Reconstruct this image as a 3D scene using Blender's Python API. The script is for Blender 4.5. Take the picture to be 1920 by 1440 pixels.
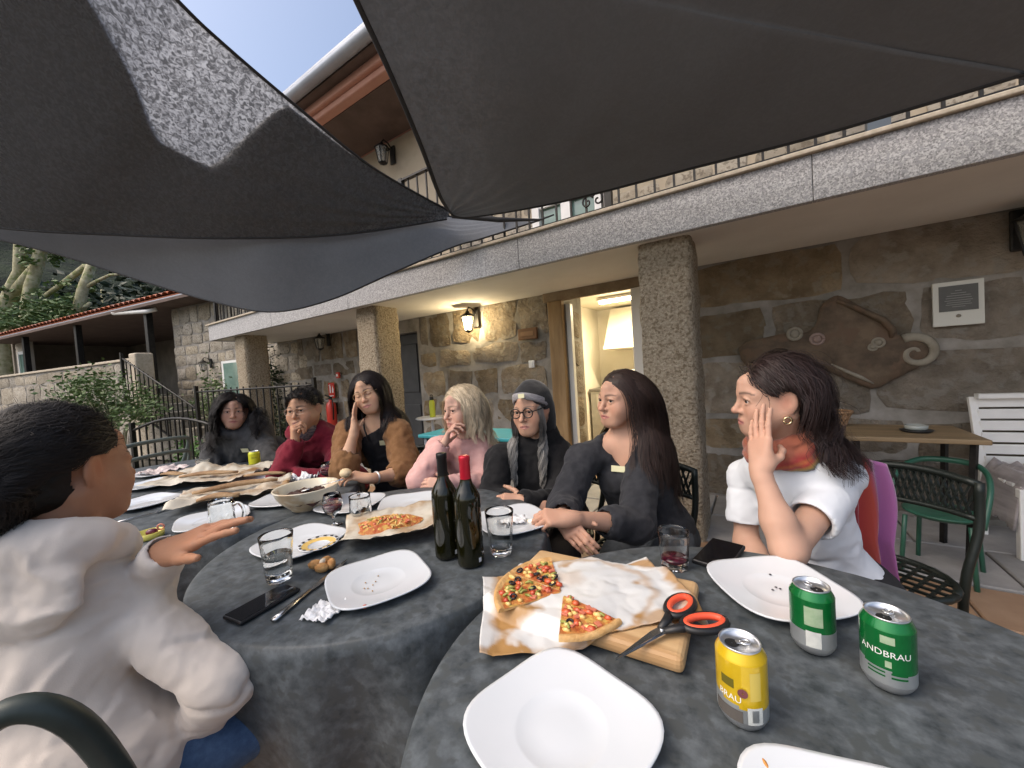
import bpy, bmesh, math, random
import numpy as np
from mathutils import Vector, Matrix
random.seed(7); RNG = np.random.default_rng(11)
scene = bpy.context.scene
for o in list(bpy.data.objects): bpy.data.objects.remove(o, do_unlink=True)
C = scene.collection
R = math.radians
# ------------------------------------------------------------------ camera
FPX, YAW, PITCH, ROLL, CAMH = 723.0, R(33), R(-2.0), R(3.7), 1.27
_f = np.array([-math.sin(YAW)*math.cos(PITCH), math.cos(YAW)*math.cos(PITCH), math.sin(PITCH)])
_r = np.array([math.cos(YAW), math.sin(YAW), 0.0]); _u = np.cross(_r, _f)
CR = _r*math.cos(ROLL) - _u*math.sin(ROLL); CU = np.cross(CR, _f); CF = _f
cam = bpy.data.cameras.new('camera'); cam.sensor_width = 36; cam.lens = 36*FPX/1920
cam.clip_start = 0.02; cam.clip_end = 800
camo = bpy.data.objects.new('camera', cam); C.objects.link(camo)
m = Matrix.Identity(4)
for i in range(3): m[i][0] = CR[i]; m[i][1] = CU[i]; m[i][2] = -CF[i]
m[2][3] = CAMH; camo.matrix_world = m
scene.camera = camo
# ------------------------------------------------------------------ sky, sun, exposure
SUN_EL, SUN_AZ = 52.0, 215.0          # compass degrees from +Y clockwise: the open side of the terrace
w = bpy.data.worlds.new('World'); scene.world = w; w.use_nodes = True
nt = w.node_tree; bg = nt.nodes['Background']
sky = nt.nodes.new('ShaderNodeTexSky'); sky.sky_type = 'NISHITA'; sky.sun_disc = False
sky.sun_elevation = R(SUN_EL); sky.sun_rotation = R(SUN_AZ); sky.dust_density = 5.5; sky.air_density = 1.0
nt.links.new(sky.outputs[0], bg.inputs[0]); bg.inputs[1].default_value = 0.15
sl = bpy.data.lights.new('sun', 'SUN'); sl.energy = 0.5; sl.angle = R(120); sl.color = (1.0, 0.985, 0.96)
so = bpy.data.objects.new('sun', sl); C.objects.link(so)
a = R(SUN_AZ); e = R(SUN_EL)
sd = Vector((math.sin(a)*math.cos(e), math.cos(a)*math.cos(e), math.sin(e)))
so.rotation_euler = sd.to_track_quat('Z', 'Y').to_euler(); so.location = (0, -4, 6)
scene.view_settings.view_transform = 'Standard'; scene.view_settings.look = 'None'
scene.view_settings.exposure = 0.78; scene.view_settings.gamma = 1.0
scene.render.engine = 'CYCLES'
# ------------------------------------------------------------------ measuring helpers
CAM0 = np.array([0, 0, CAMH])
def ray(px, py): return CR*(px-960)/FPX + CU*(720-py)/FPX + CF
def onz(px, py, z): d = ray(px, py); return CAM0 + d*((z-CAMH)/d[2])
def ony(px, py, y): d = ray(px, py); return CAM0 + d*(y/d[1])
def at(px, py, t): return CAM0 + ray(px, py)*t
def V(*a): return np.array(a, float)
def nrm(v): v = np.asarray(v, float); return v/(np.linalg.norm(v)+1e-12)
# ------------------------------------------------------------------ numpy noise
def _hash(ix, iy, iz, s):
    n = (ix*374761393 + iy*668265263 + iz*2147483647 + s*974634541) & 0xffffffff
    n = ((n ^ (n >> 13))*1274126177) & 0xffffffff
    return ((n ^ (n >> 16)) & 0xffff)/32767.5 - 1.0
def noise(p, sc=1.0, seed=0):
    p = np.asarray(p, float)*sc; i = np.floor(p).astype(np.int64); f = p-i; f = f*f*(3-2*f); r = 0
    for dx in (0, 1):
        for dy in (0, 1):
            for dz in (0, 1):
                h = _hash(i[..., 0]+dx, i[..., 1]+dy, i[..., 2]+dz, seed)
                r = r + h*(f[..., 0] if dx else 1-f[..., 0])*(f[..., 1] if dy else 1-f[..., 1])*(f[..., 2] if dz else 1-f[..., 2])
    return r
def fbm(p, sc=1.0, seed=0, o=3):
    r = 0; a = 1
    for k in range(o): r = r + a*noise(p, sc*2**k, seed+k*17); a *= .5
    return r
# ------------------------------------------------------------------ object helpers
def tag(o, label, cat, group=None):
    o['label'] = label; o['category'] = cat
    if group: o['group'] = group
    return o
def thing(name, label, cat, loc=(0, 0, 0), rz=0, group=None):
    o = bpy.data.objects.new(name, None); C.objects.link(o); o.location = loc; o.rotation_euler = (0, 0, rz)
    o.empty_display_size = .1
    return tag(o, label, cat, group)
def struct(o): o['kind'] = 'structure'; return o
def stuff(o): o['kind'] = 'stuff'; return o
def link_mesh(name, me, mats=None, parent=None, world=False):
    if mats:
        for mm in (mats if isinstance(mats, (list, tuple)) else [mats]): me.materials.append(mm)
    o = bpy.data.objects.new(name, me); C.objects.link(o)
    if parent is not None:
        o.parent = parent
        if world: o.matrix_parent_inverse = pmat(parent).inverted()
    return o
def pmat(p):
    mm = p.matrix_parent_inverse @ p.matrix_basis if p.parent else p.matrix_basis
    return pmat(p.parent) @ mm if p.parent else mm.copy()
def place(o, loc=(0, 0, 0), rz=0, rx=0, ry=0, s=1):
    o.location = loc; o.rotation_euler = (rx, ry, rz); o.scale = (s, s, s) if not isinstance(s, (tuple, list)) else s
    return o
class MB:
    """collects shapes that belong to ONE part"""
    def __init__(s): s.v = []; s.f = []; s.m = []; s.sm = []
    def add(s, vs, fs, mi=0, smooth=False):
        b = len(s.v); s.v += [tuple(map(float, x)) for x in vs]
        for f in fs: s.f.append(tuple(int(i)+b for i in f)); s.m.append(mi); s.sm.append(smooth)
        return s
    def box(s, c, d, rz=0, mi=0, M=None):
        hx, hy, hz = d[0]/2, d[1]/2, d[2]/2
        vs = [(x*hx, y*hy, z*hz) for x in (-1, 1) for y in (-1, 1) for z in (-1, 1)]
        cs, sn = math.cos(rz), math.sin(rz); out = []
        for x, y, z in vs:
            if M is not None: p = M @ Vector((x, y, z)); out.append((p[0]+c[0], p[1]+c[1], p[2]+c[2]))
            else: out.append((x*cs-y*sn+c[0], x*sn+y*cs+c[1], z+c[2]))
        return s.add(out, [(0, 1, 3, 2), (4, 6, 7, 5), (0, 4, 5, 1), (2, 3, 7, 6), (0, 2, 6, 4), (1, 5, 7, 3)], mi)
    def bar(s, a, b, w, h=None, mi=0, up=(0, 0, 1)):
        a = np.array(a, float); b = np.array(b, float); d = nrm(b-a); h = h or w
        x = np.cross(d, up)
        if np.linalg.norm(x) < 1e-4: x = np.cross(d, (0, 1, 0))
        x = nrm(x); y = np.cross(x, d); vs = []
        for p in (a, b):
            for i, j in ((-1, -1), (1, -1), (1, 1), (-1, 1)): vs.append(p+x*w/2*i+y*h/2*j)
        return s.add(vs, [(3, 2, 1, 0), (4, 5, 6, 7), (0, 1, 5, 4), (1, 2, 6, 5), (2, 3, 7, 6), (3, 0, 4, 7)], mi)
    def tube(s, pts, r, n=8, mi=0, cap=True, flat=1.0):
        pts = [np.array(p, float) for p in pts]; k = len(pts)
        rs = r if isinstance(r, (list, tuple, np.ndarray)) else [r]*k
        up = np.array((0, 0, 1.0)); vs = []; fs = []
        t0 = nrm(pts[1]-pts[0]); x = np.cross(t0, up)
        if np.linalg.norm(x) < .05: x = np.cross(t0, (0, 1, 0))
        x = nrm(x)
        for i in range(k):
            t = nrm(pts[min(i+1, k-1)]-pts[max(i-1, 0)]); x = nrm(x-t*np.dot(x, t)); y = np.cross(t, x)
            for j in range(n):
                an = 2*math.pi*j/n; vs.append(pts[i]+rs[i]*(x*math.cos(an)+y*math.sin(an)*flat))
        for i in range(k-1):
            for j in range(n): a = i*n+j; b = i*n+(j+1) % n; fs.append((a, b, b+n, a+n))
        if cap: fs.append(tuple(range(n-1, -1, -1))); fs.append(tuple((k-1)*n+j for j in range(n)))
        return s.add(vs, fs, mi, True)
    def lathe(s, prof, n=32, c=(0, 0, 0), mi=0, closed=False, mod=None):
        vs = []; fs = []; k = len(prof)
        for (r, z) in prof:
            for j in range(n):
                an = 2*math.pi*j/n; rr = r*(mod(an, z) if mod else 1)
                vs.append((c[0]+rr*math.cos(an), c[1]+rr*math.sin(an), c[2]+z))
        for i in range(k-1):
            for j in range(n): a = i*n+j; b = i*n+(j+1) % n; fs.append((a, b, b+n, a+n))
        if closed:
            fs.append(tuple(range(n-1, -1, -1))); fs.append(tuple((k-1)*n+j for j in range(n)))
        return s.add(vs, fs, mi, True)
    def grid(s, P, mi=0, smooth=True, flip=False):
        P = np.asarray(P, float); a, b = P.shape[:2]; fs = []
        for i in range(a-1):
            for j in range(b-1):
                q = (i*b+j, i*b+j+1, (i+1)*b+j+1, (i+1)*b+j); fs.append(q[::-1] if flip else q)
        return s.add(P.reshape(-1, 3), fs, mi, smooth)
    def ball(s, c, r, n=10, mi=0):
        rr = r if isinstance(r, (tuple, list)) else (r, r, r); vs = []; fs = []
        for i in range(n//2+1):
            th = math.pi*i/(n//2)
            for j in range(n):
                ph = 2*math.pi*j/n
                vs.append((c[0]+rr[0]*math.sin(th)*math.cos(ph), c[1]+rr[1]*math.sin(th)*math.sin(ph), c[2]+rr[2]*math.cos(th)))
        for i in range(n//2):
            for j in range(n): a = i*n+j; b = i*n+(j+1) % n; fs.append((a, a+n, b+n, b))
        return s.add(vs, fs, mi, True)
    def mesh(s, name):
        me = bpy.data.meshes.new(name); me.from_pydata(s.v, [], s.f); 
        me.polygons.foreach_set('material_index', s.m); me.polygons.foreach_set('use_smooth', s.sm); me.update()
        return me
    def build(s, name, mats, parent=None, world=False, bevel=0, solid=0, sub=0, seg=2):
        o = link_mesh(name, s.mesh(name), mats, parent, world)
        if sub: md = o.modifiers.new('sub', 'SUBSURF'); md.levels = md.render_levels = sub
        if solid: md = o.modifiers.new('solid', 'SOLIDIFY'); md.thickness = solid; md.offset = 0
        if bevel:
            md = o.modifiers.new('bevel', 'BEVEL'); md.width = bevel; md.segments = seg; md.limit_method = 'ANGLE'; md.angle_limit = R(40)
        return o
def copy_tree(o, parent=None):
    c = o.copy(); C.objects.link(c); c.parent = parent
    for ch in list(o.children): copy_tree(ch, c)
    return c
# ------------------------------------------------------------------ materials
MATS = {}
def M(name, c, c2=None, scale=8, detail=5, rough=.6, bump=0, bscale=None, metal=0, rand=0, spec=.5, ramp=(.35, .65),
      coat=0, emit=None, estr=0, sheen=0, trans=0, ior=1.45, stretch=None, c3=None, s3=40, sss=0, alpha=1, roughvar=0, bdist=.01):
    if name in MATS: return MATS[name]
    mt = bpy.data.materials.new(name); mt.use_nodes = True; N = mt.node_tree.nodes; Lk = mt.node_tree.links.new
    b = N['Principled BSDF']; b.inputs['Roughness'].default_value = rough; b.inputs['Metallic'].default_value = metal
    b.inputs['Specular IOR Level'].default_value = spec; b.inputs['Coat Weight'].default_value = coat
    b.inputs['Coat Roughness'].default_value = .08
    b.inputs['Sheen Weight'].default_value = sheen; b.inputs['Transmission Weight'].default_value = trans
    b.inputs['IOR'].default_value = ior; b.inputs['Alpha'].default_value = alpha
    if sss:
        b.inputs['Subsurface Weight'].default_value = sss; b.inputs['Subsurface Radius'].default_value = (1, .35, .2); b.inputs['Subsurface Scale'].default_value = .008
    b.inputs['Base Color'].default_value = (*c, 1)
    tc = N.new('ShaderNodeTexCoord'); mp = N.new('ShaderNodeMapping'); Lk(tc.outputs['Object'], mp.inputs[0])
    if stretch: mp.inputs['Scale'].default_value = stretch
    if rand:
        oi = N.new('ShaderNodeObjectInfo'); ml = N.new('ShaderNodeVectorMath'); ml.operation = 'MULTIPLY_ADD'
        cv = N.new('ShaderNodeCombineXYZ'); Lk(oi.outputs['Random'], cv.inputs[0]); Lk(oi.outputs['Random'], cv.inputs[2])
        ml.inputs[1].default_value = (37, 37, 37); Lk(cv.outputs[0], ml.inputs[0]); Lk(mp.outputs[0], ml.inputs[2]); vec = ml.outputs[0]
    else: vec = mp.outputs[0]
    col = None
    if c2 is not None:
        nz = N.new('ShaderNodeTexNoise'); nz.inputs['Scale'].default_value = scale; nz.inputs['Detail'].default_value = detail; nz.inputs['Roughness'].default_value = .6
        Lk(vec, nz.inputs['Vector']); rp = N.new('ShaderNodeValToRGB'); Lk(nz.outputs['Fac'], rp.inputs[0])
        rp.color_ramp.elements[0].position = ramp[0]; rp.color_ramp.elements[1].position = ramp[1]
        rp.color_ramp.elements[0].color = (*c, 1); rp.color_ramp.elements[1].color = (*c2, 1); col = rp.outputs[0]
        if roughvar:
            mr = N.new('ShaderNodeMapRange'); Lk(nz.outputs['Fac'], mr.inputs[0]); mr.inputs[3].default_value = rough-roughvar; mr.inputs[4].default_value = rough+roughvar
            Lk(mr.outputs[0], b.inputs['Roughness'])
        if c3 is not None:
            n3 = N.new('ShaderNodeTexNoise'); n3.inputs['Scale'].default_value = s3; n3.inputs['Detail'].default_value = 3; Lk(vec, n3.inputs['Vector'])
            r3 = N.new('ShaderNodeValToRGB'); r3.color_ramp.elements[0].position = .52; r3.color_ramp.elements[1].position = .62; Lk(n3.outputs['Fac'], r3.inputs[0])
            mx = N.new('ShaderNodeMixRGB'); Lk(r3.outputs[0], mx.inputs[0]); Lk(col, mx.inputs[1]); mx.inputs[2].default_value = (*c3, 1); col = mx.outputs[0]
    if rand:
        mr = N.new('ShaderNodeMapRange'); Lk(oi.outputs['Random'], mr.inputs[0]); mr.inputs[3].default_value = 1-rand; mr.inputs[4].default_value = 1+rand
        hs = N.new('ShaderNodeHueSaturation'); Lk(mr.outputs[0], hs.inputs['Value'])
        m2 = N.new('ShaderNodeMapRange'); mm = N.new('ShaderNodeMath'); mm.operation = 'FRACT'; m5 = N.new('ShaderNodeMath'); m5.operation = 'MULTIPLY'; m5.inputs[1].default_value = 7.31
        Lk(oi.outputs['Random'], m5.inputs[0]); Lk(m5.outputs[0], mm.inputs[0]); Lk(mm.outputs[0], m2.inputs[0]); m2.inputs[3].default_value = 1-rand; m2.inputs[4].default_value = 1+rand*.6; Lk(m2.outputs[0], hs.inputs['Saturation'])
        if col is not None: Lk(col, hs.inputs['Color'])
        else: hs.inputs['Color'].default_value = (*c, 1)
        col = hs.outputs[0]
    if col is not None: Lk(col, b.inputs['Base Color'])
    if bump:
        nb = N.new('ShaderNodeTexNoise'); nb.inputs['Scale'].default_value = bscale or scale*3; nb.inputs['Detail'].default_value = 6; nb.inputs['Roughness'].default_value = .65
        Lk(vec, nb.inputs['Vector']); bp = N.new('ShaderNodeBump'); bp.inputs['Strength'].default_value = bump; bp.inputs['Distance'].default_value = bdist
        Lk(nb.outputs['Fac'], bp.inputs['Height']); Lk(bp.outputs[0], b.inputs['Normal'])
    if emit: b.inputs['Emission Color'].default_value = (*emit, 1); b.inputs['Emission Strength'].default_value = estr
    MATS[name] = mt; return mt
def MV(name, rough=.5, sss=0, spec=.5, bump=0, bscale=300, sheen=0, tint=None, coat=0):
    """colour comes from the mesh's own 'col' attribute (skin, lips, printed cloth)"""
    if name in MATS: return MATS[name]
    mt = M(name, (.5, .5, .5), rough=rough, sss=sss, spec=spec, bump=bump, bscale=bscale, sheen=sheen, bdist=.002, coat=coat)
    N = mt.node_tree.nodes; at_ = N.new('ShaderNodeAttribute'); at_.attribute_name = 'col'
    mt.node_tree.links.new(at_.outputs['Color'], N['Principled BSDF'].inputs['Base Color']); return mt
# ================================================================== THE SETTING
m_stone = M('wall_granite', (.155, .118, .075), (.30, .24, .165), 4.5, detail=8, rough=.9, bump=1.0, bscale=22, rand=.33, c3=(.26, .225, .17), s3=11, bdist=.045)
m_stoneL = M('pale_granite', (.27, .235, .18), (.40, .36, .29), 5, rough=.9, bump=.6, bscale=20, rand=.22, c3=(.2, .17, .13), s3=30, bdist=.02)
m_mortar = M('mortar', (.19, .175, .15), (.33, .31, .28), 5, detail=8, rough=.95, bump=.5, bscale=30, bdist=.01)
m_pillar = M('pillar_granite', (.31, .25, .175), (.52, .45, .34), 60, detail=8, rough=.95, bump=1.0, bscale=55, bdist=.035, c3=(.24, .19, .125), s3=45)
m_fascia = M('fascia_granite', (.22, .22, .225), (.57, .57, .57), 120, detail=4, rough=.75, ramp=(.40, .60), c3=(.34, .34, .35), s3=48)
m_white = M('painted_plaster', (.70, .67, .61), (.76, .73, .67), 2.5, rough=.85, bump=.1, bscale=40)
m_iron = M('wrought_iron', (.018, .018, .018), (.035, .033, .03), 20, rough=.45, metal=.6, bump=.1, bscale=60)
m_wpaint = M('white_paint', (.72, .72, .70), (.78, .78, .76), 6, rough=.4)
m_glass_win = M('window_glass', (.12, .2, .17), (.2, .3, .26), 3, rough=.08, spec=.8)
m_ground = M('soil_ground', (.05, .045, .035), (.10, .09, .07), 3, rough=.95, bump=.6, bscale=8)
m_terra = M('terracotta_tile', (.27, .16, .09), (.35, .22, .13), 5, rough=.6, rand=.18, bump=.15, bscale=40)
m_grey = M('grey_slab', (.24, .235, .23), (.32, .31, .30), 6, rough=.75, rand=.15, bump=.2, bscale=50)
m_timber = M('old_timber', (.20, .12, .05), (.36, .24, .12), 9, rough=.7, stretch=(1, 1, .12), bump=.3, bscale=30)
m_dark = M('dark_paint', (.03, .032, .036), (.045, .047, .05), 6, rough=.5)
# ---- ground
mb = MB(); mb.add([(-300, -300, -.03), (300, -300, -.03), (300, 300, -.03), (-300, 300, -.03)], [(0, 1, 2, 3)])
struct(mb.build('ground', m_ground))
# ---- paving: terracotta tiles in front, grey slabs under the gallery
def tile_mesh(name, sx, sy, h, j):
    b = MB(); b.box((0, 0, h/2), (sx-j, sy-j, h)); me = b.mesh(name)
    bm = bmesh.new(); bm.from_mesh(me); bmesh.ops.bevel(bm, geom=[e for e in bm.edges if all(v.co.z > h*.9 for v in e.verts)], offset=.006, segments=1, affect='EDGES'); bm.to_mesh(me); bm.free(); return me
mb = MB(); mb.box((0, 1.2, -.018), (9.6, 3.36, .02)); terrace = struct(mb.build('terrace_paving', m_mortar))
tme = tile_mesh('tile', .4, .4, .02, .012); tme.materials.append(m_terra)
for i in range(-11, 7):
    for j in range(8):
        o = bpy.data.objects.new('tile', tme); C.objects.link(o); o.parent = terrace; o.location = (i*.4+.2, 2.68-j*.4, -.006)
        o.rotation_euler = (random.uniform(-.003, .003), random.uniform(-.003, .003), 0)
mb = MB(); mb.box((-1.9, 3.39, -.018), (12.4, 1.02, .03)); gallery = struct(mb.build('gallery_paving', m_mortar))
sme = tile_mesh('slab', .58, .5, .02, .012); sme.materials.append(m_grey)
for i in range(-14, 8):
    for j in range(2):
        o = bpy.data.objects.new('slab', sme); C.objects.link(o); o.parent = gallery; o.location = (i*.58+.2+.29*j, 3.135+j*.5, .0)
        o.rotation_euler = (random.uniform(-.003, .003), random.uniform(-.003, .003), 0)
# ---- stones
def stone_mesh(wd, ht, dep, seed, nx=7, nz=5, rough=.012, rnd=.35):
    """one wall stone: bulged uneven front at y=-dep, sides running back to y=+0.03"""
    rs = np.random.default_rng(seed); u = np.linspace(-1, 1, nx); v = np.linspace(-1, 1, nz)
    cu = rs.uniform(-.05, .05, (2, 2)); P = np.zeros((nx, nz, 3))
    for i, a in enumerate(u):
        for k, b in enumerate(v):
            r = 1-rnd*.16*(abs(a)**4)*(abs(b)**4)*(.4+1.6*((seed*7+int(a > 0)*3+int(b > 0)*5) % 10)/10)
            x = a*wd/2*r*(1+cu[0, int(b > 0)]*.6*(abs(b) > .9)); z = b*ht/2*r*(1+cu[1, int(a > 0)]*.8*(abs(a) > .9))
            edge = max(abs(a), abs(b))
            P[i, k] = (x, 0, z)
            P[i, k, 1] = -dep*(1 if edge < .99 else .35)
    pp = P + np.array([seed*1.37, seed*.71, 0])
    P[..., 0] += noise(pp, 6, 1)*.03+noise(pp, 16, 5)*.008; P[..., 2] += noise(pp, 6, 2)*.03+noise(pp, 16, 6)*.008; P[..., 1] += fbm(pp, 7, 3)*rough
    b = MB(); b.grid(P, smooth=True, flip=True)
    ring = [P[i, 0] for i in range(nx)]+[P[nx-1, k] for k in range(1, nz)]+[P[i, nz-1] for i in range(nx-2, -1, -1)]+[P[0, k] for k in range(nz-2, 0, -1)]
    n = len(ring); vs = [tuple(p) for p in ring]+[(p[0], .03, p[2]) for p in ring]
    b.add(vs, [(i, i+n, (i+1) % n+n, (i+1) % n) for i in range(n)], 0, True)
    return b.mesh('stone')
def lay_stones(parent, x0, x1, z0, z1, y, mat, holes=(), rows=None, wmin=.3, wmax=.8, seed=0, gap=.04, dep=.02, rz=0, org=(0, 0), rough=.012):
    rs = random.Random(seed); z = z0; k = seed*1000
    while z < z1-.08:
        h = rs.uniform(*(rows or (.26, .44)))
        if z1-(z+h) < .16: h = z1-z
        x = x0+rs.uniform(-.25, 0)
        while x < x1-.06:
            wd = rs.uniform(wmin, wmax); xa, xb = max(x, x0), min(x+wd, x1)
            for (hx0, hx1, hz0, hz1) in holes:
                if z < hz1-.05 and z+h > hz0+.05:
                    if xa < hx0 < xb: xb = hx0
                    elif hx0 <= xa < hx1: xa = min(xb, hx1)
            if x1-xb < .14 and xb < x1 and not any(abs(xb-q[0]) < .01 for q in holes): xb = x1
            za = z
            if xb-xa > .09:
                me = stone_mesh(xb-xa-gap*rs.uniform(.6, 1.3), h-gap*rs.uniform(.6, 1.3), dep*rs.uniform(.7, 1.5), k % 9973, rough=rough)
                me.materials.append(mat); o = bpy.data.objects.new('stone', me); C.objects.link(o); o.parent = parent
                cx = (xa+xb)/2; c_, s_ = math.cos(rz), math.sin(rz)
                o.location = (org[0]+cx*c_-y*s_, org[1]+cx*s_+y*c_, za+h/2+rs.uniform(-.008, .008)); o.rotation_euler = (0, rs.uniform(-.03, .03), rz); k += 1
            x = max(xb, x+.05) if xb < x+wd else x+wd
        z += h
# ---- main house
house = thing('stone_house', 'granite stone house with rough square pillars under a balcony and an open lit kitchen door', 'house', (0, 3.9, 0))
YW = 3.9
def wall_with_holes(x0, x1, z0, z1, y0, y1, holes):
    b = MB(); xs = sorted({x0, x1, *[h[0] for h in holes], *[h[1] for h in holes]})
    for a, c in zip(xs[:-1], xs[1:]):
        hs = [h for h in holes if h[0] <= a+1e-6 and h[1] >= c-1e-6]
        if not hs: b.box(((a+c)/2, (y0+y1)/2, (z0+z1)/2), (c-a, y1-y0, z1-z0))
        else:
            h = hs[0]
            if h[2] > z0+.01: b.box(((a+c)/2, (y0+y1)/2, (z0+h[2])/2), (c-a, y1-y0, h[2]-z0))
            if h[3] < z1-.01: b.box(((a+c)/2, (y0+y1)/2, (h[3]+z1)/2), (c-a, y1-y0, z1-h[3]))
    return b
KD = (-1.80, -1.06, -.02, 2.13); DD = (-5.0, -4.1, -.02, 1.92)
gw = wall_with_holes(-7.7, 5.0, -.02, 2.15, YW+.02, YW+.5, [KD, DD]).build('wall', m_mortar, house, True)
stone_parent_inv = None
def child_world(o, parent): o.parent = parent; o.matrix_parent_inverse = pmat(parent).inverted()
class _P: pass
def lay_on(part, *a, **k):
    before = set(C.objects); lay_stones(None, *a, **k)
    inv = pmat(part).inverted()
    for o in set(C.objects)-before: o.parent = part; o.matrix_parent_inverse = inv
KDw = (KD[0]-.2, KD[1]+.16, KD[2], 2.15); DDw = (DD[0]-.02, DD[1]+.02, DD[2], DD[3]+.02)
lay_on(gw, -7.7, -.55, 0, 2.13, YW+.02, m_stone, holes=[KDw, DDw], rows=(.26, .42), wmin=.3, wmax=.75, seed=3, gap=.06, rough=.016, dep=.016)
lay_on(gw, -.55, 3.2, 0, 2.13, YW+.02, m_stone, rows=(.32, .50), wmin=.5, wmax=1.15, seed=5, gap=.055, rough=.012, dep=.014)
# upper storey
WIN = (-2.1, -1.28, 2.42, 4.4)
m_wallup = M('upper_wall_render', (.40, .34, .25), (.47, .40, .30), 3, rough=.9, bump=.2, bscale=30)
uw = wall_with_holes(-7.7, 5.0, 2.42, 4.66, YW+.02, YW+.5, [WIN]).build('upper_wall', m_wallup, house, True)
lay_on(uw, -3.4, 3.2, 2.44, 3.5, YW+.02, m_stoneL, holes=[WIN], rows=(.22, .34), wmin=.25, wmax=.55, seed=9, gap=.05)
b = MB()
for x in (WIN[0]+.045, (WIN[0]+WIN[1])/2, WIN[1]-.045): b.box((x, YW-.01, 3.41), (.09 if x != (WIN[0]+WIN[1])/2 else .11, .06, 1.98))
b.box((-1.69, YW-.008, 2.52), (.8, .05, .16)); b.box((-1.69, YW-.008, 4.35), (.8, .05, .09))
for z in (3.05, 3.55): b.box((-1.69, YW-.006, z), (.76, .035, .03))
wf = b.build('window', m_wpaint, house, True, bevel=.004)
b = MB(); b.box((-1.69, YW+.03, 3.4), (.74, .012, 1.9)); g = b.build('pane', m_glass_win, wf, True)
# balcony slab with granite fascia
b = MB(); b.box((-1.4, 3.335, 2.215), (12.7, 1.13, .23)); b.build('balcony_slab', m_white, house, True)
fx = -7.78
for k, wd in enumerate((2.1, 1.75, 2.3, 1.9, 2.0, 2.2)):
    b = MB(); b.box((fx+wd/2, 2.755, 2.217), (wd-.003, .05, .25)); b.build('fascia_panel', m_fascia, house, True, bevel=.004); fx += wd
b = MB(); b.box((-7.785, 3.33, 2.217), (.04, 1.1, .25)); b.build('fascia_panel', m_fascia, house, True, bevel=.004)
m_cop = M('coping_granite', (.42, .36, .27), (.55, .48, .38), 30, rough=.8, bump=.2)
b = MB(); b.box((-1.6, 2.77, 2.357), (12.46, .13, .026)); b.build('coping', m_cop, house, True, bevel=.006)
b = MB(); b.box((-1.6, 3.3, 2.345), (12.4, .92, .02)); b.build('balcony_floor', m_terra, house, True)
# pillars
def pillar_mesh(sz, h, seed):
    n, k = 8, 44; P = []
    cor = [(-1, -1), (1, -1), (1, 1), (-1, 1)]; prof = []
    for q in range(4):
        a, c = np.array(cor[q], float), np.array(cor[(q+1) % 4], float)
        for t in np.linspace(0, 1, n, endpoint=False):
            p = a+(c-a)*t; rr = (abs(p[0])**9+abs(p[1])**9)**(1/9); prof.append(p/rr)
    prof = np.array(prof)*sz/2
    for z in np.linspace(0, h, k):
        row = np.c_[prof, np.full(len(prof), z)]; row[:, :2] *= 1+.05*(1-z/h)*.6
        q = row+seed*3.1; dr = fbm(q, 9, 5)*.007+noise(q, 28, 8)*.006
        if h-z < .05: dr -= .006
        nn = row[:, :2]/np.linalg.norm(row[:, :2], axis=1)[:, None]; row[:, :2] += nn*dr[:, None]; P.append(np.r_[row, row[:1]])
    b = MB(); b.grid(np.array(P), smooth=True); return b.mesh('pillar')
for k, (px, sz) in enumerate(((-.545, .36), (-3.8, .36), (-6.98, .36))):
    o = link_mesh('pillar', pillar_mesh(sz, 2.115, k), m_pillar, house, True); o.location = (px, 3.02, -.01)
# railing of the balcony
b = MB(); b.bar((-7.7, 2.85, 3.29), (4.6, 2.85, 3.29), .045, .018); b.bar((-7.7, 2.85, 2.425), (4.6, 2.85, 2.425), .022, .012)
b.bar((-7.74, 2.85, 3.29), (-7.74, 3.88, 3.29), .045, .018); b.bar((-7.74, 2.85, 2.425), (-7.74, 3.88, 2.425), .03, .014)
rail = b.build('railing', m_iron, house, True)
bal = MB(); bal.bar((0, 0, -.43), (0, 0, .43), .014); bme = bal.mesh('baluster'); bme.materials.append(m_iron)
def baluster(p, parent, sz=1):
    o = bpy.data.objects.new('baluster', bme); C.objects.link(o); o.parent = parent; o.matrix_parent_inverse = pmat(parent).inverted(); o.location = p; o.scale = (1, 1, sz); return o
x = -7.7
while x < 3.0: baluster((x, 2.85, 2.855), rail); x += .125
for y in np.arange(2.95, 3.86, .125): baluster((-7.74, y, 2.855), rail)
for x in (-7.74, -3.05, -.9, .55, 2.4): b = MB(); b.box((x, 2.85, 2.86), (.05, .05, .9)); b.build('post', m_iron, rail, True)
for sgn in (-1, 1):                     # scroll ornament beside the window
    pts = [(-1.02+sgn*(.012+.055*t*math.cos(t*9)*.9+.03), 2.84, 2.50+.055*t*math.sin(t*9)) for t in np.linspace(.15, 1, 26)]
    b = MB(); b.tube(pts, .007, 6); b.build('scroll', m_iron, rail, True)
b = MB(); b.box((.55, 2.80, 2.41), (.09, .06, .09)); b.build('bracket', M('galvanised', (.10, .12, .14), rough=.5, metal=.4), rail, True)
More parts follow.
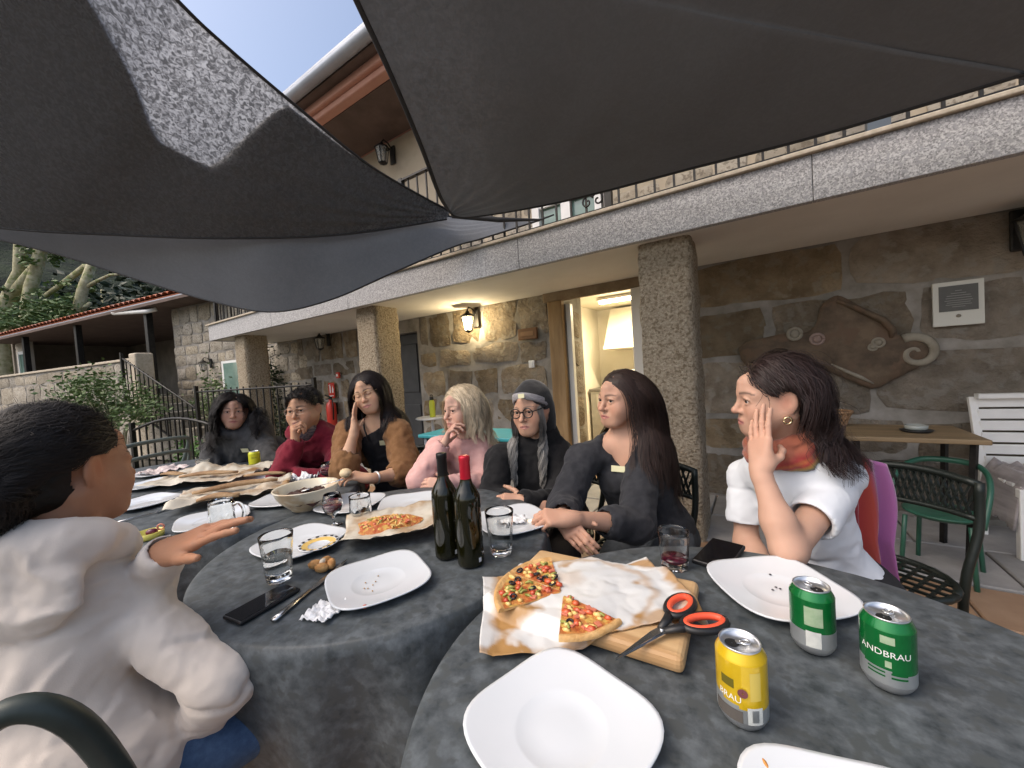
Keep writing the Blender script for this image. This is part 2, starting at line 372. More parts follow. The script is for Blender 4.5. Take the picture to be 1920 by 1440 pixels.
# roof eave of the upper storey
m_soff = M('eave_soffit', (.09, .062, .05), (.13, .09, .075), 4, rough=.8); m_pink = M('eave_cornice', (.50, .25, .18), (.56, .30, .22), 3, rough=.75)
m_zinc = M('zinc_gutter', (.33, .36, .41), (.40, .43, .48), 4, rough=.45, metal=.3); m_rtile = M('roof_tile', (.36, .11, .055), (.46, .17, .09), 8, rough=.8, rand=.2, bump=.3)
b = MB(); b.box((-1.4, 3.53, 4.70), (13, .75, .06)); eave = b.build('roof', m_soff, house, True)
b = MB(); b.box((-1.4, 3.10, 4.74), (13.02, .13, .13)); b.box((-1.4, 3.02, 4.80), (13.02, .09, .11)); b.build('cornice', m_pink, eave, True, bevel=.02)
b = MB(); b.box((-1.4, 2.93, 4.86), (13.03, .13, .06)); b.build('fascia_board', m_soff, eave, True)
gp = [(-7.95, 2.80+.075*math.cos(t), 4.90+.075*math.sin(t)) for t in np.linspace(math.pi, 2*math.pi, 9)]
b = MB(); b.grid(np.array([[(x, p[1], p[2]) for p in gp] for x in (-7.95, 5.1)])); b.box((-1.4, 2.735, 4.915), (13.05, .02, .02)); b.build('gutter', m_zinc, eave, True, solid=.006)
b = MB(); b.add([(-7.95, 2.86, 4.93), (5.1, 2.86, 4.93), (5.1, 6.5, 6.4), (-7.95, 6.5, 6.4)], [(0, 1, 2, 3)]); b.build('roof_slope', m_rtile, eave, True, solid=.06)
b = MB(); b.box((-1.4, 5.0, 3.65), (12.6, .1, 2.5)); b.build('rear_wall', m_wallup, house, True)
# kitchen seen through the open door
m_kw = M('kitchen_wall', (.74, .70, .60), (.78, .74, .65), 4, rough=.6)
b = MB()
b.box((-1.2, 6.65, 1.1), (2.6, .1, 2.3)); b.box((-2.45, 5.5, 1.1), (.1, 2.3, 2.3)); b.box((.15, 5.5, 1.1), (.1, 2.3, 2.3)); b.box((-1.2, 5.5, 2.26), (2.6, 2.4, .08))
b.build('kitchen_wall', m_kw, house, True)
b = MB(); b.box((-1.2, 5.3, -.01), (2.6, 2.8, .03)); b.build('kitchen_floor', m_terra, house, True)
b = MB(); b.box((KD[0]-.085, YW-.005, 1.0), (.17, .09, 2.0)); b.build('door_post', m_timber, house, True, bevel=.01)
b = MB(); b.box((KD[1]+.075, YW-.005, 1.0), (.14, .09, 2.0)); b.build('door_post', m_white, house, True, bevel=.01)
m_lint = M('lintel_stone', (.22, .16, .10), (.30, .23, .15), 9, rough=.9, bump=.6, bscale=25)
b = MB(); b.box(((KD[0]+KD[1])/2-.02, YW-.01, 2.055), (1.16, .06, .115)); b.build('lintel', m_lint, house, True, bevel=.015)
b = MB(); b.box((KD[0]+.028, YW+.09, .99), (.055, .07, 1.95)); b.build('door_frame', m_wpaint, house, True, bevel=.005)
# jagged stone reveal on the left of the opening
zz = 0.0; k = 0
while zz < 1.9:
    h = random.uniform(.26, .42); h = min(h, 1.93-zz); me = stone_mesh(.24, h-.03, .02, 700+k); me.materials.append(m_stone)
    o = bpy.data.objects.new('stone', me); C.objects.link(o); o.parent = house; o.matrix_parent_inverse = pmat(house).inverted(); o.location = (KD[0]+.005, YW+.28, zz+h/2); o.rotation_euler = (0, 0, R(90)); zz += h; k += 1
b = MB(); b.box(((DD[0]+DD[1])/2, YW+.16, .95), (DD[1]-DD[0]-.01, .05, 1.9))
dk = b.build('side_door', m_dark, house, True)
for z in (.5, 1.4): b = MB(); b.box(((DD[0]+DD[1])/2, YW+.128, z), (.62, .02, .72)); b.build('panel', m_dark, dk, True, bevel=.01)
# ---- left wing
TH = R(9.7); WO = np.array([-9.5, 3.1]); WD = np.array([math.cos(TH), math.sin(TH)]); WN = np.array([-WD[1], WD[0]])
annex = thing('annex_house', 'low stone annex with red tiled roof and a dark open porch', 'house', (WO[0], WO[1], 0), TH)
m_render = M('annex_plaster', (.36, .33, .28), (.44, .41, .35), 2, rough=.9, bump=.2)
b = MB(); b.box((.75, 2.2, 1.56), (4.7, 3.56, 3.16)); aw = b.build('wall', m_mortar, annex)
def lay_in(part, **k):
    before = set(C.objects); lay_stones(None, **k)
    for o in set(C.objects)-before: o.parent = part
lay_in(aw, x0=-1.6, x1=3.1, z0=0.3, z1=3.12, y=.42, mat=m_stoneL, rows=(.2, .33), wmin=.22, wmax=.55, seed=21, gap=.035, holes=[(.12, .85, 0, 1.85)])
b = MB(); b.box((.485, .40, .9), (.74, .06, 1.9)); dr = b.build('door', m_wpaint, annex)
b = MB(); b.box((.485, .362, 1.0), (.56, .02, 1.6)); b.build('pane', m_glass_win, dr)
b = MB(); b.box((-6.3, 3.3, 2.0), (9.4, .1, 2.6)); b.box((-10.65, 1.9, 2.0), (.1, 2.9, 2.6)); b.build('porch_wall', M('porch_plaster', (.17, .15, .12), (.24, .21, .17), 3, rough=.9), annex)  # dark plaster deepened for porch shade; unseen side wall added to stop light
b = MB(); b.box((-6.2, 1.5, .62), (9.2, 3.5, 1.2)); b.build('porch_floor', m_mortar, annex)
for s in (-1.9, -5.2, -8.4): b = MB(); b.box((s, .12, 2.2), (.12, .12, 2.0)); b.build('porch_post', m_iron, annex, bevel=.01)
b = MB(); b.box((-10.2, .55, 2.1), (1.2, .1, 2.2)); b.build('end_wall', m_render, annex)
b = MB(); b.box((-9.9, .46, 2.35), (.5, .08, 1.0)); wn = b.build('window', m_wpaint, annex)
b = MB(); b.box((-9.9, .41, 2.35), (.3, .02, .8)); b.build('pane', m_glass_win, wn)
b = MB(); b.box((-9.9, .36, 2.35), (.04, .02, .8)); b.build('mullion', m_wpaint, wn)
b = MB(); b.box((-5.0, 1.65, 3.17), (11.2, 3.5, .06)); rf = b.build('roof', m_soff, annex)
b = MB(); b.box((-4.95, .0, 3.22), (10.7, .1, .10)); b.build('gutter', m_zinc, rf, bevel=.03)
b = MB(); b.tube([(-2.9, -.06, 3.16), (-1.6, -.02, 3.05), (-1.5, .1, 3.1)], .045, 8); b.build('downpipe', m_wpaint, rf)
tb = MB()
tb.grid(np.array([[(.11*math.cos(t), yy, .055*math.sin(t)) for t in np.linspace(0, math.pi, 5)] for yy in (0, .42)]))
tme = tb.mesh('roof_tile'); tme.materials.append(m_rtile)
for i in range(50):
    for j in range(3):
        o = bpy.data.objects.new('roof_tile', tme); C.objects.link(o); o.parent = rf; o.location = (-10.4+i*.215, -.09+j*.38, 3.28+j*.15); o.rotation_euler = (R(21), 0, 0)
b = MB(); b.add([(-10.6, -.05, 3.25), (.45, -.05, 3.25), (.45, 3.6, 4.65), (-10.6, 3.6, 4.65)], [(0, 1, 2, 3)]); b.build('roof_slope', m_rtile, rf, solid=.04)
# terrace parapet and stairs of the annex
par = thing('parapet_wall', 'long pale stone parapet wall in front of the annex porch', 'wall', (WO[0], WO[1], 0), TH)
b = MB(); b.box((-6.1, -.42, .98), (10.0, .2, 1.96)); pw = b.build('wall', m_mortar, par)
lay_in(pw, x0=-11, x1=-1.15, z0=0.2, z1=1.93, y=-.52, mat=m_stoneL, rows=(.3, .5), wmin=.35, wmax=.9, seed=31, gap=.03, dep=.015)
b = MB(); b.box((-6.1, -.42, 1.985), (10.05, .28, .05)); b.build('coping', m_cop, par, bevel=.01)
b = MB(); b.box((-1.08, -.42, 1.05), (.26, .3, 2.1)); b.build('end_post', m_cop, par, bevel=.03)
st = thing('stone_stairs', 'rough stone stairs climbing to the annex porch', 'stairs', (WO[0], WO[1], 0), TH)
for k in range(8):
    b = MB(); zt = 1.2-k*.15; b.box((-.75+k*.36, -.15, zt/2), (.38, .95, zt)); b.build('step', m_stoneL, st, bevel=.015)
def iron_fence(name, label, p0, p1, h, n, arch=0, z0=0, dz=0, group=None, cat='fence'):
    p0 = np.array(p0, float); p1 = np.array(p1, float); t = thing(name, label, cat, (p0[0], p0[1], z0), math.atan2(p1[1]-p0[1], p1[0]-p0[0]))
    if group: t['group'] = group
    L = np.linalg.norm(p1[:2]-p0[:2]); top = [(s*L, 0, h+dz*s+arch*math.sin(math.pi*s)) for s in np.linspace(0, 1, 15)]
    b = MB(); b.tube(top, .016, 6); b.build('top_rail', m_iron, t)
    b = MB(); b.bar((0, 0, .12), (L, 0, .12+dz), .025); b.build('bottom_rail', m_iron, t)
    for x in (0, L): b = MB(); b.box((x, 0, (h+.1)/2+dz*(x > 0)), (.045, .045, h+.1)); b.build('post', m_iron, t)
    for i in range(1, n):
        s = i/n; za = .12+dz*s; zb = h+dz*s+arch*math.sin(math.pi*s); o = bpy.data.objects.new('baluster', bme); C.objects.link(o); o.parent = t; o.location = (s*L, 0, (za+zb)/2); o.scale = (1.1, 1.1, (zb-za)/.8)
    return t
def wp(s, n): q = WO+WD*s+WN*n; return (q[0], q[1])
iron_fence('stair_railing', 'black iron railing sloping down beside the stone stairs', wp(-1.0, -.75), wp(1.3, -.75), 1.0, 16, z0=1.0, dz=-1.05)
iron_fence('iron_fence', 'tall black iron fence at the foot of the stone stairs', wp(1.6, -.9), wp(4.3, -.9), 1.25, 18, z0=0.0)
iron_fence('garden_gate', 'low black iron garden gate with arched top', (-6.7, 1.45), (-5.1, 1.85), .82, 12, arch=.14, z0=0.0, cat='gate')
# ================================================================== VEGETATION
def leaf_mesh(name, pts, size, seed=0, flat=.4):
    rs = np.random.default_rng(seed); n = len(pts)
    a = rs.normal(size=(n, 3)); a[:, 2] *= flat; a /= np.linalg.norm(a, axis=1)[:, None]
    t = rs.normal(size=(n, 3)); bb = np.cross(a, t); bb /= np.linalg.norm(bb, axis=1)[:, None]
    s = size*rs.uniform(.6, 1.35, (n, 1)); cc = np.cross(a, bb)
    P = np.stack([pts-a*s*.5, pts+bb*s*.24+cc*s*.05, pts+a*s*.5, pts-bb*s*.24+cc*s*.05], 1).reshape(-1, 3)
    me = bpy.data.meshes.new(name); me.from_pydata(P.tolist(), [], np.arange(4*n).reshape(-1, 4).tolist()); me.update(); return me
m_leaf = M('leaf_green', (.06, .11, .03), (.15, .22, .07), 2.5, rough=.5, ramp=(.3, .7))
m_leafd = M('leaf_dark', (.012, .022, .010), (.03, .05, .02), 1.5, rough=.55)
m_bark = M('mossy_bark', (.27, .25, .14), (.46, .43, .29), 5, rough=.95, bump=.6, bscale=14, c3=(.20, .22, .09), s3=4)
hx = np.linspace(-70, 30, 40); hy = np.linspace(0, 1, 14)
P = np.array([[(x, 11+48*t+.12*abs(x+10)*0-.0*x, -1+26*t**.8+1.2*noise(np.array([x*.2, t*6, 0.]), 1, 4)) for t in hy] for x in hx])
mb = MB(); mb.grid(P, flip=True); m_hill = M('wooded_hill', (.008, .014, .008), (.03, .045, .02), .9, detail=8, rough=1, bump=1, bscale=3, bdist=.3)
struct(mb.build('hillside', m_hill))
P = np.array([[(-28-30*t, y, -1+22*t**.8+1.2*noise(np.array([y*.2, t*6, 9.]), 1, 4)) for t in hy] for y in np.linspace(-12, 40, 30)])
mb = MB(); mb.grid(P); struct(mb.build('wooded_bank', m_hill))
def tree(name, label, base, limbs, leaves, leaf_mat, lsize, group=None, seed=0):
    """limbs: list of (points, r0, r1); leaves: list of (centre, radii, count)"""
    t = thing(name, label, 'tree', base, 0, group); b = MB()
    for pts, r0, r1 in limbs:
        k = len(pts); b.tube(pts, [r0+(r1-r0)*i/(k-1) for i in range(k)], 9)
    b.build('trunk', m_bark, t)
    rs = np.random.default_rng(seed); P = []
    for c, rad, n in leaves:
        m_ = max(4, n//45); cc = rs.normal(size=(m_, 3)); cc /= np.linalg.norm(cc, axis=1)[:, None]; cc *= rs.uniform(.35, 1, (m_, 1))
        q = np.repeat(cc, n//m_+1, 0)[:n]+rs.normal(size=(n, 3))*.17; P.append(np.array(c)+q*np.array(rad))
    if P:
        o = link_mesh('crown', leaf_mesh('crown', np.concatenate(P), lsize, seed), leaf_mat, t)
    return t
def rel(pts, b): return [tuple(np.array(p)-np.array(b)) for p in pts]
d = 17.0
def tp(px, py, dd=d): return at(px, py, dd)
base = tp(8, 640); base[2] = 0
def stem(px_list, dd=d): return [tp(x, y, dd) for x, y in px_list]
b0 = V(*base)
tree('pollarded_tree', 'tall pollarded tree with pale mossy trunk forking into two bare stubs', tuple(b0), [
    (rel([b0, tp(0, 600), tp(22, 545), tp(38, 510), tp(38, 460), tp(50, 420)], b0), .30, .17), (rel([tp(20, 560), tp(70, 500), tp(78, 470), tp(96, 460)], b0), .24, .16),
    (rel([tp(0, 640), tp(30, 605), tp(60, 590)], b0), .16, .06)], [((tp(70, 610)-b0), (2.0, 2, .5), 900), ((tp(100, 590)-b0), (1.5, 1.6, .5), 600), ((tp(10, 545)-b0), (.9, 1, .5), 120)], m_leaf, .22, 'pollarded trees behind the annex', 1)
b1 = V(*tp(52, 640)); b1[2] = 0
tree('pollarded_tree', 'straight pollarded trunk with a leafy tuft beside the forked tree', tuple(b1), [(rel([b1, tp(50, 600), tp(58, 540), tp(75, 480), tp(80, 420)], b1), .26, .2)],
     [(tp(78, 478)-b1, (.8, .8, .8), 260), (tp(45, 610)-b1, (1.8, 1.5, .5), 400)], m_leaf, .22, 'pollarded trees behind the annex', 2)
b2 = V(*tp(142, 640)); b2[2] = 0
tree('pollarded_tree', 'pollarded tree with cut stub and one thin branch reaching out over the annex roof', tuple(b2), [
    (rel([b2, tp(146, 590), tp(155, 545), tp(172, 498)], b2), .24, .17), (rel([tp(176, 505), tp(160, 500), tp(120, 530), tp(85, 555)], b2), .15, .09),
    (rel([tp(158, 540), tp(180, 528), tp(205, 516), tp(240, 513)], b2), .09, .04), (rel([tp(148, 590), tp(160, 575), tp(170, 568)], b2), .1, .07)], [(tp(110, 580)-b2, (1.6, 1.4, .6), 700), (tp(120, 540)-b2, (1.0, 1, .5), 120)], m_leaf, .22, 'pollarded trees behind the annex', 3)
for k, (px, dd, h) in enumerate(((40, 27, 9), (190, 26, 8.5), (300, 24, 8), (400, 24, 9), (-120, 27, 9))):
    q = tp(px, 560, dd); q[2] = 0
    tree('evergreen_tree', ['tall dark evergreen behind the forked pollarded tree', 'dark evergreen behind the thin reaching branch', 'dark evergreen above the red annex roof', 'dark evergreen rising behind the annex stone gable', 'dark evergreen at the far end of the annex'][k], tuple(q),
         [([(0, 0, 0), (.1, 0, h*.5), (0, .1, h)], .35, .1)], [((0, 0, h*.62), (3.6, 3.2, h*.45), 3600)], m_leafd, .5, 'dark evergreens behind the annex', 40+k)
def bush(name, label, c, rad, n, size, seed, mat=m_leaf, cat='shrub', group=None):
    t = thing(name, label, cat, (c[0], c[1], 0), 0, group); rs = np.random.default_rng(seed); b = MB(); ends = []
    for i in range(16):
        dv = rs.normal(size=3); dv /= np.linalg.norm(dv); e = np.array([0, 0, c[2]])+dv*np.array(rad)*rs.uniform(.5, 1); ends.append(e)
        b.tube([(rs.uniform(-.05, .05), rs.uniform(-.05, .05), 0), tuple(np.array([0, 0, c[2]*.6])+e*np.array([.3, .3, 0])), tuple(e)], [.015, .01, .003], 5)
    b.build('stem', m_bark, t)
    q = np.repeat(np.array(ends), n//16+1, 0)[:n]+rs.normal(size=(n, 3))*np.array(rad)*.26; q[:, 2] = np.maximum(q[:, 2], .03)
    link_mesh('foliage', leaf_mesh('foliage', q, size, seed), mat, t); return t
q = at(215, 752, 6.6); bush('garden_bush', 'spreading light green bush below the parapet wall', q, (.85, .6, .42), 3200, .075, 5)
q = at(392, 742, 7.4); bush('leafy_shrub', 'thin leafy shrub beside the annex door', q, (.3, .3, .5), 700, .07, 6)
q = at(372, 835, 5.0); bush('low_plant', 'low bright green plant growing at the foot of the garden gate', (q[0], q[1], .35), (.3, .25, .3), 900, .06, 8, M('leaf_bright', (.05, .13, .02), (.12, .24, .05), 4, rough=.45))
bush('climbing_ivy', 'dark ivy covering the corner beside the end pillar', (-7.75, 3.75, .95), (.32, .3, .85), 2600, .075, 9, m_leafd)
# ================================================================== SHADE SAILS
def sail_mat(name, base, tr):
    mt = bpy.data.materials.new(name); mt.use_nodes = True; N = mt.node_tree.nodes; Lk = mt.node_tree.links.new
    b = N['Principled BSDF']; b.inputs['Roughness'].default_value = .8; b.inputs['Specular IOR Level'].default_value = .15
    tc = N.new('ShaderNodeTexCoord')
    n1 = N.new('ShaderNodeTexNoise'); n1.inputs['Scale'].default_value = 3; n1.inputs['Detail'].default_value = 9; n1.inputs['Roughness'].default_value = .7; Lk(tc.outputs['Object'], n1.inputs['Vector'])
    r1 = N.new('ShaderNodeValToRGB'); r1.color_ramp.elements[0].color = (*[c*.85 for c in base], 1); r1.color_ramp.elements[1].color = (*[c*1.15 for c in base], 1); Lk(n1.outputs['Fac'], r1.inputs[0]); Lk(r1.outputs[0], b.inputs['Base Color'])
    n2 = N.new('ShaderNodeTexNoise'); n2.inputs['Scale'].default_value = 42; n2.inputs['Detail'].default_value = 4; n2.inputs['Distortion'].default_value = 1.2; Lk(tc.outputs['Object'], n2.inputs['Vector'])
    r2 = N.new('ShaderNodeValToRGB'); r2.color_ramp.elements[0].position = .40; r2.color_ramp.elements[1].position = .64
    r2.color_ramp.elements[0].color = (tr*.28, tr*.30, tr*.33, 1); r2.color_ramp.elements[1].color = (tr*1.5, tr*1.56, tr*1.65, 1); Lk(n2.outputs['Fac'], r2.inputs[0])
    tl = N.new('ShaderNodeBsdfTranslucent'); Lk(r2.outputs[0], tl.inputs[0])
    bp = N.new('ShaderNodeBump'); bp.inputs['Strength'].default_value = .08; bp.inputs['Distance'].default_value = .004; Lk(n2.outputs['Fac'], bp.inputs['Height']); Lk(bp.outputs[0], b.inputs['Normal'])
    ad = N.new('ShaderNodeAddShader'); Lk(b.outputs[0], ad.inputs[0]); Lk(tl.outputs[0], ad.inputs[1]); Lk(ad.outputs[0], N['Material Output'].inputs[0]); return mt
m_sail = sail_mat('shade_cloth', (.155, .165, .180), .012); m_thin = sail_mat('thin_shade_cloth', (.085, .085, .088), .22)
m_hem = M('sail_hem', (.03, .03, .032), rough=.7)
def resample(pts, n):
    pts = np.array(pts, float); k = len(pts); out = []
    for u in np.linspace(0, k-1, n):      # catmull-rom
        i = min(int(u), k-2); t = u-i; p0 = pts[max(i-1, 0)]; p1 = pts[i]; p2 = pts[i+1]; p3 = pts[min(i+2, k-1)]
        out.append(.5*((2*p1)+(-p0+p2)*t+(2*p0-5*p1+4*p2-p3)*t*t+(-p0+3*p1-3*p2+p3)*t**3))
    return np.array(out)
def sail(name, label, edge_a, edge_b, n=44, mm=22, sag=0, wr=.012, seed=0, hem=True, mat=None):
    A = resample(edge_a, n); B = resample(edge_b, n); t = np.linspace(0, 1, mm)[None, :, None]
    P = A[:, None]*(1-t)+B[:, None]*t; env = (np.sin(np.pi*np.linspace(0, 1, n))[:, None]*np.sin(np.pi*np.linspace(0, 1, mm))[None])
    P[..., 2] -= sag*env; P[..., 2] += wr*fbm(P*np.array([1, 1, .3]), 1.6, seed)*env; ang = np.linspace(0, 1, mm)[None, :]; P[..., 2] += .010*np.sin(ang*38+4*noise(P, 1.3, seed+2))*np.exp(-np.linspace(0, 1, n)[:, None]*2.5)*np.minimum(np.linspace(0, 1, n)[:, None]*8, 1)*np.sin(np.pi*ang)
    c = P.reshape(-1, 3).mean(0); th = thing(name, label, 'shade sail', tuple(c), 0, 'grey shade sails')
    mb = MB(); mb.grid(P-c); mb.build('cloth', mat or m_sail, th)
    if hem:
        mb = MB(); mb.tube(A-c, .013, 7, flat=.5); mb.build('hem', m_hem, th)
        mb = MB(); mb.tube(B-c, .013, 7, flat=.5); mb.build('hem', m_hem, th)
    return th
C0 = ony(848, 402, 2.45)
lefte = [C0, onz(826, 370, 2.44), onz(790, 275, 2.52), onz(735, 145, 2.62), onz(668, 0, 2.74), onz(600, -150, 2.84), onz(560, -260, 2.9)]
fare = [C0, ony(885, 407, 2.45), ony(1050, 379, 2.45), ony(1300, 315, 2.45), ony(1500, 264, 2.45), ony(1715, 202, 2.45), ony(1920, 140, 2.45), ony(2300, 24, 2.45), V(4.4, 2.2, 2.5)]
sail('shade_sail', 'broad dark grey shade sail stretched over the near tables beside the balcony', lefte, fare[:8]+[V(4.5, 1.6, 2.55)], n=60, mm=40, sag=.0)
e1 = [q+V(.28, .0, .22) for q in lefte]; e2 = [q+V(.1, -.03, .2) for q in fare]
sail('shade_sail', 'second grey cloth layer lying above the broad sail by the balcony', [q+V(.06, 0, 0) for q in e1], e2, sag=-.02, hem=False)
m_sail_pts = [(838, 411, 3.25), (640, 440, 3.1), (420, 447, 3.0), (200, 440, 3.0), (0, 428, 3.0), (-400, 385, 3.1)]
seam = [at(*q) for q in m_sail_pts]
topA = [at(*q) for q in [(842, 396, 3.25), (700, 315, 2.8), (565, 207, 2.42), (425, 88, 2.1), (332, 0, 1.9), (110, -240, 1.6)]]
sail('shade_sail', 'dark grey sail with bright patch where sky shines through the single cloth', seam, topA, sag=.05, seed=3, mat=m_thin)
botB = [at(*q) for q in [(1012, 413, 3.36), (905, 447, 3.3), (850, 463, 3.28), (740, 510, 3.3), (620, 562, 3.35), (510, 585, 3.4), (400, 566, 3.45), (250, 522, 3.5), (100, 475, 3.5), (-100, 425, 3.5), (-400, 340, 3.5)]]
topB = [at(*q) for q in [(930, 408, 3.38), (835, 404, 3.36), (760, 368, 3.22), (680, 318, 3.05), (600, 270, 2.9), (512, 208, 2.66), (410, 287, 2.8), (300, 330, 2.95), (150, 330, 3.05), (-100, 300, 3.15), (-400, 240, 3.25)]]
sail('shade_sail', 'slack grey sail with sagging lower edge hanging in front of the balcony', botB, topB, n=80, sag=.05, seed=5)
def layer_over(name, label, ea, eb, tmax, lift, n=90, mm=26):
    A = resample(ea, n); B = resample(eb, n); us = np.linspace(0, 1, n); tm = np.interp(us, [q[0] for q in tmax], [q[1] for q in tmax]); env_u = np.sin(np.pi*us)
    P = np.zeros((n, mm, 3))
    for i in range(n):
        for j in range(mm): t = tm[i]*j/(mm-1); P[i, j] = A[i]*(1-t)+B[i]*t; P[i, j, 2] += lift-.05*env_u[i]*math.sin(math.pi*t)
    c = P.reshape(-1, 3).mean(0); th = thing(name, label, 'shade sail', tuple(c), 0, 'grey shade sails'); mb = MB(); mb.grid(P-c); mb.build('cloth', m_sail, th)
    mb = MB(); mb.tube(P[:, -1]-c, .006, 6, flat=.5); mb.build('hem', m_hem, th); return th
layer_over('shade_sail', 'upper grey cloth lying over the patched sail', seam, topA, [(0, .97), (.43, .97), (.455, .88), (.5, .55), (.62, .60), (.86, .86), (1, .98)], .014)
b = MB(); q = ony(935, 412, 2.6); q2 = ony(1013, 412, 2.8); b.tube([C0, q, q2, (q2[0]+.1, 2.85, 2.49)], [.03, .02, .008, .006], 7); b.build('sail_rope', m_hem); tag(bpy.data.objects['sail_rope'], 'dark strap tying the sail corners to the balcony railing', 'strap')
for k, (p, lb) in enumerate((((4.45, 1.9, 0), 'grey steel pole holding the broad sail'),)):
    b = MB(); b.lathe([(.03, 0), (.03, 3.05), (.001, 3.06)], 12); o = b.build('sail_pole', m_zinc); o.location = p; tag(o, lb, 'pole')
# ================================================================== WALL LANTERNS
m_lglass = M('lantern_glass', (.5, .5, .46), rough=.15, spec=.6, alpha=.35); m_lit = M('lit_bulb', (1, .9, .7), emit=(1, .80, .45), estr=55)
m_litglass = M('lit_lantern_glass', (.9, .85, .7), rough=.3, trans=.0, alpha=.25, emit=(1, .82, .5), estr=2.0)
def lantern(label, loc, rz=0, lit=False, s=1):
    t = thing('wall_lantern', label, 'lantern', loc, rz, 'wall lanterns'); t.scale = (s, s, s)
    b = MB(); b.box((0, .0, .02), (.09, .02, .22)); b.build('back_plate', m_iron, t, bevel=.01)
    b = MB(); b.tube([(0, 0, .08), (0, -.06, .14), (0, -.13, .15), (0, -.16, .11)], .009, 7); b.build('arm', m_iron, t)
    b = MB(); b.lathe([(.001, .115), (.02, .10), (.035, .075), (.09, .045), (.095, .035), (.001, .035)], 6, (0, -.16, 0)); b.build('cap', m_iron, t)
    b = MB()
    for k in range(6):
        an = k*math.pi/3; b.bar((.082*math.cos(an), -.16+.082*math.sin(an), .036), (.05*math.cos(an), -.16+.05*math.sin(an), -.14), .008)
    b.lathe([(.001, -.17), (.018, -.16), (.05, -.145), (.054, -.135), (.001, -.135)], 6, (0, -.16, 0)); b.build('cage', m_iron, t)
    b = MB(); b.lathe([(.078, .034), (.047, -.134)], 6, (0, -.16, 0)); b.build('glass', m_litglass if lit else m_lglass, t)
    b = MB(); b.lathe([(.001, -.06), (.02, -.05), (.028, -.03), (.02, 0), (.012, .03), (.001, .03)], 10, (0, -.16, 0)); b.build('bulb', m_lit if lit else m_lglass, t)
    if lit:
        L = bpy.data.lights.new('lantern_light', 'POINT'); L.energy = 54; L.color = (1, .80, .48); L.shadow_soft_size = .03
        lo = bpy.data.objects.new('lantern_light', L); C.objects.link(lo); lo.parent = t; lo.location = (0, -.16, -.04)
    return t
lantern('lit wall lantern glowing warm beside the open kitchen door', (-3.0, 3.88, 1.93), 0, True)
lantern('unlit black lantern on the wall behind the middle pillar', (-6.2, 3.88, 1.98))
lantern('dark lantern on the upper storey wall above the balcony railing', (-4.31, 3.9, 4.42), s=1.15)
lantern('unlit black lantern beside the framed notice', (1.42, 3.88, 1.93), s=1.2)
q = wp(-.26, .38); lantern('small black lantern beside the annex door', (q[0], q[1], 1.82), TH, s=.9)
# ================================================================== THINGS ON THE WALL
m_red = M('signal_red', (.5, .03, .02), (.58, .05, .03), 6, rough=.35, coat=.3); m_paper = M('notice_paper', (.62, .62, .56), rough=.6)
t = thing('framed_notice', 'white framed notice with dark printed panel on the brown stone wall', 'notice', (1.13, 3.868, 1.53))
b = MB(); b.box((0, 0, 0), (.24, .02, .30)); b.build('board', m_paper, t, bevel=.004)
b = MB(); b.box((0, -.012, .035), (.182, .006, .172)); b.build('printed_panel', M('print_grey', (.085, .085, .08), (.11, .11, .1), 10, rough=.5), t)
b = MB(); m_ptext = M('print_white', (.26, .26, .245), rough=.6)
for k, (wd, z) in enumerate(((.03, .085), (.07, .068), (.11, .052), (.12, .036), (.13, .020), (.11, .006), (.12, -.008), (.06, -.022))): b.box((0, -.0165, z), (wd, .002, .004))
b.build('printed_lines', m_ptext, t)
b = MB(); b.lathe([(.001, 0), (.012, 0), (.012, .003), (.001, .003)], 12); o = b.build('printed_mark', M('print_brown', (.25, .22, .17), rough=.6), t); place(o, (0, -.010, -.085), rx=R(90))
t = thing('wooden_sign', 'small carved wooden sign on the wall beside the kitchen doorway', 'sign', (-2.25, 3.865, 1.68))
b = MB(); b.box((0, 0, 0), (.25, .035, .13)); b.build('board', M('sign_wood', (.13, .06, .025), (.2, .1, .04), 10, rough=.6, stretch=(.2, 1, 1)), t, bevel=.008)
b = MB(); b.box((0, -.019, .0), (.17, .006, .055)); b.build('carved_panel', M('sign_wood_light', (.24, .13, .06), rough=.6), t, bevel=.004)
t = thing('light_switch', 'small white switch box on the wall below the wooden sign', 'switch', (-2.22, 3.868, 1.33))
b = MB(); b.box((0, 0, 0), (.075, .03, .085)); b.build('box', m_wpaint, t, bevel=.006)
b = MB(); b.box((0, -.018, 0), (.04, .008, .05)); b.build('rocker', m_wpaint, t, bevel=.003)
t = thing('fire_extinguisher', 'red fire extinguisher hung on the stone wall under its sign', 'extinguisher', (-6.12, 3.78, .52))
b = MB(); b.lathe([(.001, 0), (.075, .0), (.08, .02), (.08, .34), (.07, .39), (.03, .43), (.03, .46), (.001, .46)], 20); b.build('cylinder', m_red, t)
b = MB(); b.box((0, 0, .48), (.05, .03, .05)); b.bar((0, 0, .5), (-.10, -.03, .54), .02); b.bar((0, 0, .47), (-.09, -.03, .47), .018); b.build('valve', m_iron, t)
b = MB(); b.tube([(.02, -.02, .48), (.10, -.03, .45), (.105, -.03, .3), (.09, -.03, .12)], .011, 7); b.build('hose', m_iron, t)
b = MB(); b.box((0, .09, .3), (.05, .04, .2)); b.build('bracket', m_iron, t)
t = thing('extinguisher_sign', 'red safety sign with white flame and extinguisher symbol', 'sign', (-6.2, 3.862, 1.13))
b = MB(); b.box((0, 0, 0), (.17, .008, .26)); b.build('plate', m_red, t)
b = MB(); b.box((-.03, -.006, .015), (.03, .002, .12)); b.box((-.03, -.006, .09), (.012, .002, .03)); b.box((-.055, -.006, .085), (.03, .002, .008))
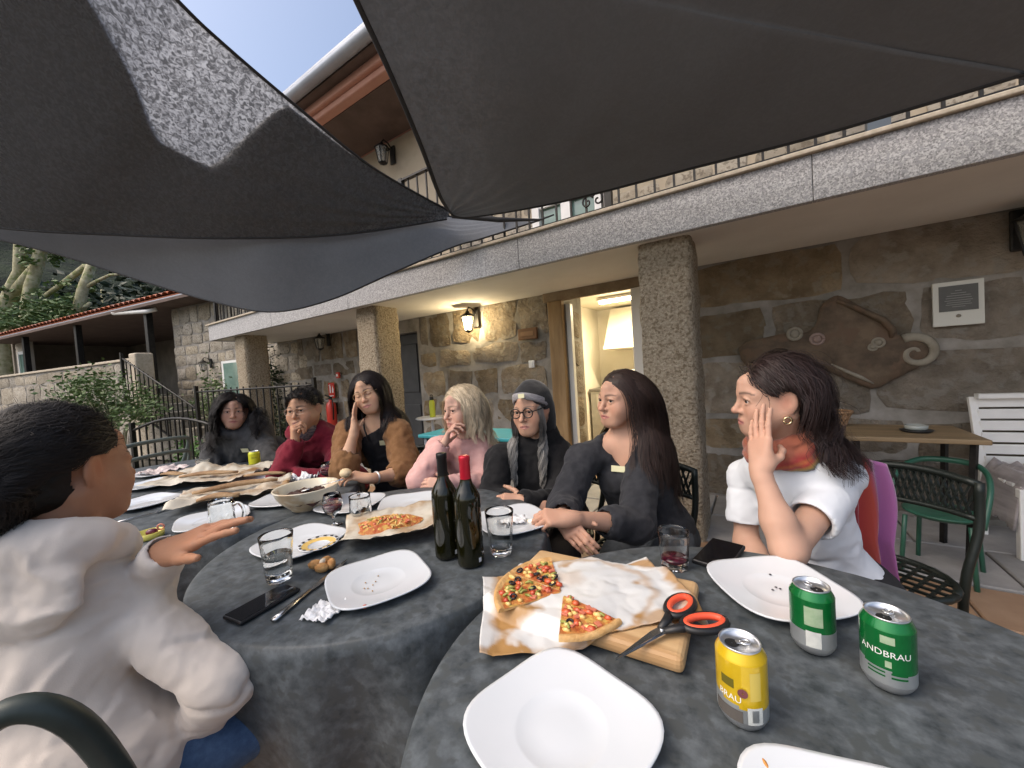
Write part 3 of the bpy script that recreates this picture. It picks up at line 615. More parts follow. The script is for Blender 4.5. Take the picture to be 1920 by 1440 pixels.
b.add([(.02, -.006, -.04), (.06, -.006, -.04), (.065, -.006, .02), (.04, -.006, .09), (.025, -.006, .03)], [(0, 1, 2, 3, 4)]); b.box((0, -.006, -.095), (.12, .002, .016)); b.build('symbol', m_wpaint, t)
t = thing('alarm_call_point', 'tiny red alarm call point above the extinguisher sign', 'alarm', (-5.98, 3.862, 1.38))
b = MB(); b.box((0, 0, 0), (.075, .035, .1)); b.build('box', m_red, t, bevel=.006)
b = MB(); b.box((0, -.02, 0), (.04, .006, .04)); b.build('glass', m_wpaint, t)
# fossil relief on the wall
t = thing('fossil_relief', 'brown stone relief with a carved spiral shell and round fossils on the wall', 'relief', (.42, 3.875, 1.36))
m_rel = M('relief_brown', (.065, .046, .031), (.16, .115, .075), 6, detail=9, c3=(.13, .085, .055), s3=9, rough=.8, bump=.5, bscale=14, bdist=.02); m_relp = M('relief_pale', (.22, .195, .15), (.29, .265, .21), 12, rough=.8, bump=.4)
out = [(-.58, -.02), (-.50, .03), (-.38, .05), (-.24, .07), (-.12, .06), (-.05, .12), (-.02, .25), (.06, .32), (.13, .30), (.28, .16), (.40, .05), (.42, -.02), (.56, -.07), (.60, -.17), (.52, -.25), (.38, -.34), (.27, -.40), (.12, -.32), (-.06, -.22), (-.25, -.22), (-.42, -.24), (-.55, -.16)]
out = [tuple(q) for q in resample([(x, 0, z) for x, z in out]+[(out[0][0], 0, out[0][1])], 60)[:-1]]
n = len(out); rings = [(1.0, 0), (.97, -.028), (.8, -.036), (.5, -.042), (.2, -.045)]; b = MB(); vs = []; cx, cz = .05, -.05
for k, (sc, y) in enumerate(rings):
    for (x, _, z) in out:
        xx, z2 = cx+(x-cx)*sc, cz+(z-cz)*sc; vs.append((xx, y+.008*fbm(np.array([xx, z2, .5]), 9, 4), z2))
vs.append((cx, -.045, cz)); fs = [(k*n+i, k*n+(i+1) % n, (k+1)*n+(i+1) % n, (k+1)*n+i) for k in range(len(rings)-1) for i in range(n)]+[((len(rings)-1)*n+i, (len(rings)-1)*n+(i+1) % n, len(vs)-1) for i in range(n)]
b.add(vs, fs, 0, True); b.build('slab', m_rel, t)
pts = [(.495+(.015+.0135*a)*math.cos(a+.6), -.035, -.15+(.015+.0135*a)*math.sin(a+.6)) for a in np.linspace(0, 4*math.pi*.62, 40)]
b = MB(); b.tube(pts, [.012+.02*i/39 for i in range(40)], 8, flat=.7); b.build('spiral', m_relp, t)
for x, z, r, mt in ((-.19, .055, .055, m_relp), (-.05, .0, .05, M('relief_pink', (.24, .17, .14), (.3, .22, .19), 20, rough=.6)), (.30, -.06, .04, m_relp), (.27, -.09, .03, m_relp)):
    b = MB(); b.tube([(x+r*.8*math.cos(a), -.045, z+r*.8*math.sin(a)) for a in np.linspace(0, 2*math.pi, 20)], r*.24, 6); b.ball((x, -.03, z), (r*.7, .03, r*.7), 10); b.build('round_fossil', mt, t)
b = MB(); b.tube([(.03, -.04, -.2), (.12, -.045, -.26), (.2, -.04, -.31), (.27, -.035, -.36)], [.006, .012, .014, .005], 7); b.build('ridge', m_relp, t)
b = MB(); b.tube([(.08, -.03, .28), (.2, -.04, .2), (.33, -.045, .1), (.38, -.04, .02), (.37, -.035, -.03)], [.03, .035, .04, .04, .02], 8, flat=.6); b.build('ridge', m_rel, t)
# ================================================================== KITCHEN FITTINGS
t = thing('range_hood', 'white sloping range hood in the lit kitchen', 'range hood', (-1.63, 6.3, 1.5))
b = MB(); vs = [(-.45, -.35, 0), (.45, -.35, 0), (.45, .28, 0), (-.45, .28, 0), (-.45, .05, .68), (.38, .05, .68), (.38, .28, .68), (-.45, .28, .68)]
vs = vs[:4]+[(x, y, .07) for x, y, z in vs[:4]]+vs[4:]; b.add(vs, [(0, 3, 2, 1)]+[(k, (k+1) % 4, (k+1) % 4+4, k+4) for k in range(4)]+[(k+4, (k+1) % 4+4, (k+1) % 4+8, k+8) for k in range(4)]+[(8, 9, 10, 11)]); b.build('canopy', m_kw, t)
b = MB(); b.bar((-.46, -.36, .035), (.46, -.36, .035), .02, .05); b.build('trim', m_wpaint, t)
t = thing('kitchen_counter', 'kitchen counter with steel stove and drawers behind the doorway', 'counter', (-1.5, 6.25, 0))
b = MB(); b.box((0, 0, .42), (1.7, .6, .84)); b.build('cabinet', M('steel_front', (.3, .3, .3), (.38, .37, .36), 4, rough=.35, metal=.7), t)
b = MB(); b.box((0, -.01, .865), (1.74, .64, .04)); b.build('worktop', M('dark_worktop', (.12, .11, .10), rough=.4), t, bevel=.005)
for x in (-.5, .1, .6): b = MB(); b.box((x, -.31, .7), (.5, .02, .2)); d_ = b.build('drawer', M('steel_drawer', (.42, .41, .39), rough=.35, metal=.6), t, bevel=.004); b = MB(); b.bar((x-.15, -.33, .73), (x+.15, -.33, .73), .014); b.build('handle', m_zinc, d_)
t = thing('microwave', 'white microwave standing on the kitchen counter', 'microwave', (-1.75, 6.3, .885))
b = MB(); b.box((0, 0, .14), (.42, .3, .28)); b.build('case', m_wpaint, t, bevel=.008)
b = MB(); b.box((.08, -.155, .17), (.2, .012, .16)); b.build('window', m_dark, t)
t = thing('cooking_pot', 'steel cooking pot with lid on the kitchen counter', 'pot', (-1.28, 6.2, .885))
b = MB(); b.lathe([(.001, 0), (.11, 0), (.115, .01), (.115, .13), (.12, .135)], 20); b.build('body', m_zinc, t)
b = MB(); b.lathe([(.12, .137), (.06, .165), (.015, .17), (.015, .19), (.001, .195)], 20); b.build('lid', m_zinc, t)
t = thing('wall_shelf', 'wooden shelf with stacked crockery in the lit kitchen', 'shelf', (-1.02, 6.45, 1.3))
for k, z in enumerate((0, .38, .62)): b = MB(); b.box((0, 0, z), (.75, .28, .035)); b.build('board', m_timber if k == 0 else m_wpaint, t)
for x in (-.35, .35): b = MB(); b.bar((x, -.1, 0), (x, .1, .9), .025); b.build('bracket', m_timber, t)
for k, (x, hh, mt) in enumerate(((-.2, .16, 'orange'), (-.02, .1, 'cream'), (.16, .14, 'grey'))):
    b = MB(); b.lathe([(.001, 0), (.05, 0), (.065, .02), (.07, hh), (.06, hh+.01), (.001, hh-.01)], 14); o = b.build('storage_jar', {'orange': M('jar_orange', (.55, .2, .06), rough=.4), 'cream': M('jar_cream', (.6, .55, .4), rough=.4), 'grey': M('jar_grey', (.1, .1, .1), rough=.4)}[mt]); o.location = (-1.02+x, 6.42, 1.32); tag(o, {'orange': 'orange storage jar', 'cream': 'low cream storage jar', 'grey': 'black storage jar'}[mt]+' on the kitchen shelf', 'jar', 'jars on the kitchen shelf')
t = thing('ceiling_light', 'bright strip light on the kitchen ceiling', 'light', (-1.3, 5.35, 2.19))
b = MB(); b.box((0, 0, .0), (1.25, .1, .035)); b.build('housing', m_wpaint, t)
b = MB(); b.tube([(-.6, 0, -.04), (.6, 0, -.04)], .022, 10); b.build('tube', M('lit_tube', (1, 1, 1), emit=(1, .86, .58), estr=22), t)
L = bpy.data.lights.new('kitchen_light', 'AREA'); L.shape = 'RECTANGLE'; L.size = 1.2; L.size_y = .1; L.energy = 52; L.color = (1, .83, .52)
lo = bpy.data.objects.new('kitchen_light', L); C.objects.link(lo); lo.parent = t; lo.location = (0, 0, -.075)
# ================================================================== TABLES
TZ = .74
def cloth_mat():
    mt = M('slate_oilcloth', (.030, .037, .041), (.138, .156, .168), 30, detail=14, rough=.55, ramp=(.32, .82), bump=.12, bscale=7, bdist=.012, c3=(.06, .068, .07), s3=38)
    return mt
m_cloth = cloth_mat()
def round_table(label_t, label_c, c, r, seed, drop=.36, folds=11):
    t = thing('round_table', label_t, 'table', (c[0], c[1], 0), 0, 'round garden tables')
    b = MB(); b.lathe([(.001, .70), (r-.02, .70), (r-.012, .71), (r-.012, .733), (.001, .733)], 48); b.build('table_top', m_iron, t)
    for k in range(4):
        an = k*math.pi/2+.5; b = MB(); b.tube([(.12*math.cos(an), .12*math.sin(an), .70), (.16*math.cos(an), .16*math.sin(an), .4), (.34*math.cos(an), .34*math.sin(an), .02)], .017, 8); b.build('leg', m_iron, t)
    b = MB(); b.tube([(.17*math.cos(q), .17*math.sin(q), .38) for q in np.linspace(0, 2*math.pi, 20)], .01, 6); b.build('ring', m_iron, t)
    rs = np.random.default_rng(seed); n = 120; th = np.linspace(0, 2*math.pi, n, endpoint=False); rows = []
    for q in np.linspace(.0, 1, 12)[1:]:
        rr = r*.985*q; z = TZ+.0015*fbm(np.c_[rr*np.cos(th)+seed, rr*np.sin(th), 0*th], 9, seed); rows.append(np.c_[rr*np.cos(th), rr*np.sin(th), z])
    ph = rs.uniform(0, 6.28, 3)
    for q in np.linspace(0, 1, 14):
        f = (.5+.5*np.sin(folds*th+ph[0]+.9*np.sin(3*th+ph[1])))*(.65+.35*np.sin(5*th+ph[2])); d_ = drop*q*(1+.10*np.sin(4*th+ph[1]))
        rr = r+.006*math.sin(min(q*8, 1.57))+.095*f*(q**.9)-.055*q+.022*q*noise(np.c_[np.cos(th)*2.2+seed, np.sin(th)*2.2, 0*th+q*.8], 1.7, seed); z = TZ-.004-d_; z = z-(1-math.cos(min(q*6, 1.57)))*0
        rows.append(np.c_[rr*np.cos(th), rr*np.sin(th), z])
    P = np.array(rows); P = np.concatenate([P, P[:, :1]], 1); b = MB(); b.grid(P, flip=True)
    b.add([(0, 0, TZ)]+[tuple(x) for x in rows[0]], [(0, i+1, (i+1) % n+1) for i in range(n)], 0, True)
    o = b.build('tablecloth', m_cloth); o.location = (c[0], c[1], 0); tag(o, label_c, 'tablecloth', 'slate tablecloths'); return t
T1, T2, T3, T4 = (0.0, .655), (-1.085, .84), (-2.13, .83), (-3.24, .86)
round_table('round iron garden table under the scissors and the cans', 'dark slate tablecloth under the wooden board and beer cans', T1, .545, 1)
round_table('round iron garden table under the wine bottles', 'dark slate tablecloth under the two wine bottles', T2, .535, 2, drop=.42)
round_table('round iron garden table under the big cream bowl', 'dark slate tablecloth under the cream bowl and beer mug', T3, .52, 3)
round_table('round iron garden table at the end of the row by the gate', 'dark slate tablecloth at the end of the row with crumpled baking paper', T4, .56, 4)
# ================================================================== CROCKERY
m_china = M('white_china', (.60, .63, .655), (.64, .665, .69), 3, rough=.16, spec=.6, coat=.35)
def plate_mesh(side, flat=.5, lift=.017):
    n = 64; th = np.linspace(0, 2*math.pi, n, endpoint=False); rows = []; a = side/2
    def sq(p): return 1/((np.abs(np.cos(th))**p+np.abs(np.sin(th))**p)**(1/p))
    S = sq(3.6)
    for fr, z, w_ in ((.25, .004, 0), (.48, .004, 0), (.52, .0065, .05), (.56, .007, .15), (.7, .009, .5), (.85, .0125, .85), (.96, .016, 1), (1.0, lift, 1), (1.0, lift-.003, 1), (.9, .009, .9), (.6, .001, .3), (.5, .0, 0)):
        prof = (1-w_)+w_*S; rr = a*fr*prof; corner = (S-1)/.2
        rows.append(np.c_[rr*np.cos(th), rr*np.sin(th), z+.004*np.clip(corner, 0, 1.2)*w_*(fr > .6)])
    P = np.array(rows); P = np.concatenate([P, P[:, :1]], 1); b = MB(); b.grid(P, flip=True)
    b.add([(0, 0, .004)]+[tuple(x) for x in rows[0]], [(0, i+1, (i+1) % n+1) for i in range(n)], 0, True)
    b.add([tuple(x) for x in rows[-1]], [tuple(range(n))[::-1]], 0, False)
    return b.mesh('plate')
pme = plate_mesh(.245); pme.materials.append(m_china)
def plate(label, xy, rz, z=TZ+.003, tilt=0, s=1):
    o = bpy.data.objects.new('plate', pme); C.objects.link(o); place(o, (xy[0], xy[1], z), R(rz), rx=tilt, s=s); return tag(o, label, 'plate', 'square white plates')
plate('empty square white plate beside the yellow beer can and board', (-.262, .475), -18)
plate('white plate with a stray chip beside the yellow can', (.088, .478), 14)
plate('empty square white plate behind the green cans', (.012, 1.005), 36)
plate('white plate with a tiny red tomato bit beside the knife', (-.852, .618), 65)
plate('white plate holding the yellow rimmed saucer', (-1.29, .652), 6)
plate('white plate with used napkin behind the wine bottles', (-.742, 1.09), 58)
plate('white plate behind the spaghetti coloured pizza and baking paper', (-1.235, 1.07), 44, s=.98)
plate('white plate tucked beside the cream bowl next to the bottles', (-1.475, .965), 20)
plate('white plate tucked behind the cream bowl on the mug side', (-1.845, .885), 30)
plate('white plate under the fingers beside the beer mug', (-1.865, .612), 70)
plate('white plate with cutlery laid along it', (-2.5, .56), 15)
plate('white plate beside the crumpled baking paper facing the gate', (-2.96, .70), 10)
plate('white plate below the folded pink napkin', (-3.33, .83), 5)
plate('white plate half under the baking paper near the wine tumblers', (-2.40, 1.0), 55, s=.95)
m_crumb = M('crumb', (.30, .17, .06), (.45, .28, .1), 60, rough=.8); m_tom = M('tomato_red', (.42, .045, .02), (.58, .11, .03), 40, rough=.3, spec=.6)
def bit(name, label, cat, xy, z, r, mt, rz=0, group=None):
    b = MB(); b.ball((0, 0, 0), r, 8); o = b.build(name, mt)
    for v in o.data.vertices: v.co *= 1+.12*float(noise(np.array(v.co)*1.0, 160, 3))
    place(o, (xy[0], xy[1], z), rz); return tag(o, label, cat, group)
q = onz(684, 1135, TZ+.02); bit('tomato_bit', 'tiny red tomato bit on the white plate beside the knife', 'tomato', q[:2], TZ+.0175, (.006, .006, .004), m_tom)
q = onz(1432, 1432, TZ+.015); bit('potato_chip', 'short orange chip on the white plate beside the yellow can', 'chip', q[:2], TZ+.0165, (.011, .004, .004), M('chip_orange', (.5, .2, .04), (.6, .28, .07), 60, rough=.6), -1.0)
for k, (px, py) in enumerate(((1579, 1434), (1444, 1076), (1384, 1114), (1455, 1100), (1463, 1103), (1449, 1105))):
    q = onz(px, py, TZ+.012); bit('crumb', 'small dark crumb on the plate beside the yellow can' if k == 0 else 'small dark crumb on the plate behind the green cans', 'crumb', q[:2], TZ+.0155 if k == 0 else TZ+.011, (.003, .002, .0015), m_dark, group='crumbs on plates')
for k in range(7):
    q = onz(700+random.uniform(-22, 22)-10, 1092+random.uniform(-16, 16), TZ+.01); bit('crumb', 'small brown crumb on the plate beside the knife', 'crumb', q[:2], TZ+.0095, (.0025, .0018, .0012), m_crumb, group='crumbs on plates')
# saucer
t = thing('saucer', 'cream saucer with yellow dotted rim lying on a plate', 'saucer', (-1.20, .662, TZ+.012), 0)
b = MB(); b.lathe([(.001, .003), (.028, .003), (.032, .006)], 32); b.lathe([(.032, .006), (.05, .010)], 32, mi=1); b.lathe([(.05, .010), (.06, .013), (.06, .011), (.03, .0), (.001, 0)], 32)
b.build('dish', [m_china, M('saucer_yellow', (.72, .50, .16), rough=.25, coat=.3)], t)
for k in range(14):
    an = k*2*math.pi/14; b = MB(); b.box((.054*math.cos(an), .054*math.sin(an), .0125), (.006, .009, .0015), an); b.build('rim_dash', M('saucer_black', (.03, .03, .03), rough=.4), t)
# ---- cans
m_alu = M('can_aluminium', (.62, .63, .64), (.70, .71, .72), 30, rough=.28, metal=.9); m_can_dark = M('can_hole', (.01, .01, .01), rough=.6)
m_green = M('can_green', (.004, .13, .028), (.006, .16, .036), 20, rough=.25, metal=.35, coat=.4); m_yel = M('can_yellow', (.62, .40, .008), (.70, .47, .015), 20, rough=.28, metal=.3, coat=.4)
m_lime = M('can_lime', (.5, .52, .02), (.58, .6, .04), 20, rough=.3, metal=.2); m_silver = M('can_silver', (.42, .45, .46), (.52, .55, .56), 12, rough=.35, metal=.7); m_ink = M('can_white_print', (.75, .77, .74), rough=.4)
def text_mesh(txt, size):
    cu = bpy.data.curves.new('t', 'FONT'); cu.body = txt; cu.size = size; cu.align_x = 'CENTER'; cu.resolution_u = 3; o = bpy.data.objects.new('t', cu); C.objects.link(o)
    dg = bpy.context.evaluated_depsgraph_get(); me = bpy.data.meshes.new_from_object(o.evaluated_get(dg)); bpy.data.objects.remove(o); bpy.data.curves.remove(cu); return me
def wrap(me, r, z, ang, mat, parent, name, squash=1.0):
    bm = bmesh.new(); bm.from_mesh(me); bmesh.ops.triangulate(bm, faces=bm.faces); bmesh.ops.subdivide_edges(bm, edges=[e for e in bm.edges if e.calc_length() > .004], cuts=2); bm.to_mesh(me); bm.free()
    for v in me.vertices: x, y = v.co.x*squash, v.co.y; an = ang+x/r; v.co = (r*math.cos(an), r*math.sin(an), z+y)
    return link_mesh(name, me, mat, parent)
def patch(b, r, a0, a1, z0, z1, n=8, mi=0):
    b.grid(np.array([[(r*math.cos(q), r*math.sin(q), z) for z in (z0, z1)] for q in np.linspace(a0, a1, n)]), mi=mi, flip=True)
def can(label, xy, rz, body, low, wave, words=(), hole=0.0, group='beer cans', extra=None):
    t = thing('beer_can', label, 'can', (xy[0], xy[1], TZ+.002), rz, group); r = .0331; b = MB(); n = 48
    b.lathe([(.001, .008), (.018, .006), (.024, .0), (.027, .003), (r-.001, .012), (r, .016)], n, mi=1)
    zs = np.linspace(.016, .098, 22); P = []
    for z in zs: P.append([(r*math.cos(q), r*math.sin(q), z) for q in np.linspace(0, 2*math.pi, n+1)])
    P = np.array(P); base = len(b.v); b.grid(P, mi=0, flip=True)
    for k, f in enumerate(b.f):
        if f[0] >= base:
            cz = np.mean([b.v[i][2] for i in f]); ca = math.atan2(np.mean([b.v[i][1] for i in f]), np.mean([b.v[i][0] for i in f]))
            if cz < low+wave*math.sin(ca*1.0+.5): b.m[k] = 2
    b.lathe([(r, .098), (r-.001, .101), (.0275, .1095), (.0268, .1115)], n, mi=0); b.lathe([(.0268, .1115), (.0275, .1135), (.0262, .1145), (.0252, .1125), (.0246, .1085), (.001, .109)], n, mi=1)
    b.build('body', [body, m_alu, low and m_silver or body], t)
    b = MB(); b.lathe([(.001, .1098), (.0095, .1098)], 16, (.011*math.cos(hole), .011*math.sin(hole), 0)); b.build('opening', m_can_dark, t)
    b = MB(); c_, s_ = math.cos(hole), math.sin(hole); b.tube([(c_*(-.007)+.0065*math.cos(q)*c_-.005*math.sin(q)*s_, s_*(-.007)+.0065*math.cos(q)*s_+.005*math.sin(q)*c_, .1115) for q in np.linspace(0, 6.28, 14)], .0014, 5); b.box((0, 0, .1112), (.011, .006, .0012), hole); b.build('pull_tab', m_alu, t)
    for (txt, size, z, an, mt, sq) in words: wrap(text_mesh(txt, size), r+.0004, z, an, mt, t, 'lettering', sq)
    if extra: extra(t, r+.0003)
    return t
m_labl = M('can_label', (.6, .62, .58), (.5, .52, .5), 60, rough=.5); m_lgreen = M('can_pale_green', (.25, .36, .22), (.35, .44, .3), 60, rough=.5)
def toward(xy): return math.atan2(-xy[1], -xy[0])
def ex_green_front(t, r):
    b = MB(); patch(b, r, -.25, .25, .080, .092); b.build('crest', m_lgreen, t)
    b = MB()
    for z in (.028, .034): patch(b, r, -.75, -.1, z, z+.0025); patch(b, r, .1, .7, z, z+.003)
    b.build('fine_print', m_green, t)
    b = MB(); patch(b, r, -.1, .12, .044, .054); b.build('emblem', m_lgreen, t)
def ex_green_back(t, r):
    b = MB(); patch(b, r, -.35, .45, .055, .088); b.build('print_panel', m_lgreen, t)
    b = MB(); patch(b, r+.0003, -.3, .35, .018, .046); b.build('barcode_panel', m_labl, t)
def ex_yellow(t, r):
    b = MB(); patch(b, r, .18, .80, .008+.008, .040); b.build('barcode_panel', m_labl, t)
    b = MB(); patch(b, r+.0003, .35, .62, .020, .037)
    b.build('barcode', m_silver, t)
    b = MB(); patch(b, r, -.85, -.3, .062, .075); b.build('crest', M('can_olive', (.12, .10, .01), rough=.4), t)
    b = MB(); b.lathe([(.001, 0), (.0065, 0)], 16); o = b.build('round_stamp', M('can_stamp', (.16, .05, .05), rough=.4), t); a = .02; place(o, ((r+.0012)*math.cos(a), (r+.0012)*math.sin(a), .06)); o.rotation_euler = (0, R(90), a)
    b = MB(); patch(b, r, .3, .75, .050, .090); b.build('print_panel', M('can_pale_yellow', (.6, .45, .08), rough=.4), t)
    b = MB(); patch(b, r+.0002, -1.2, .0, .006+.01, .033); b.build('dark_panel', M('can_dark_print', (.10, .09, .08), rough=.4), t)
p = (.06, .842); can('open green and silver beer can in front of the empty plate', p, toward(p), m_green, .042, .0, hole=.8, extra=ex_green_back)
p = (.150, .800); can('green and silver beer can with white lettering facing the table edge', p, toward(p), m_green, .040, -.004, words=[('ANDBRAU', .0135, .060, -.1, m_ink, 1.0)], hole=-.3, extra=ex_green_front)
p = (-.041, .628); can('yellow beer can with white label standing between two plates', p, toward(p), m_yel, .040, -.006, words=[('BRAU', .0125, .044, -.5, m_ink, 1.0)], hole=-1.2, extra=ex_yellow)
p = (-2.79, 1.165); can('lime yellow beer can in front of the person in grey', p, toward(p), m_lime, .0, .0, words=[('BRAU', .013, .07, 0, M('can_ink_dark', (.04, .05, .02), rough=.5), 1.0)], hole=.2)
# ---- glass
def glass_mat(name, tint=(1, 1, 1), rough=.0):
    return M(name, tint, rough=rough, trans=1.0, ior=1.47, spec=.5)
m_glass = glass_mat('clear_glass', (.97, .985, .98)); m_water = M('water', (1, 1, 1), trans=1.0, ior=1.33, rough=0)
m_wine = M('red_wine', (.10, .004, .018), rough=.05, spec=.6)
def tumbler(label, xy, rt=.042, rb=.031, h=.125, facets=10, water=0, wine=0, z=TZ+.002, name='tumbler', cat='glass', group='drinking glasses', rz=0):
    t = thing(name, label, cat, (xy[0], xy[1], z), rz, group); n = 60
    def rad(zz): return rb+(rt-rb)*zz/h
    fm = (lambda an, zz: 1-(.035*abs(math.sin(facets*an/2))**.7 if .012 < zz < h*.66 else 0)) if facets else None
    o_ = [(.001, 0), (rad(0)*.92, 0), (rad(0), .004)]+[(rad(z_), z_) for z_ in np.linspace(.013, h*.65, 8)]+[(rad(z_), z_) for z_ in np.linspace(h*.7, h, 4)]
    i_ = [(rad(h)-.0012, h+.0008)]+[(rad(z_)-.0028, z_) for z_ in np.linspace(h-.004, .014, 8)]+[(.001, .011)]
    b = MB(); b.lathe(o_+i_, n, mod=fm); b.build('glass', m_glass, t)
    lv = water or wine
    if lv:
        b = MB(); b.lathe([(.001, .0118), (rad(.015)-.0034, .0145)]+[(rad(z_)-.0032, z_) for z_ in np.linspace(.02, lv, 5)]+[(.001, lv)], n); b.build('water' if water else 'wine', m_water if water else m_wine, t)
    return t
tumbler('faceted tumbler of water beside the black phone', (-1.125, .505), water=.072)
tumbler('empty faceted tumbler in front of the wine bottles', (-.655, .895))
tumbler('straight tumbler with dregs of red wine beside the phone wallet', (-.205, 1.025), rt=.038, rb=.033, h=.095, facets=0, wine=.026)
tumbler('water tumbler at the elbow of the person in grey', tuple(onz(383, 893, TZ)[:2]), rt=.037, rb=.032, h=.1, facets=8)
def mug(label, xy, handle, r=.041, h=.118, dim=True):
    t = thing('beer_mug', label, 'mug', (xy[0], xy[1], TZ+.002), handle, 'glass beer mugs'); n = 56
    fm = lambda an, z: 1+(.014*math.sin(8*an)*math.cos(z*210) if .02 < z < .085 else 0)
    o_ = [(.001, 0), (r*.98, 0), (r*1.04, .006), (r*.96, .016)]+[(r*(.97+.03*math.sin(z*40)), z) for z in np.linspace(.02, .09, 18)]+[(r*.96, .1), (r*.97, h)]
    i_ = [(r*.92, h)]+[(r*.88, z) for z in np.linspace(h-.01, .02, 6)]+[(.001, .015)]
    b = MB(); b.lathe(o_+i_, n, mod=fm); b.build('glass', m_glass, t)
    b = MB(); b.tube(resample([(r*.95, 0, .095), (r*1.5, 0, .10), (r*1.85, 0, .07), (r*1.6, 0, .035), (r*.98, 0, .022)], 16), .0065, 8); b.build('handle', m_glass, t); return t
mug('dimpled glass beer mug with handle behind the pointing fingers', (-1.70, .585), .75)
mug('empty dimpled glass mug beside the baking paper of pizza', (-1.262, .862), 2.6, r=.039, h=.105)
def wineglass(label, xy, level=.02, s=1.0, stem=.045):
    t = thing('wine_glass', label, 'glass', (xy[0], xy[1], TZ+.002), 0, 'drinking glasses'); r = .036*s; z0 = stem
    b = MB(); b.lathe([(.001, 0), (.028*s, .0), (.029*s, .002), (.005, .006), (.0045, z0-.006), (.012, z0), (r*.8, z0+.015), (r, z0+.035), (r*.95, z0+.055), (r*.78, z0+.078), (r*.78-.0014, z0+.078), (r*.95-.0018, z0+.055), (r-.002, z0+.035), (r*.8-.002, z0+.017), (.001, z0+.004)], 40); b.build('glass', m_glass, t)
    if level: b = MB(); b.lathe([(.001, z0+.0048), (r*.8-.0026, z0+.018), (r-.0026, z0+.033), (r-.003, z0+.015+level), (.001, z0+.015+level)], 40); b.build('wine', m_wine, t)
    return t
wineglass('stemmed glass of dark red wine beside the dimpled mug', (-1.345, .805), .024, 1.0, .04)
wineglass('rounded wine tumbler at the elbow of the person in red', (-2.33, 1.16), .016, 1.15, .012)
wineglass('rounded wine tumbler near the piece of bread held by the person in the brown cardigan', (-2.02, 1.2), .022, 1.2, .012)
# ---- bottles
m_bottle = M('bottle_glass', (.016, .016, .004), rough=.03, trans=.55, ior=1.5, spec=.6); m_foil_k = M('black_foil', (.012, .012, .012), rough=.35, metal=.3); m_foil_r = M('red_foil', (.50, .01, .03), (.55, .02, .04), 30, rough=.32, metal=.4)
def bottle(label, xy, foil, sticker):
    t = thing('wine_bottle', label, 'bottle', (xy[0], xy[1], TZ+.002), toward(xy), 'wine bottles')
    o_ = [(.001, .006), (.02, .004), (.033, 0), (.0365, .005), (.037, .012), (.037, .178), (.0355, .192), (.028, .208), (.0185, .224), (.0148, .24), (.0142, .298)]
    i_ = [(.0105, .298), (.0105, .24), (.025, .208), (.0335, .178), (.0335, .02), (.001, .03)]
    b = MB(); b.lathe(o_+i_, 40); b.build('glass', m_bottle, t)
    b = MB(); b.lathe([(.001, .031), (.033, .021), (.0333, .085), (.001, .085)], 32); b.build('wine', m_wine, t)
    b = MB(); b.lathe([(.0151, .238), (.0147, .285), (.0157, .287), (.0157, .299), (.0145, .302), (.001, .302)], 28); b.build('foil', foil, t)
    b = MB(); patch(b, .0374, sticker, sticker+.25, .014, .026, 5); b.build('sticker', M('paper_sticker', (.7, .7, .7), rough=.6), t); return t
bottle('dark wine bottle with black foil neck', (-.790, .815), m_foil_k, .55)
bottle('dark wine bottle with red foil neck', (-.698, .808), m_foil_r, .6)
# ---- bowl
t = thing('serving_bowl', 'big cream bowl with chocolate dessert and a spoon resting across', 'bowl', (-1.645, .875, TZ+.003), 0)
b = MB(); b.lathe([(.001, 0), (.062, 0), (.064, .006), (.09, .03), (.115, .06), (.125, .088), (.129, .092), (.126, .095), (.119, .09), (.108, .06), (.085, .03), (.05, .012), (.001, .01)], 56); b.build('bowl', M('cream_stoneware', (.62, .56, .42), (.70, .65, .52), 9, rough=.3, coat=.3, c3=(.5, .38, .24), s3=11), t)
b = MB(); th = np.linspace(0, 2*math.pi, 41); P = []
for q in np.linspace(.02, 1, 12):
    rr = .098*q; x = rr*np.cos(th)+.004; y = rr*np.sin(th)*.9-.006; x[-1] = x[0]; y[-1] = y[0]
    z = .066*(1-.2*q)+.012*fbm(np.c_[x, y, 0*x], 38, 6)-.02*(q > .97)+.004; P.append(np.c_[x, y, z])
b.grid(np.array(P), flip=True); b.build('chocolate_dessert', M('chocolate', (.035, .012, .008), (.075, .028, .018), 40, rough=.55, bump=.6, bscale=120), t)
m_steel = M('cutlery_steel', (.5, .5, .5), (.6, .6, .6), 8, rough=.22, metal=1.0)
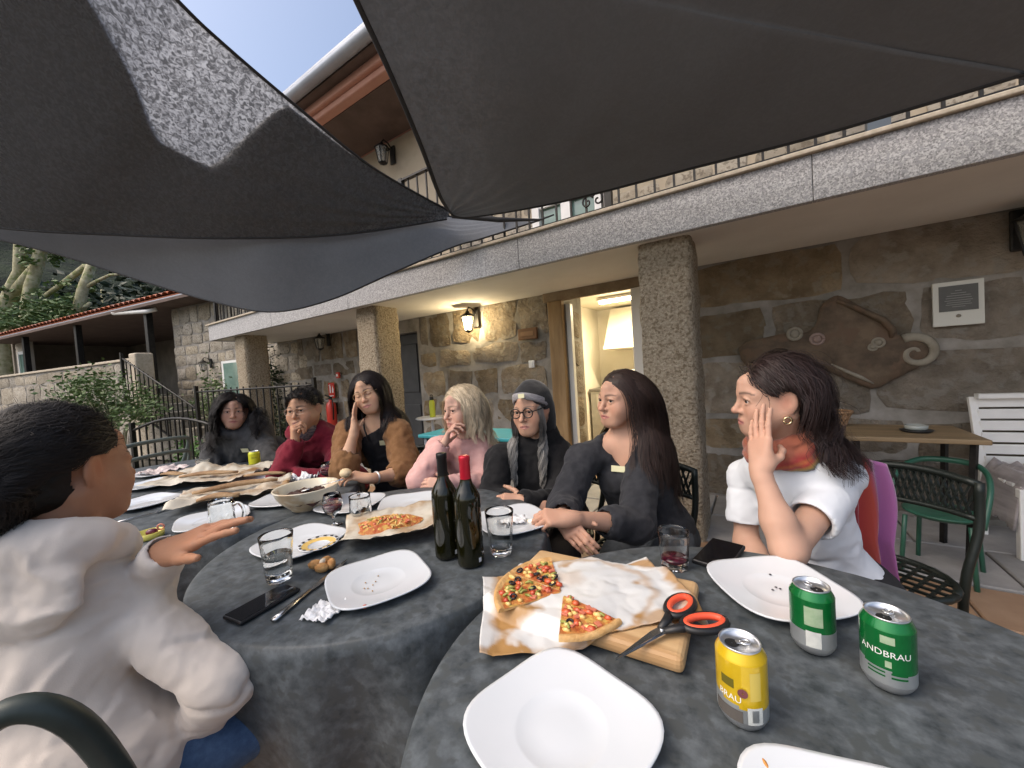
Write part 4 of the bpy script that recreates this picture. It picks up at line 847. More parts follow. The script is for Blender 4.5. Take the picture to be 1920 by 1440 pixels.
def utensil(name, label, a, b_, kind, cat=None, tip=None):
    a = np.array(a, float); b_ = np.array(b_, float); L = np.linalg.norm(b_-a); t = thing(name, label, cat or 'cutlery', tuple(a), math.atan2(b_[1]-a[1], b_[0]-a[0])); t.rotation_euler[1] = -math.asin((b_[2]-a[2])/L)
    b = MB()
    if kind == 'knife':
        b.tube([(0, 0, .004), (.03, 0, .0045), (L*.42, 0, .004)], [.008, .0085, .006], 10, flat=.5); b.build('handle', m_steel, t)
        b = MB(); w_ = .009; pr = [(L*.42, -w_*.6), (L*.5, -w_), (L*.85, -w_), (L, .004), (L*.9, .006), (L*.42, .006)]; k = len(pr); b.add([(x, y, .0035) for x, y in pr]+[(x, y, .0047) for x, y in pr], [tuple(range(k))[::-1], tuple(range(k, 2*k))]+[(i, (i+1) % k, (i+1) % k+k, i+k) for i in range(k)]); b.build('blade', m_steel, t)
    else:
        b.tube([(0, 0, .003), (L*.3, 0, .004), (L*.7, 0, .003)], [.007, .005, .003], 8, flat=.45); b.build('handle', m_steel, t)
        if kind == 'spoon': b = MB(); b.ball((L*.84, 0, .003), (L*.16, .019, .005), 12); b.build('spoon_bowl', m_steel, t)
        else:
            b = MB(); b.box((L*.77, 0, .004), (L*.14, .02, .003))
            for y in (-.008, -.0027, .0027, .008): b.bar((L*.83, y, .004), (L, y, .005), .003)
            b.build('tines', m_steel, t)
    return t
utensil('serving_spoon', 'steel serving spoon lying across the chocolate bowl', (-1.50, .955, TZ+.115), (-1.70, .865, TZ+.062), 'spoon', 'spoon')
utensil('table_knife', 'steel table knife beside the black phone', (-.938, .40, TZ+.002), (-1.045, .662, TZ+.002), 'knife', 'knife')
utensil('table_fork', 'steel fork lying beside the plate at the table corner', (-2.28, .40, TZ+.002), (-2.27, .60, TZ+.002), 'fork', 'fork')
utensil('table_knife', 'steel knife lying across the crumpled baking paper', (-2.12, 1.07, TZ+.02), (-2.42, 1.12, TZ+.05), 'knife', 'knife')
# ---- board, papers, pizza
m_board = M('board_beech', (.46, .29, .14), (.56, .38, .20), 6, rough=.55, stretch=(.35, 3, 1), bump=.15, bscale=30, c3=(.40, .24, .11), s3=5)
t = thing('cutting_board', 'thick worn wooden cutting board under the pizza paper', 'board', (-.330, .785, TZ+.002), R(2))
b = MB(); b.box((0, 0, .0155), (.40, .265, .031)); b.build('plank', m_board, t, bevel=.012, seg=3)
def paper_mat(name, base, stain, sc, lo, hi):
    mt = M(name, base, stain, sc, detail=4, rough=.45, ramp=(lo, hi), bump=.3, bscale=35, bdist=.004); N = mt.node_tree.nodes; b = N['Principled BSDF']
    b.inputs['Subsurface Weight'].default_value = .0; return mt
m_parch = paper_mat('baking_paper', (.60, .59, .56), (.40, .235, .09), 6, .52, .70); m_parch2 = paper_mat('browned_paper', (.56, .52, .43), (.33, .20, .09), 7, .48, .70)
def paper(name, label, c, size, rz, z, hump, mat, seed, curl=.0, crease=.006, cat='paper', stain=False):
    nu, nv = (110, 74) if stain else (40, 28); u, v = np.meshgrid(np.linspace(-1, 1, nu), np.linspace(-1, 1, nv), indexing='ij'); x = u*size[0]/2; y = v*size[1]/2
    p3 = np.stack([x, y, 0*x+seed], -1); x = x+noise(p3, 9, seed)*.010; y = y+noise(p3, 9, seed+5)*.010
    zz = crease*np.abs(fbm(p3, 14, seed+2))+hump(u, v)+curl*np.maximum(np.abs(u)-.82, 0)*1.2
    b = MB(); b.grid(np.stack([x, y, zz], -1), flip=True); o = b.build(name, mat, solid=.0008); place(o, (c[0], c[1], z), R(rz))
    if stain:
        n1 = fbm(p3, 22, 5, 4)*.16; ring = np.exp(-((np.hypot(u*1.0-.12, (v+.05)*.65)-.62+n1*.3)/.03)**2)*(u > -.1)*.55; m_ = np.clip((-.48-u+n1*1.4)*5, 0, 1)*np.clip((u+.93+n1*.3)*9, 0, 1)+np.clip((u-.80+n1*1.2+.1*v)*5, 0, 1)*(v < .95)*.9+np.clip((.28-np.hypot((u-.02)*1.2, v-.52)+n1)*5, 0, 1)*.35+np.clip((v-.86+n1)*6, 0, 1)*.7*(u > -.2)*(u < .5)+np.clip((-.80-v+n1)*7, 0, 1)*.75+ring; m_ = np.clip(m_, 0, 1)[..., None]
        wet = np.clip(.5+fbm(p3, 11, 8, 3)*.5, 0, 1)[..., None]; base_ = np.array((.63, .63, .61))*(1-wet)+np.array((.55, .56, .56))*wet; cc = base_*(1-m_)+np.array((.36, .20, .07))*m_; at_ = o.data.color_attributes.new('col', 'FLOAT_COLOR', 'POINT'); at_.data.foreach_set('color', np.c_[cc.reshape(-1, 3), np.ones(nu*nv)].ravel().astype(np.float32))
    return tag(o, label, cat)
def over_board(u, v):      # lies on the board, its free corner sloping down to the cloth
    x = u*.215; y = v*.14; ca, sa = math.cos(R(35)), math.sin(R(35)); wx = x*ca-y*sa-.03; wy = x*sa+y*ca-.025
    out = np.maximum(np.maximum(np.abs(wx)-.2, np.abs(wy)-.132), 0); return -np.clip(out*1.1, 0, .027)
paper('baking_paper', 'oil stained baking paper with pizza slices on the cutting board', (-.360, .760), (.43, .28), 37, TZ+.035, over_board, MV('stained_baking_paper', rough=.45, bump=.3, bscale=60), 3, curl=.05, stain=True)
paper('baking_paper', 'folded baking paper holding the stringy pizza beside the bottles', (-1.065, .872), (.36, .25), 48, TZ+.022, lambda u, v: .022*np.abs(v)**2+.02*np.maximum(u-.3, 0), m_parch2, 7, crease=.01)
paper('baking_paper', 'crumpled browned baking paper with a raised peak near the gate', (-2.72, .93), (.56, .40), 35, TZ+.022, lambda u, v: .055*np.exp(-((u+.45)**2+(v-.45)**2)/.06)+.012*np.abs(np.sin(3*u+2*v))+.006, m_parch2, 11, crease=.02)
paper('baking_paper', 'crumpled browned baking paper beside the cream bowl', (-2.16, .80), (.46, .27), 60, TZ+.018, lambda u, v: .014*np.abs(np.sin(2.5*u-2*v))+.008*np.abs(v), m_parch2, 15, crease=.018)
m_dough = M('pizza_crust', (.50, .27, .09), (.66, .42, .18), 40, rough=.7, bump=.5, bscale=90); m_sauce = M('pizza_sauce', (.40, .07, .02), (.58, .26, .07), 38, rough=.35, c3=(.62, .40, .10), s3=70, bump=.6, bscale=120)
m_olive = M('black_olive', (.015, .012, .016), rough=.2); m_pepper = M('green_pepper', (.22, .25, .05), (.34, .33, .08), 60, rough=.35); m_cheese = M('melted_cheese', (.66, .42, .12), (.72, .52, .2), 70, rough=.35); m_ham = M('ham_pink', (.50, .12, .07), (.58, .2, .12), 60, rough=.4)
def pizza_slice(label, c, z, r, a0, a1, seed, crust=True):
    t = thing('pizza_slice', label, 'pizza', (c[0], c[1], z), 0, 'pizza slices'); rs = random.Random(seed); nn = 18; a0, a1 = R(a0), R(a1)
    P = []
    for fr, zz in ((.03, .003), (.3, .0035), (.6, .004), (.90, .0045), (.94, .008), (.975, .009), (1.0, .005), (1.0, 0)):
        P.append([(r*fr*math.cos(a), r*fr*math.sin(a), zz+.0015*float(noise(np.array([fr*9, a*6, seed*1.]), 1, 2))) for a in np.linspace(a0, a1, nn)])
    b = MB(); b.grid(np.array(P), flip=False)
    for f in range(len(b.f)): b.m[f] = 1 if f < 3*(nn-1) else 0
    sd = [P[k][0] for k in range(8)]; b.add([tuple(p) for p in sd]+[(0, 0, 0)], [tuple(range(9))]); sd = [P[k][-1] for k in range(8)]; b.add([tuple(p) for p in sd]+[(0, 0, 0)], [tuple(range(8, -1, -1))])
    b.build('base', [m_dough, m_sauce], t)
    for k in range(40):
        q = math.sqrt(rs.uniform(.02, .78)); a = rs.uniform(a0+.07, a1-.07); x, y = r*q*math.cos(a), r*q*math.sin(a); kind = rs.random(); b = MB(); an = rs.uniform(0, 6.28)
        if kind < .14: b.tube([(x+.0065*math.cos(w_), y+.0065*math.sin(w_), .0075+.002*math.sin(w_+an)) for w_ in np.linspace(0, 6.28, 9)], .0024, 5); b.build('olive', m_olive, t)
        elif kind < .34: b.tube([(x-.009*math.cos(an), y-.009*math.sin(an), .006), (x, y, .0085), (x+.009*math.cos(an+.5), y+.009*math.sin(an+.5), .006)], .0028, 5); b.build('pepper', m_pepper, t)
        elif kind < .55: b.ball((x, y, .0058), (rs.uniform(.007, .013), rs.uniform(.006, .010), .005), 7); b.build('tomato', m_tom, t)
        elif kind < .82: b.ball((x, y, .0055), (rs.uniform(.005, .011), rs.uniform(.004, .007), .0045), 7); b.build('cheese', m_cheese, t)
        else: b.box((x, y, .006), (.014, .010, .004), an); b.build('ham', m_ham, t, bevel=.001)
    return t
pz = TZ+.0375
pizza_slice('pizza slice with olives at the folded edge of the paper', (-.385, .737), pz, .148, 176, 236, 1)
pizza_slice('pizza slice joined to the slice at the folded paper edge, nearer the bottles', (-.386, .739), pz, .146, 126, 174, 2)
pizza_slice('single pizza slice with red sauce pointing to the middle of the paper', (-.376, .727), pz, .14, -68, -12, 3)
t = thing('pizza_slice', 'stringy pizza pile with tomato and peppers on the folded paper', 'pizza', (-1.095, .842, TZ+.032), 0, 'pizza slices'); rs = random.Random(4)
b = MB(); P = []
for fr, zz in ((.02, .018), (.4, .017), (.75, .012), (1, .0)): P.append([(fr*(.105+.02*math.sin(3*a+1))*math.cos(a), fr*(.075+.012*math.sin(2*a))*math.sin(a), zz+.004*math.sin(5*a+fr*7)) for a in np.linspace(0, 6.2832, 37)])
b.grid(np.array(P), flip=True); o = b.build('base', m_sauce, t); o.rotation_euler[2] = R(40)
for k in range(75):
    q = math.sqrt(rs.random())*.85; a = rs.uniform(0, 6.28); x0, y0 = q*.10*math.cos(a), q*.07*math.sin(a); x, y = x0*.766-y0*.643, x0*.643+y0*.766; an = rs.uniform(0, 6.28); b = MB(); kk = rs.random(); z = .017*(1-q*.6)
    if kk < .55: b.tube([(x-.012*math.cos(an), y-.012*math.sin(an), z+.002), (x, y+.004, z+.006), (x+.012*math.cos(an+.8), y+.012*math.sin(an+.8), z+.001)], .0024, 5); b.build('cheese' if kk < .4 else 'pepper', m_cheese if kk < .4 else m_pepper, t)
    else: b.ball((x, y, z+.003), (.008, .006, .004), 7); b.build('tomato', m_tom if kk < .85 else m_ham, t)
# browned bread pieces on far papers
def bread(label, c, z, ln, wd, rz, seed, mt=None):
    b = MB(); b.tube([(s*ln/2, .15*wd*math.sin(3*s+seed), .012+.006*math.cos(2*s)) for s in np.linspace(-1, 1, 9)], [wd*.5*(.35+.65*math.sin(math.pi*(k+1)/10)) for k in range(9)], 10, flat=.5)
    o = b.build('bread_piece', mt or M('bread_brown', (.24, .13, .06), (.42, .28, .15), 14, rough=.75, bump=.6, bscale=50)); place(o, (c[0], c[1], z), R(rz)); return tag(o, label, 'bread', 'bread left on the papers')
bread('long brown pizza crust on the paper beside the cream bowl', (-2.17, .82), TZ+.045, .34, .05, 60, 1); bread('torn crust on the paper behind the beer mug', (-2.05, .70), TZ+.04, .16, .05, 50, 2)
bread('dark crust along the crumpled paper toward the gate', (-2.62, .86), TZ+.05, .30, .045, 40, 3); bread('short crust at the edge of the crumpled paper', (-2.9, .78), TZ+.045, .18, .04, 20, 4); bread('crust between the plates and the wine tumblers', (-2.3, 1.0), TZ+.04, .22, .04, 35, 5)
t = thing('bread_roll', 'torn golden bread roll beside the table knife', 'bread', (-1.06, .592, TZ+.002), .5)
m_roll = M('roll_golden', (.42, .18, .05), (.62, .36, .14), 30, rough=.7, bump=.6, bscale=90)
for k, (x, y, z, a) in enumerate(((-.022, 0, .016, .3), (.0, .012, .018, 1.2), (.022, .004, .015, 2.1), (.006, -.016, .014, .2))): b = MB(); b.ball((0, 0, 0), (.021, .012, .014), 10); o = b.build('chunk', m_roll, t); place(o, (x, y, z), a, rx=.3)
b = MB(); b.ball((.0, .0, .024), (.008, .014, .008), 8); b.build('crumb', M('roll_crumb', (.70, .62, .48), rough=.9), t)
# scissors
t = thing('scissors', 'kitchen scissors with orange and black handles lying on the board', 'scissors', (-.167, .700, TZ+.045), math.atan2(.108, .062)); m_blk = M('black_plastic', (.015, .015, .016), rough=.4); m_or = M('orange_grip', (.75, .10, .045), rough=.4)
for s, nm in ((1, 'blade'), (-1, 'blade')):
    b = MB(); pr = [(-.11, .0), (-.02, .008*s), (.03, .009*s), (.03, -.004*s), (-.03, -.005*s)]; k = len(pr); z0 = .0015*s; v_ = [(x, y, z0-.0011-.03*min(max((-.02-x)/.09, 0), 1)*.25) for x, y in pr]+[(x, y, z0+.0011-.03*min(max((-.02-x)/.09, 0), 1)*.25) for x, y in pr]
    b.add(v_, [tuple(range(k))[::-1], tuple(range(k, 2*k))]+[(i, (i+1) % k, (i+1) % k+k, i+k) for i in range(k)]); b.build(nm, m_steel, t)
for cx, cy, sc, an in ((.082, .028, 1.0, .28), (.075, -.030, 1.05, -.35)):
    ca, sa = math.cos(an), math.sin(an); lp = [(cx+ca*.038*sc*math.cos(w_)-sa*.021*sc*math.sin(w_), cy+sa*.038*sc*math.cos(w_)+ca*.021*sc*math.sin(w_), .004) for w_ in np.linspace(0, 2*math.pi, 28)]
    b = MB(); b.tube(lp, .0072, 8, flat=.9); b.tube([(.0, cy*.15, .002), (.03, cy*.5, .003), (.05, cy*.9, .004)], [.006, .009, .008], 8, flat=.8); h_ = b.build('handle', m_blk, t)
    lp2 = [(cx+ca*.0335*sc*math.cos(w_)-sa*.0165*sc*math.sin(w_), cy+sa*.0335*sc*math.cos(w_)+ca*.0165*sc*math.sin(w_), .005) for w_ in np.linspace(0, 2*math.pi, 28)]
    b = MB(); b.tube(lp2, .0062, 8, flat=1.1); b.build('grip', m_or, h_)
b = MB(); b.lathe([(.001, .005), (.004, .005), (.005, .0035), (.005, -.003)], 12); b.build('pivot', m_steel, t)
# phones
def phone(label, c, rz, size=(.146, .071), z=TZ+.002, th=.009):
    t = thing('mobile_phone', label, 'phone', (c[0], c[1], z), rz); b = MB(); b.box((0, 0, th/2), (size[0], size[1], th)); b.build('case', m_blk, t, bevel=.004, seg=3)
    b = MB(); b.box((0, 0, th+.0003), (size[0]-.008, size[1]-.007, .0006)); b.build('screen', M('phone_screen', (.006, .006, .008), rough=.06, spec=.7), t); return t
phone('black phone lying beside the table knife', (-1.034, .424), R(97))
phone('dark phone in a wallet case beside the wine dregs tumbler', (-.112, 1.128), R(78), (.16, .085), th=.012)
# napkins
m_nap = M('white_napkin', (.74, .74, .74), (.80, .80, .80), 10, rough=.9)
def napkin(label, c, z, size, rz, seed, mt=m_nap, amp=.02):
    n_ = 26; u, v = np.meshgrid(np.linspace(-1, 1, n_), np.linspace(-1, 1, n_), indexing='ij'); p3 = np.stack([u*.5, v*.5, 0*u+seed], -1)
    x = u*size[0]/2*(1+.18*noise(p3, 3, seed)); y = v*size[1]/2*(1+.2*noise(p3, 3, seed+3)); zz = .002+amp*np.abs(fbm(p3, 5, seed+1))
    b = MB(); b.grid(np.stack([x, y, zz], -1), flip=True); o = b.build('paper_napkin', mt, solid=.001); place(o, (c[0], c[1], z), R(rz)); return tag(o, label, 'napkin', 'paper napkins')
napkin('white napkin poking out under the plate with the tomato bit', (-.862, .475), TZ+.002, (.075, .07), 20, 2, amp=.012)
napkin('crumpled white napkin on the plate behind the bottles', (-.745, 1.08), TZ+.010, (.10, .05), 35, 5, amp=.016); napkin('crumpled white napkin near the wine tumblers', (-2.16, 1.13), TZ+.004, (.15, .11), 10, 8, amp=.04)
napkin('folded pale pink napkin on the plate near the gate', (-3.33, .85), TZ+.018, (.2, .2), 10, 12, M('pink_napkin', (.70, .60, .58), rough=.9), amp=.02)
# yellow dish
t = thing('yellow_dish', 'shallow yellow dish with a dark cherry and a pink rind', 'dish', (-1.915, .432, TZ+.002), .9)
b = MB(); b.lathe([(.001, 0), (.040, 0), (.042, .002), (.043, .022), (.041, .022), (.039, .004), (.001, .004)], 32); b.build('dish', M('dish_yellow', (.62, .56, .12), rough=.4), t)
b = MB(); b.ball((.008, .0, .018), (.02, .014, .014), 10); b.build('cherry', M('cherry_dark', (.10, .01, .025), rough=.25), t)
b = MB(); b.tube([(.030+.010*math.cos(w_), .012, .030+.010*math.sin(w_)) for w_ in np.linspace(0, 6.28, 16)], .003, 6); b.build('rind', M('rind_pink', (.6, .22, .16), rough=.5), t)
# ================================================================== CHAIRS AND OTHER FURNITURE
m_cast = M('cast_green_black', (.012, .017, .015), (.022, .028, .025), 10, rough=.42, metal=.3, bump=.1, bscale=30)
m_castg = M('cast_green', (.025, .034, .031), (.04, .052, .047), 10, rough=.45, metal=.2)
def lattice_chair(label, loc, rz, group='cast iron lattice chairs', proto=[None]):
    if proto[0] is not None:
        t = copy_tree(proto[0]); t.location = loc; t.rotation_euler = (0, 0, rz); t['label'] = label; return t
    t = thing('garden_chair', label, 'chair', loc, rz, group); proto[0] = t      # front is -y
    b = MB(); b.tube([(.22*math.cos(q), .2*math.sin(q), .43) for q in np.linspace(0, 2*math.pi, 25)], .014, 7)
    for k in np.linspace(-.17, .17, 8): hw = math.sqrt(max(0, 1-(k/.22)**2))*.19; b.bar((k, -hw, .432), (k, hw, .432), .012, .008); hw = math.sqrt(max(0, 1-(k/.2)**2))*.21; b.bar((-hw, k, .434), (hw, k, .434), .012, .008)
    b.build('seat', m_cast, t)
    def arc(z, k=1): return [(s*.225, .215+.045*(1-s*s)+.10*(z-.43), z+.025*(1-s*s)*k) for s in np.linspace(-1, 1, 13)]
    b = MB(); b.tube(arc(.80), .016, 8); b.build('top_rail', m_cast, t)
    b = MB(); b.tube(arc(.665, .3), .012, 7); b.build('lower_rail', m_cast, t)
    b = MB(); up = resample(arc(.80), 20); lo_ = resample(arc(.665, .3), 20)
    for k in range(0, 19):
        for d_ in (-2, 2):
            if 0 <= k+d_ < 20: b.bar(lo_[k], up[k+d_], .011, .007)
    mid = (up+lo_)/2
    for k in range(1, 19): b.ball(tuple(mid[k]), (.010, .006, .010), 6)
    b.build('lattice', m_cast, t)
    for s in (-1, 1):
        b = MB(); b.tube(resample([(s*.225, .215+.037, .81), (s*.225, .215+.02, .62), (s*.20, .18, .43), (s*.19, .20, .22), (s*.23, .29, .01)], 16), .016, 8); b.build('leg', m_cast, t)
        b = MB(); b.tube(resample([(s*.18, -.12, .43), (s*.20, -.19, .28), (s*.17, -.17, .14), (s*.22, -.24, .01)], 14), .016, 8); b.build('leg', m_cast, t)
    b = MB(); b.tube([(s*.2, .15*abs(s)-.02, .24) for s in np.linspace(-1, 1, 9)], .01, 6); b.build('stretcher', m_cast, t)
    return t
def aim(a, b): return math.atan2(b[1]-a[1], b[0]-a[0])+math.pi/2       # turn the chair's front (-y) from a towards b
lattice_chair('black lattice chair under the person in the white t-shirt', (.36, 1.98, 0), R(-30)).scale = (.9, .9, .93)
lattice_chair('black lattice chair under the person in the charcoal jumper', (-.50, 1.74, 0), R(-4))
lattice_chair('black lattice chair under the person in the black hood', (-.95, 1.78, 0), R(0))
lattice_chair('black lattice chair under the person in the pink jumper', (-1.45, 1.80, 0), R(2))
lattice_chair('black lattice chair under the person in the brown cardigan', (-1.98, 1.68, 0), R(5))
lattice_chair('black lattice chair under the person in the red hoodie', (-2.55, 1.66, 0), R(8))
lattice_chair('black lattice chair under the person in the grey hoodie', (-3.3, 1.62, 0), R(20))
# arched chair
t = thing('arched_chair', 'dark green chair with arched scroll back under the person in the cream hoodie', 'chair', (-1.13, .165, 0), R(240))
def bk(x, z): return (x, .20+.10*(z-.43), z)
b = MB(); b.tube(resample([bk(-.125, .44), bk(-.105, .62), bk(-.06, .775), bk(0, .828), bk(.06, .775), bk(.105, .62), bk(.125, .44)], 40), .019, 10); b.build('back_arch', m_castg, t)
for s in (-1, 1):
    b = MB(); pts = [bk(s*(.165-.006*k_)+.0*k_, .68-.012*k_) for k_ in range(3)]; sp = [bk(s*(.06+(.012+.042*q)*math.cos(4.6*q+.4)), .62+(.012+.045*q)*math.sin(4.6*q+.4)) for q in np.linspace(0, 1, 22)]; b.tube(sp, .016, 8); b.tube([bk(s*.06, .45), bk(s*.03, .52), bk(s*.07, .58)], .014, 8); b.build('scroll', m_castg, t)
    b = MB(); b.tube(resample([(s*.2, .18, .43), (s*.19, .2, .22), (s*.23, .28, .01)], 10), .016, 8); b.build('leg', m_castg, t)
    b = MB(); b.tube(resample([(s*.18, -.14, .43), (s*.2, -.19, .2), (s*.21, -.23, .01)], 10), .016, 8); b.build('leg', m_castg, t)
b = MB(); b.lathe([(.001, .425), (.17, .425), (.18, .432), (.17, .44), (.001, .44)], 28); b.build('seat', m_castg, t)
# far empty chair by the gate
t = thing('patio_chair', 'empty grey green metal chair with curved back beyond the plates', 'chair', (-4.62, 1.02, 0), R(-75))
for z, w_ in ((.86, .27), (.74, .27)): b = MB(); b.tube(resample([(-w_, .1, z-.28), (-w_, .22, z-.06), (-.18, .26, z), (.18, .26, z), (w_, .22, z-.06), (w_, .1, z-.28)], 26), .017, 8); b.build('back_rail', M('patio_grey_green', (.10, .13, .12), (.14, .17, .155), 6, rough=.5), t)
b = MB(); b.box((0, 0, .43), (.48, .46, .03)); b.build('seat', MATS['patio_grey_green'], t, bevel=.01)
for x in (-.22, .22):
    for y in (-.2, .2): b = MB(); b.tube([(x, y, .43), (x*1.1, y*1.1, .01)], .014, 8); b.build('leg', MATS['patio_grey_green'], t)
# teal topped table with a white bar leg
t = thing('side_table', 'long table with bright teal top behind the person in the pink jumper', 'table', (-2.02, 2.55, 0), R(2))
b = MB(); b.box((0, 0, .755), (1.0, .42, .03)); b.build('table_top', M('teal_top', (.05, .36, .40), (.07, .42, .46), 5, rough=.4), t, bevel=.008)
for x in (-.44, .44):
    for y in (-.17, .17): b = MB(); b.bar((x, y, .74), (x, y, .0), .03); b.build('leg', m_zinc, t)
b = MB(); b.box((0, 0, .71), (.92, .36, .03)); b.build('apron', m_iron, t)
t = thing('bistro_table', 'small white round table holding the yellow bottle', 'table', (-3.55, 3.55, 0), 0)
b = MB(); b.lathe([(.001, .725), (.2, .725), (.21, .735), (.2, .745), (.001, .745)], 32); b.build('table_top', m_wpaint, t)
b = MB(); b.lathe([(.02, .725), (.02, .05), (.15, .02), (.15, .0), (.001, .0)], 20); b.build('stand', m_wpaint, t)
t = thing('water_bottle', 'yellow water bottle with black loop cap on the white round table', 'bottle', (-3.52, 3.53, .747), 0)
b = MB(); b.lathe([(.001, 0), (.034, 0), (.036, .006), (.036, .18), (.028, .205), (.022, .215), (.001, .215)], 24); b.build('body', M('bottle_yellow', (.62, .66, .06), rough=.45), t)
b = MB(); b.lathe([(.024, .215), (.025, .255), (.001, .257)], 20); b.tube([(.02*math.cos(q), 0, .262+.022*math.sin(q)) for q in np.linspace(0, math.pi, 10)], .004, 6); b.build('cap', m_blk, t)
# right side: white slatted chair, wooden table, basket, ashtray, green tub chair
t = thing('slatted_chair', 'white slatted garden chair with a grey blanket against the stone wall', 'chair', (1.42, 3.55, 0), R(6))
for x in (-.24, .24):
    b = MB(); b.bar((x, -.2, .0), (x, -.2, .42), .04); b.build('leg', m_wpaint, t, bevel=.004)
    b = MB(); b.bar((x, .17, .0), (x, .15, .44), .04); b.bar((x, .15, .44), (x, .25, .90), .04, .03); b.build('back_post', m_wpaint, t, bevel=.004)
for k in range(6): b = MB(); b.box((0, -.18+k*.07, .425), (.5, .058, .02)); b.build('seat_slat', m_wpaint, t, bevel=.004)
for k in range(6): b = MB(); z = .50+k*.073; b.box((0, .14+(z-.44)*.22, z), (.46, .018, .062)); b.build('back_slat', m_wpaint, t, bevel=.004)
b = MB(); b.bar((-.24, .2, .91), (.24, .2, .91), .05, .03); b.build('top_rail', m_wpaint, t)
u, v = np.meshgrid(np.linspace(-1, 1, 36), np.linspace(-1, 1, 30), indexing='ij'); p3 = np.stack([u, v, 0*u], -1); x = u*.27; y = -.04+v*.17; z = .475+.03*np.abs(fbm(p3, 3.5, 3))+.012*np.sin(u*22+3*noise(p3, 2, 1)); dr = np.maximum(-u-.78, 0); z = z-dr*1.3; x = np.where(u < -.78, -.235-dr*.2, x)
b = MB(); b.grid(np.stack([x, y, z], -1), flip=True); o = b.build('blanket', M('grey_wool', (.20, .18, .18), (.34, .31, .31), 22, rough=1, stretch=(1, .12, 1), sheen=.3), solid=.012); o.location = (1.42, 3.55, 0); o.rotation_euler[2] = R(6); tag(o, 'striped grey blanket folded over the white slatted chair', 'blanket')
t = thing('wooden_table', 'small wooden table with dark legs between the relief and the white chair', 'table', (.70, 3.25, 0), 0)
b = MB(); b.box((0, 0, .735), (.58, .5, .028)); b.build('table_top', M('table_wood', (.17, .12, .065), (.25, .18, .10), 7, rough=.55, stretch=(.3, 2, 1)), t, bevel=.006)
for x in (-.24, .24):
    for y in (-.2, .2): b = MB(); b.bar((x, y, .72), (x*.9, y*.9, 0), .025); b.build('leg', m_iron, t)
t = thing('woven_basket', 'small woven basket standing behind the wooden table', 'basket', (.40, 3.42, .75), 0)
b = MB(); n_ = 16; m_wick = M('wicker', (.26, .15, .08), (.36, .22, .12), 30, rough=.8)
for k in range(n_):
    a0, a1 = 2*math.pi*k/n_, 2*math.pi*(k+1.5)/n_
    b.bar((.07*math.cos(a0), .07*math.sin(a0), .01), (.1*math.cos(a1), .1*math.sin(a1), .09), .008); b.bar((.07*math.cos(a1), .07*math.sin(a1), .01), (.1*math.cos(a0), .1*math.sin(a0), .09), .008)
b.build('weave', m_wick, t)
b = MB(); b.tube([(.103*math.cos(q), .103*math.sin(q), .095) for q in np.linspace(0, 6.2832, 25)], .008, 6); b.build('rim', m_wick, t)
b = MB(); b.lathe([(.001, 0), (.075, 0), (.075, .012), (.001, .012)], 20); b.build('base', m_wick, t)
t = thing('ashtray', 'glass ashtray stacked on a dark saucer on the wooden table', 'ashtray', (.76, 3.22, .75), 0)
b = MB(); b.lathe([(.001, 0), (.06, 0), (.075, .012), (.07, .014), (.001, .008)], 24); b.build('saucer', m_blk, t)
b = MB(); b.lathe([(.001, .014), (.045, .014), (.05, .02), (.052, .04), (.045, .042), (.04, .022), (.001, .02)], 24); b.build('glass', M('grey_glass', (.3, .32, .3), rough=.15, spec=.7), t)
t = thing('tub_chair', 'green plastic tub chair with a hooped rim behind the black lattice chair', 'chair', (.80, 3.0, 0), R(-25)); t.scale = (.60, .60, .80); m_tub = M('green_plastic', (.022, .085, .055), (.03, .11, .072), 4, rough=.35)
b = MB(); b.tube(resample([(-.27, -.22, .42), (-.29, -.05, .66), (-.2, .2, .74), (0, .27, .755), (.2, .2, .74), (.29, -.05, .66), (.27, -.22, .42)], 34), .02, 9); b.build('rim', m_tub, t)
b = MB(); b.lathe([(.001, .40), (.2, .405), (.26, .43), (.265, .44), (.25, .445), (.001, .42)], 32); b.build('seat', m_tub, t)
for x, y in ((-.2, -.2), (.2, -.2), (-.18, .18), (.18, .18)): b = MB(); b.tube([(x, y, .41), (x*1.15, y*1.15, .01)], .018, 8); b.build('leg', m_tub, t)
t = thing('cool_bag', 'blue and red bag on the floor behind the person in red', 'bag', (-3.55, 2.12, 0), .3)
b = MB(); b.box((0, 0, .33), (.26, .18, .5)); b.build('body', M('bag_blue', (.02, .04, .28), (.03, .06, .36), 6, rough=.6), t, bevel=.04, seg=3)
b = MB(); b.box((0, -.092, .36), (.2, .02, .12)); b.build('pocket', M('bag_orange', (.7, .12, .03), rough=.6), t, bevel=.008)
b = MB(); b.tube([(-.08, 0, .57), (-.06, 0, .66), (.06, 0, .66), (.08, 0, .57)], .01, 6); b.build('handle', m_blk, t)
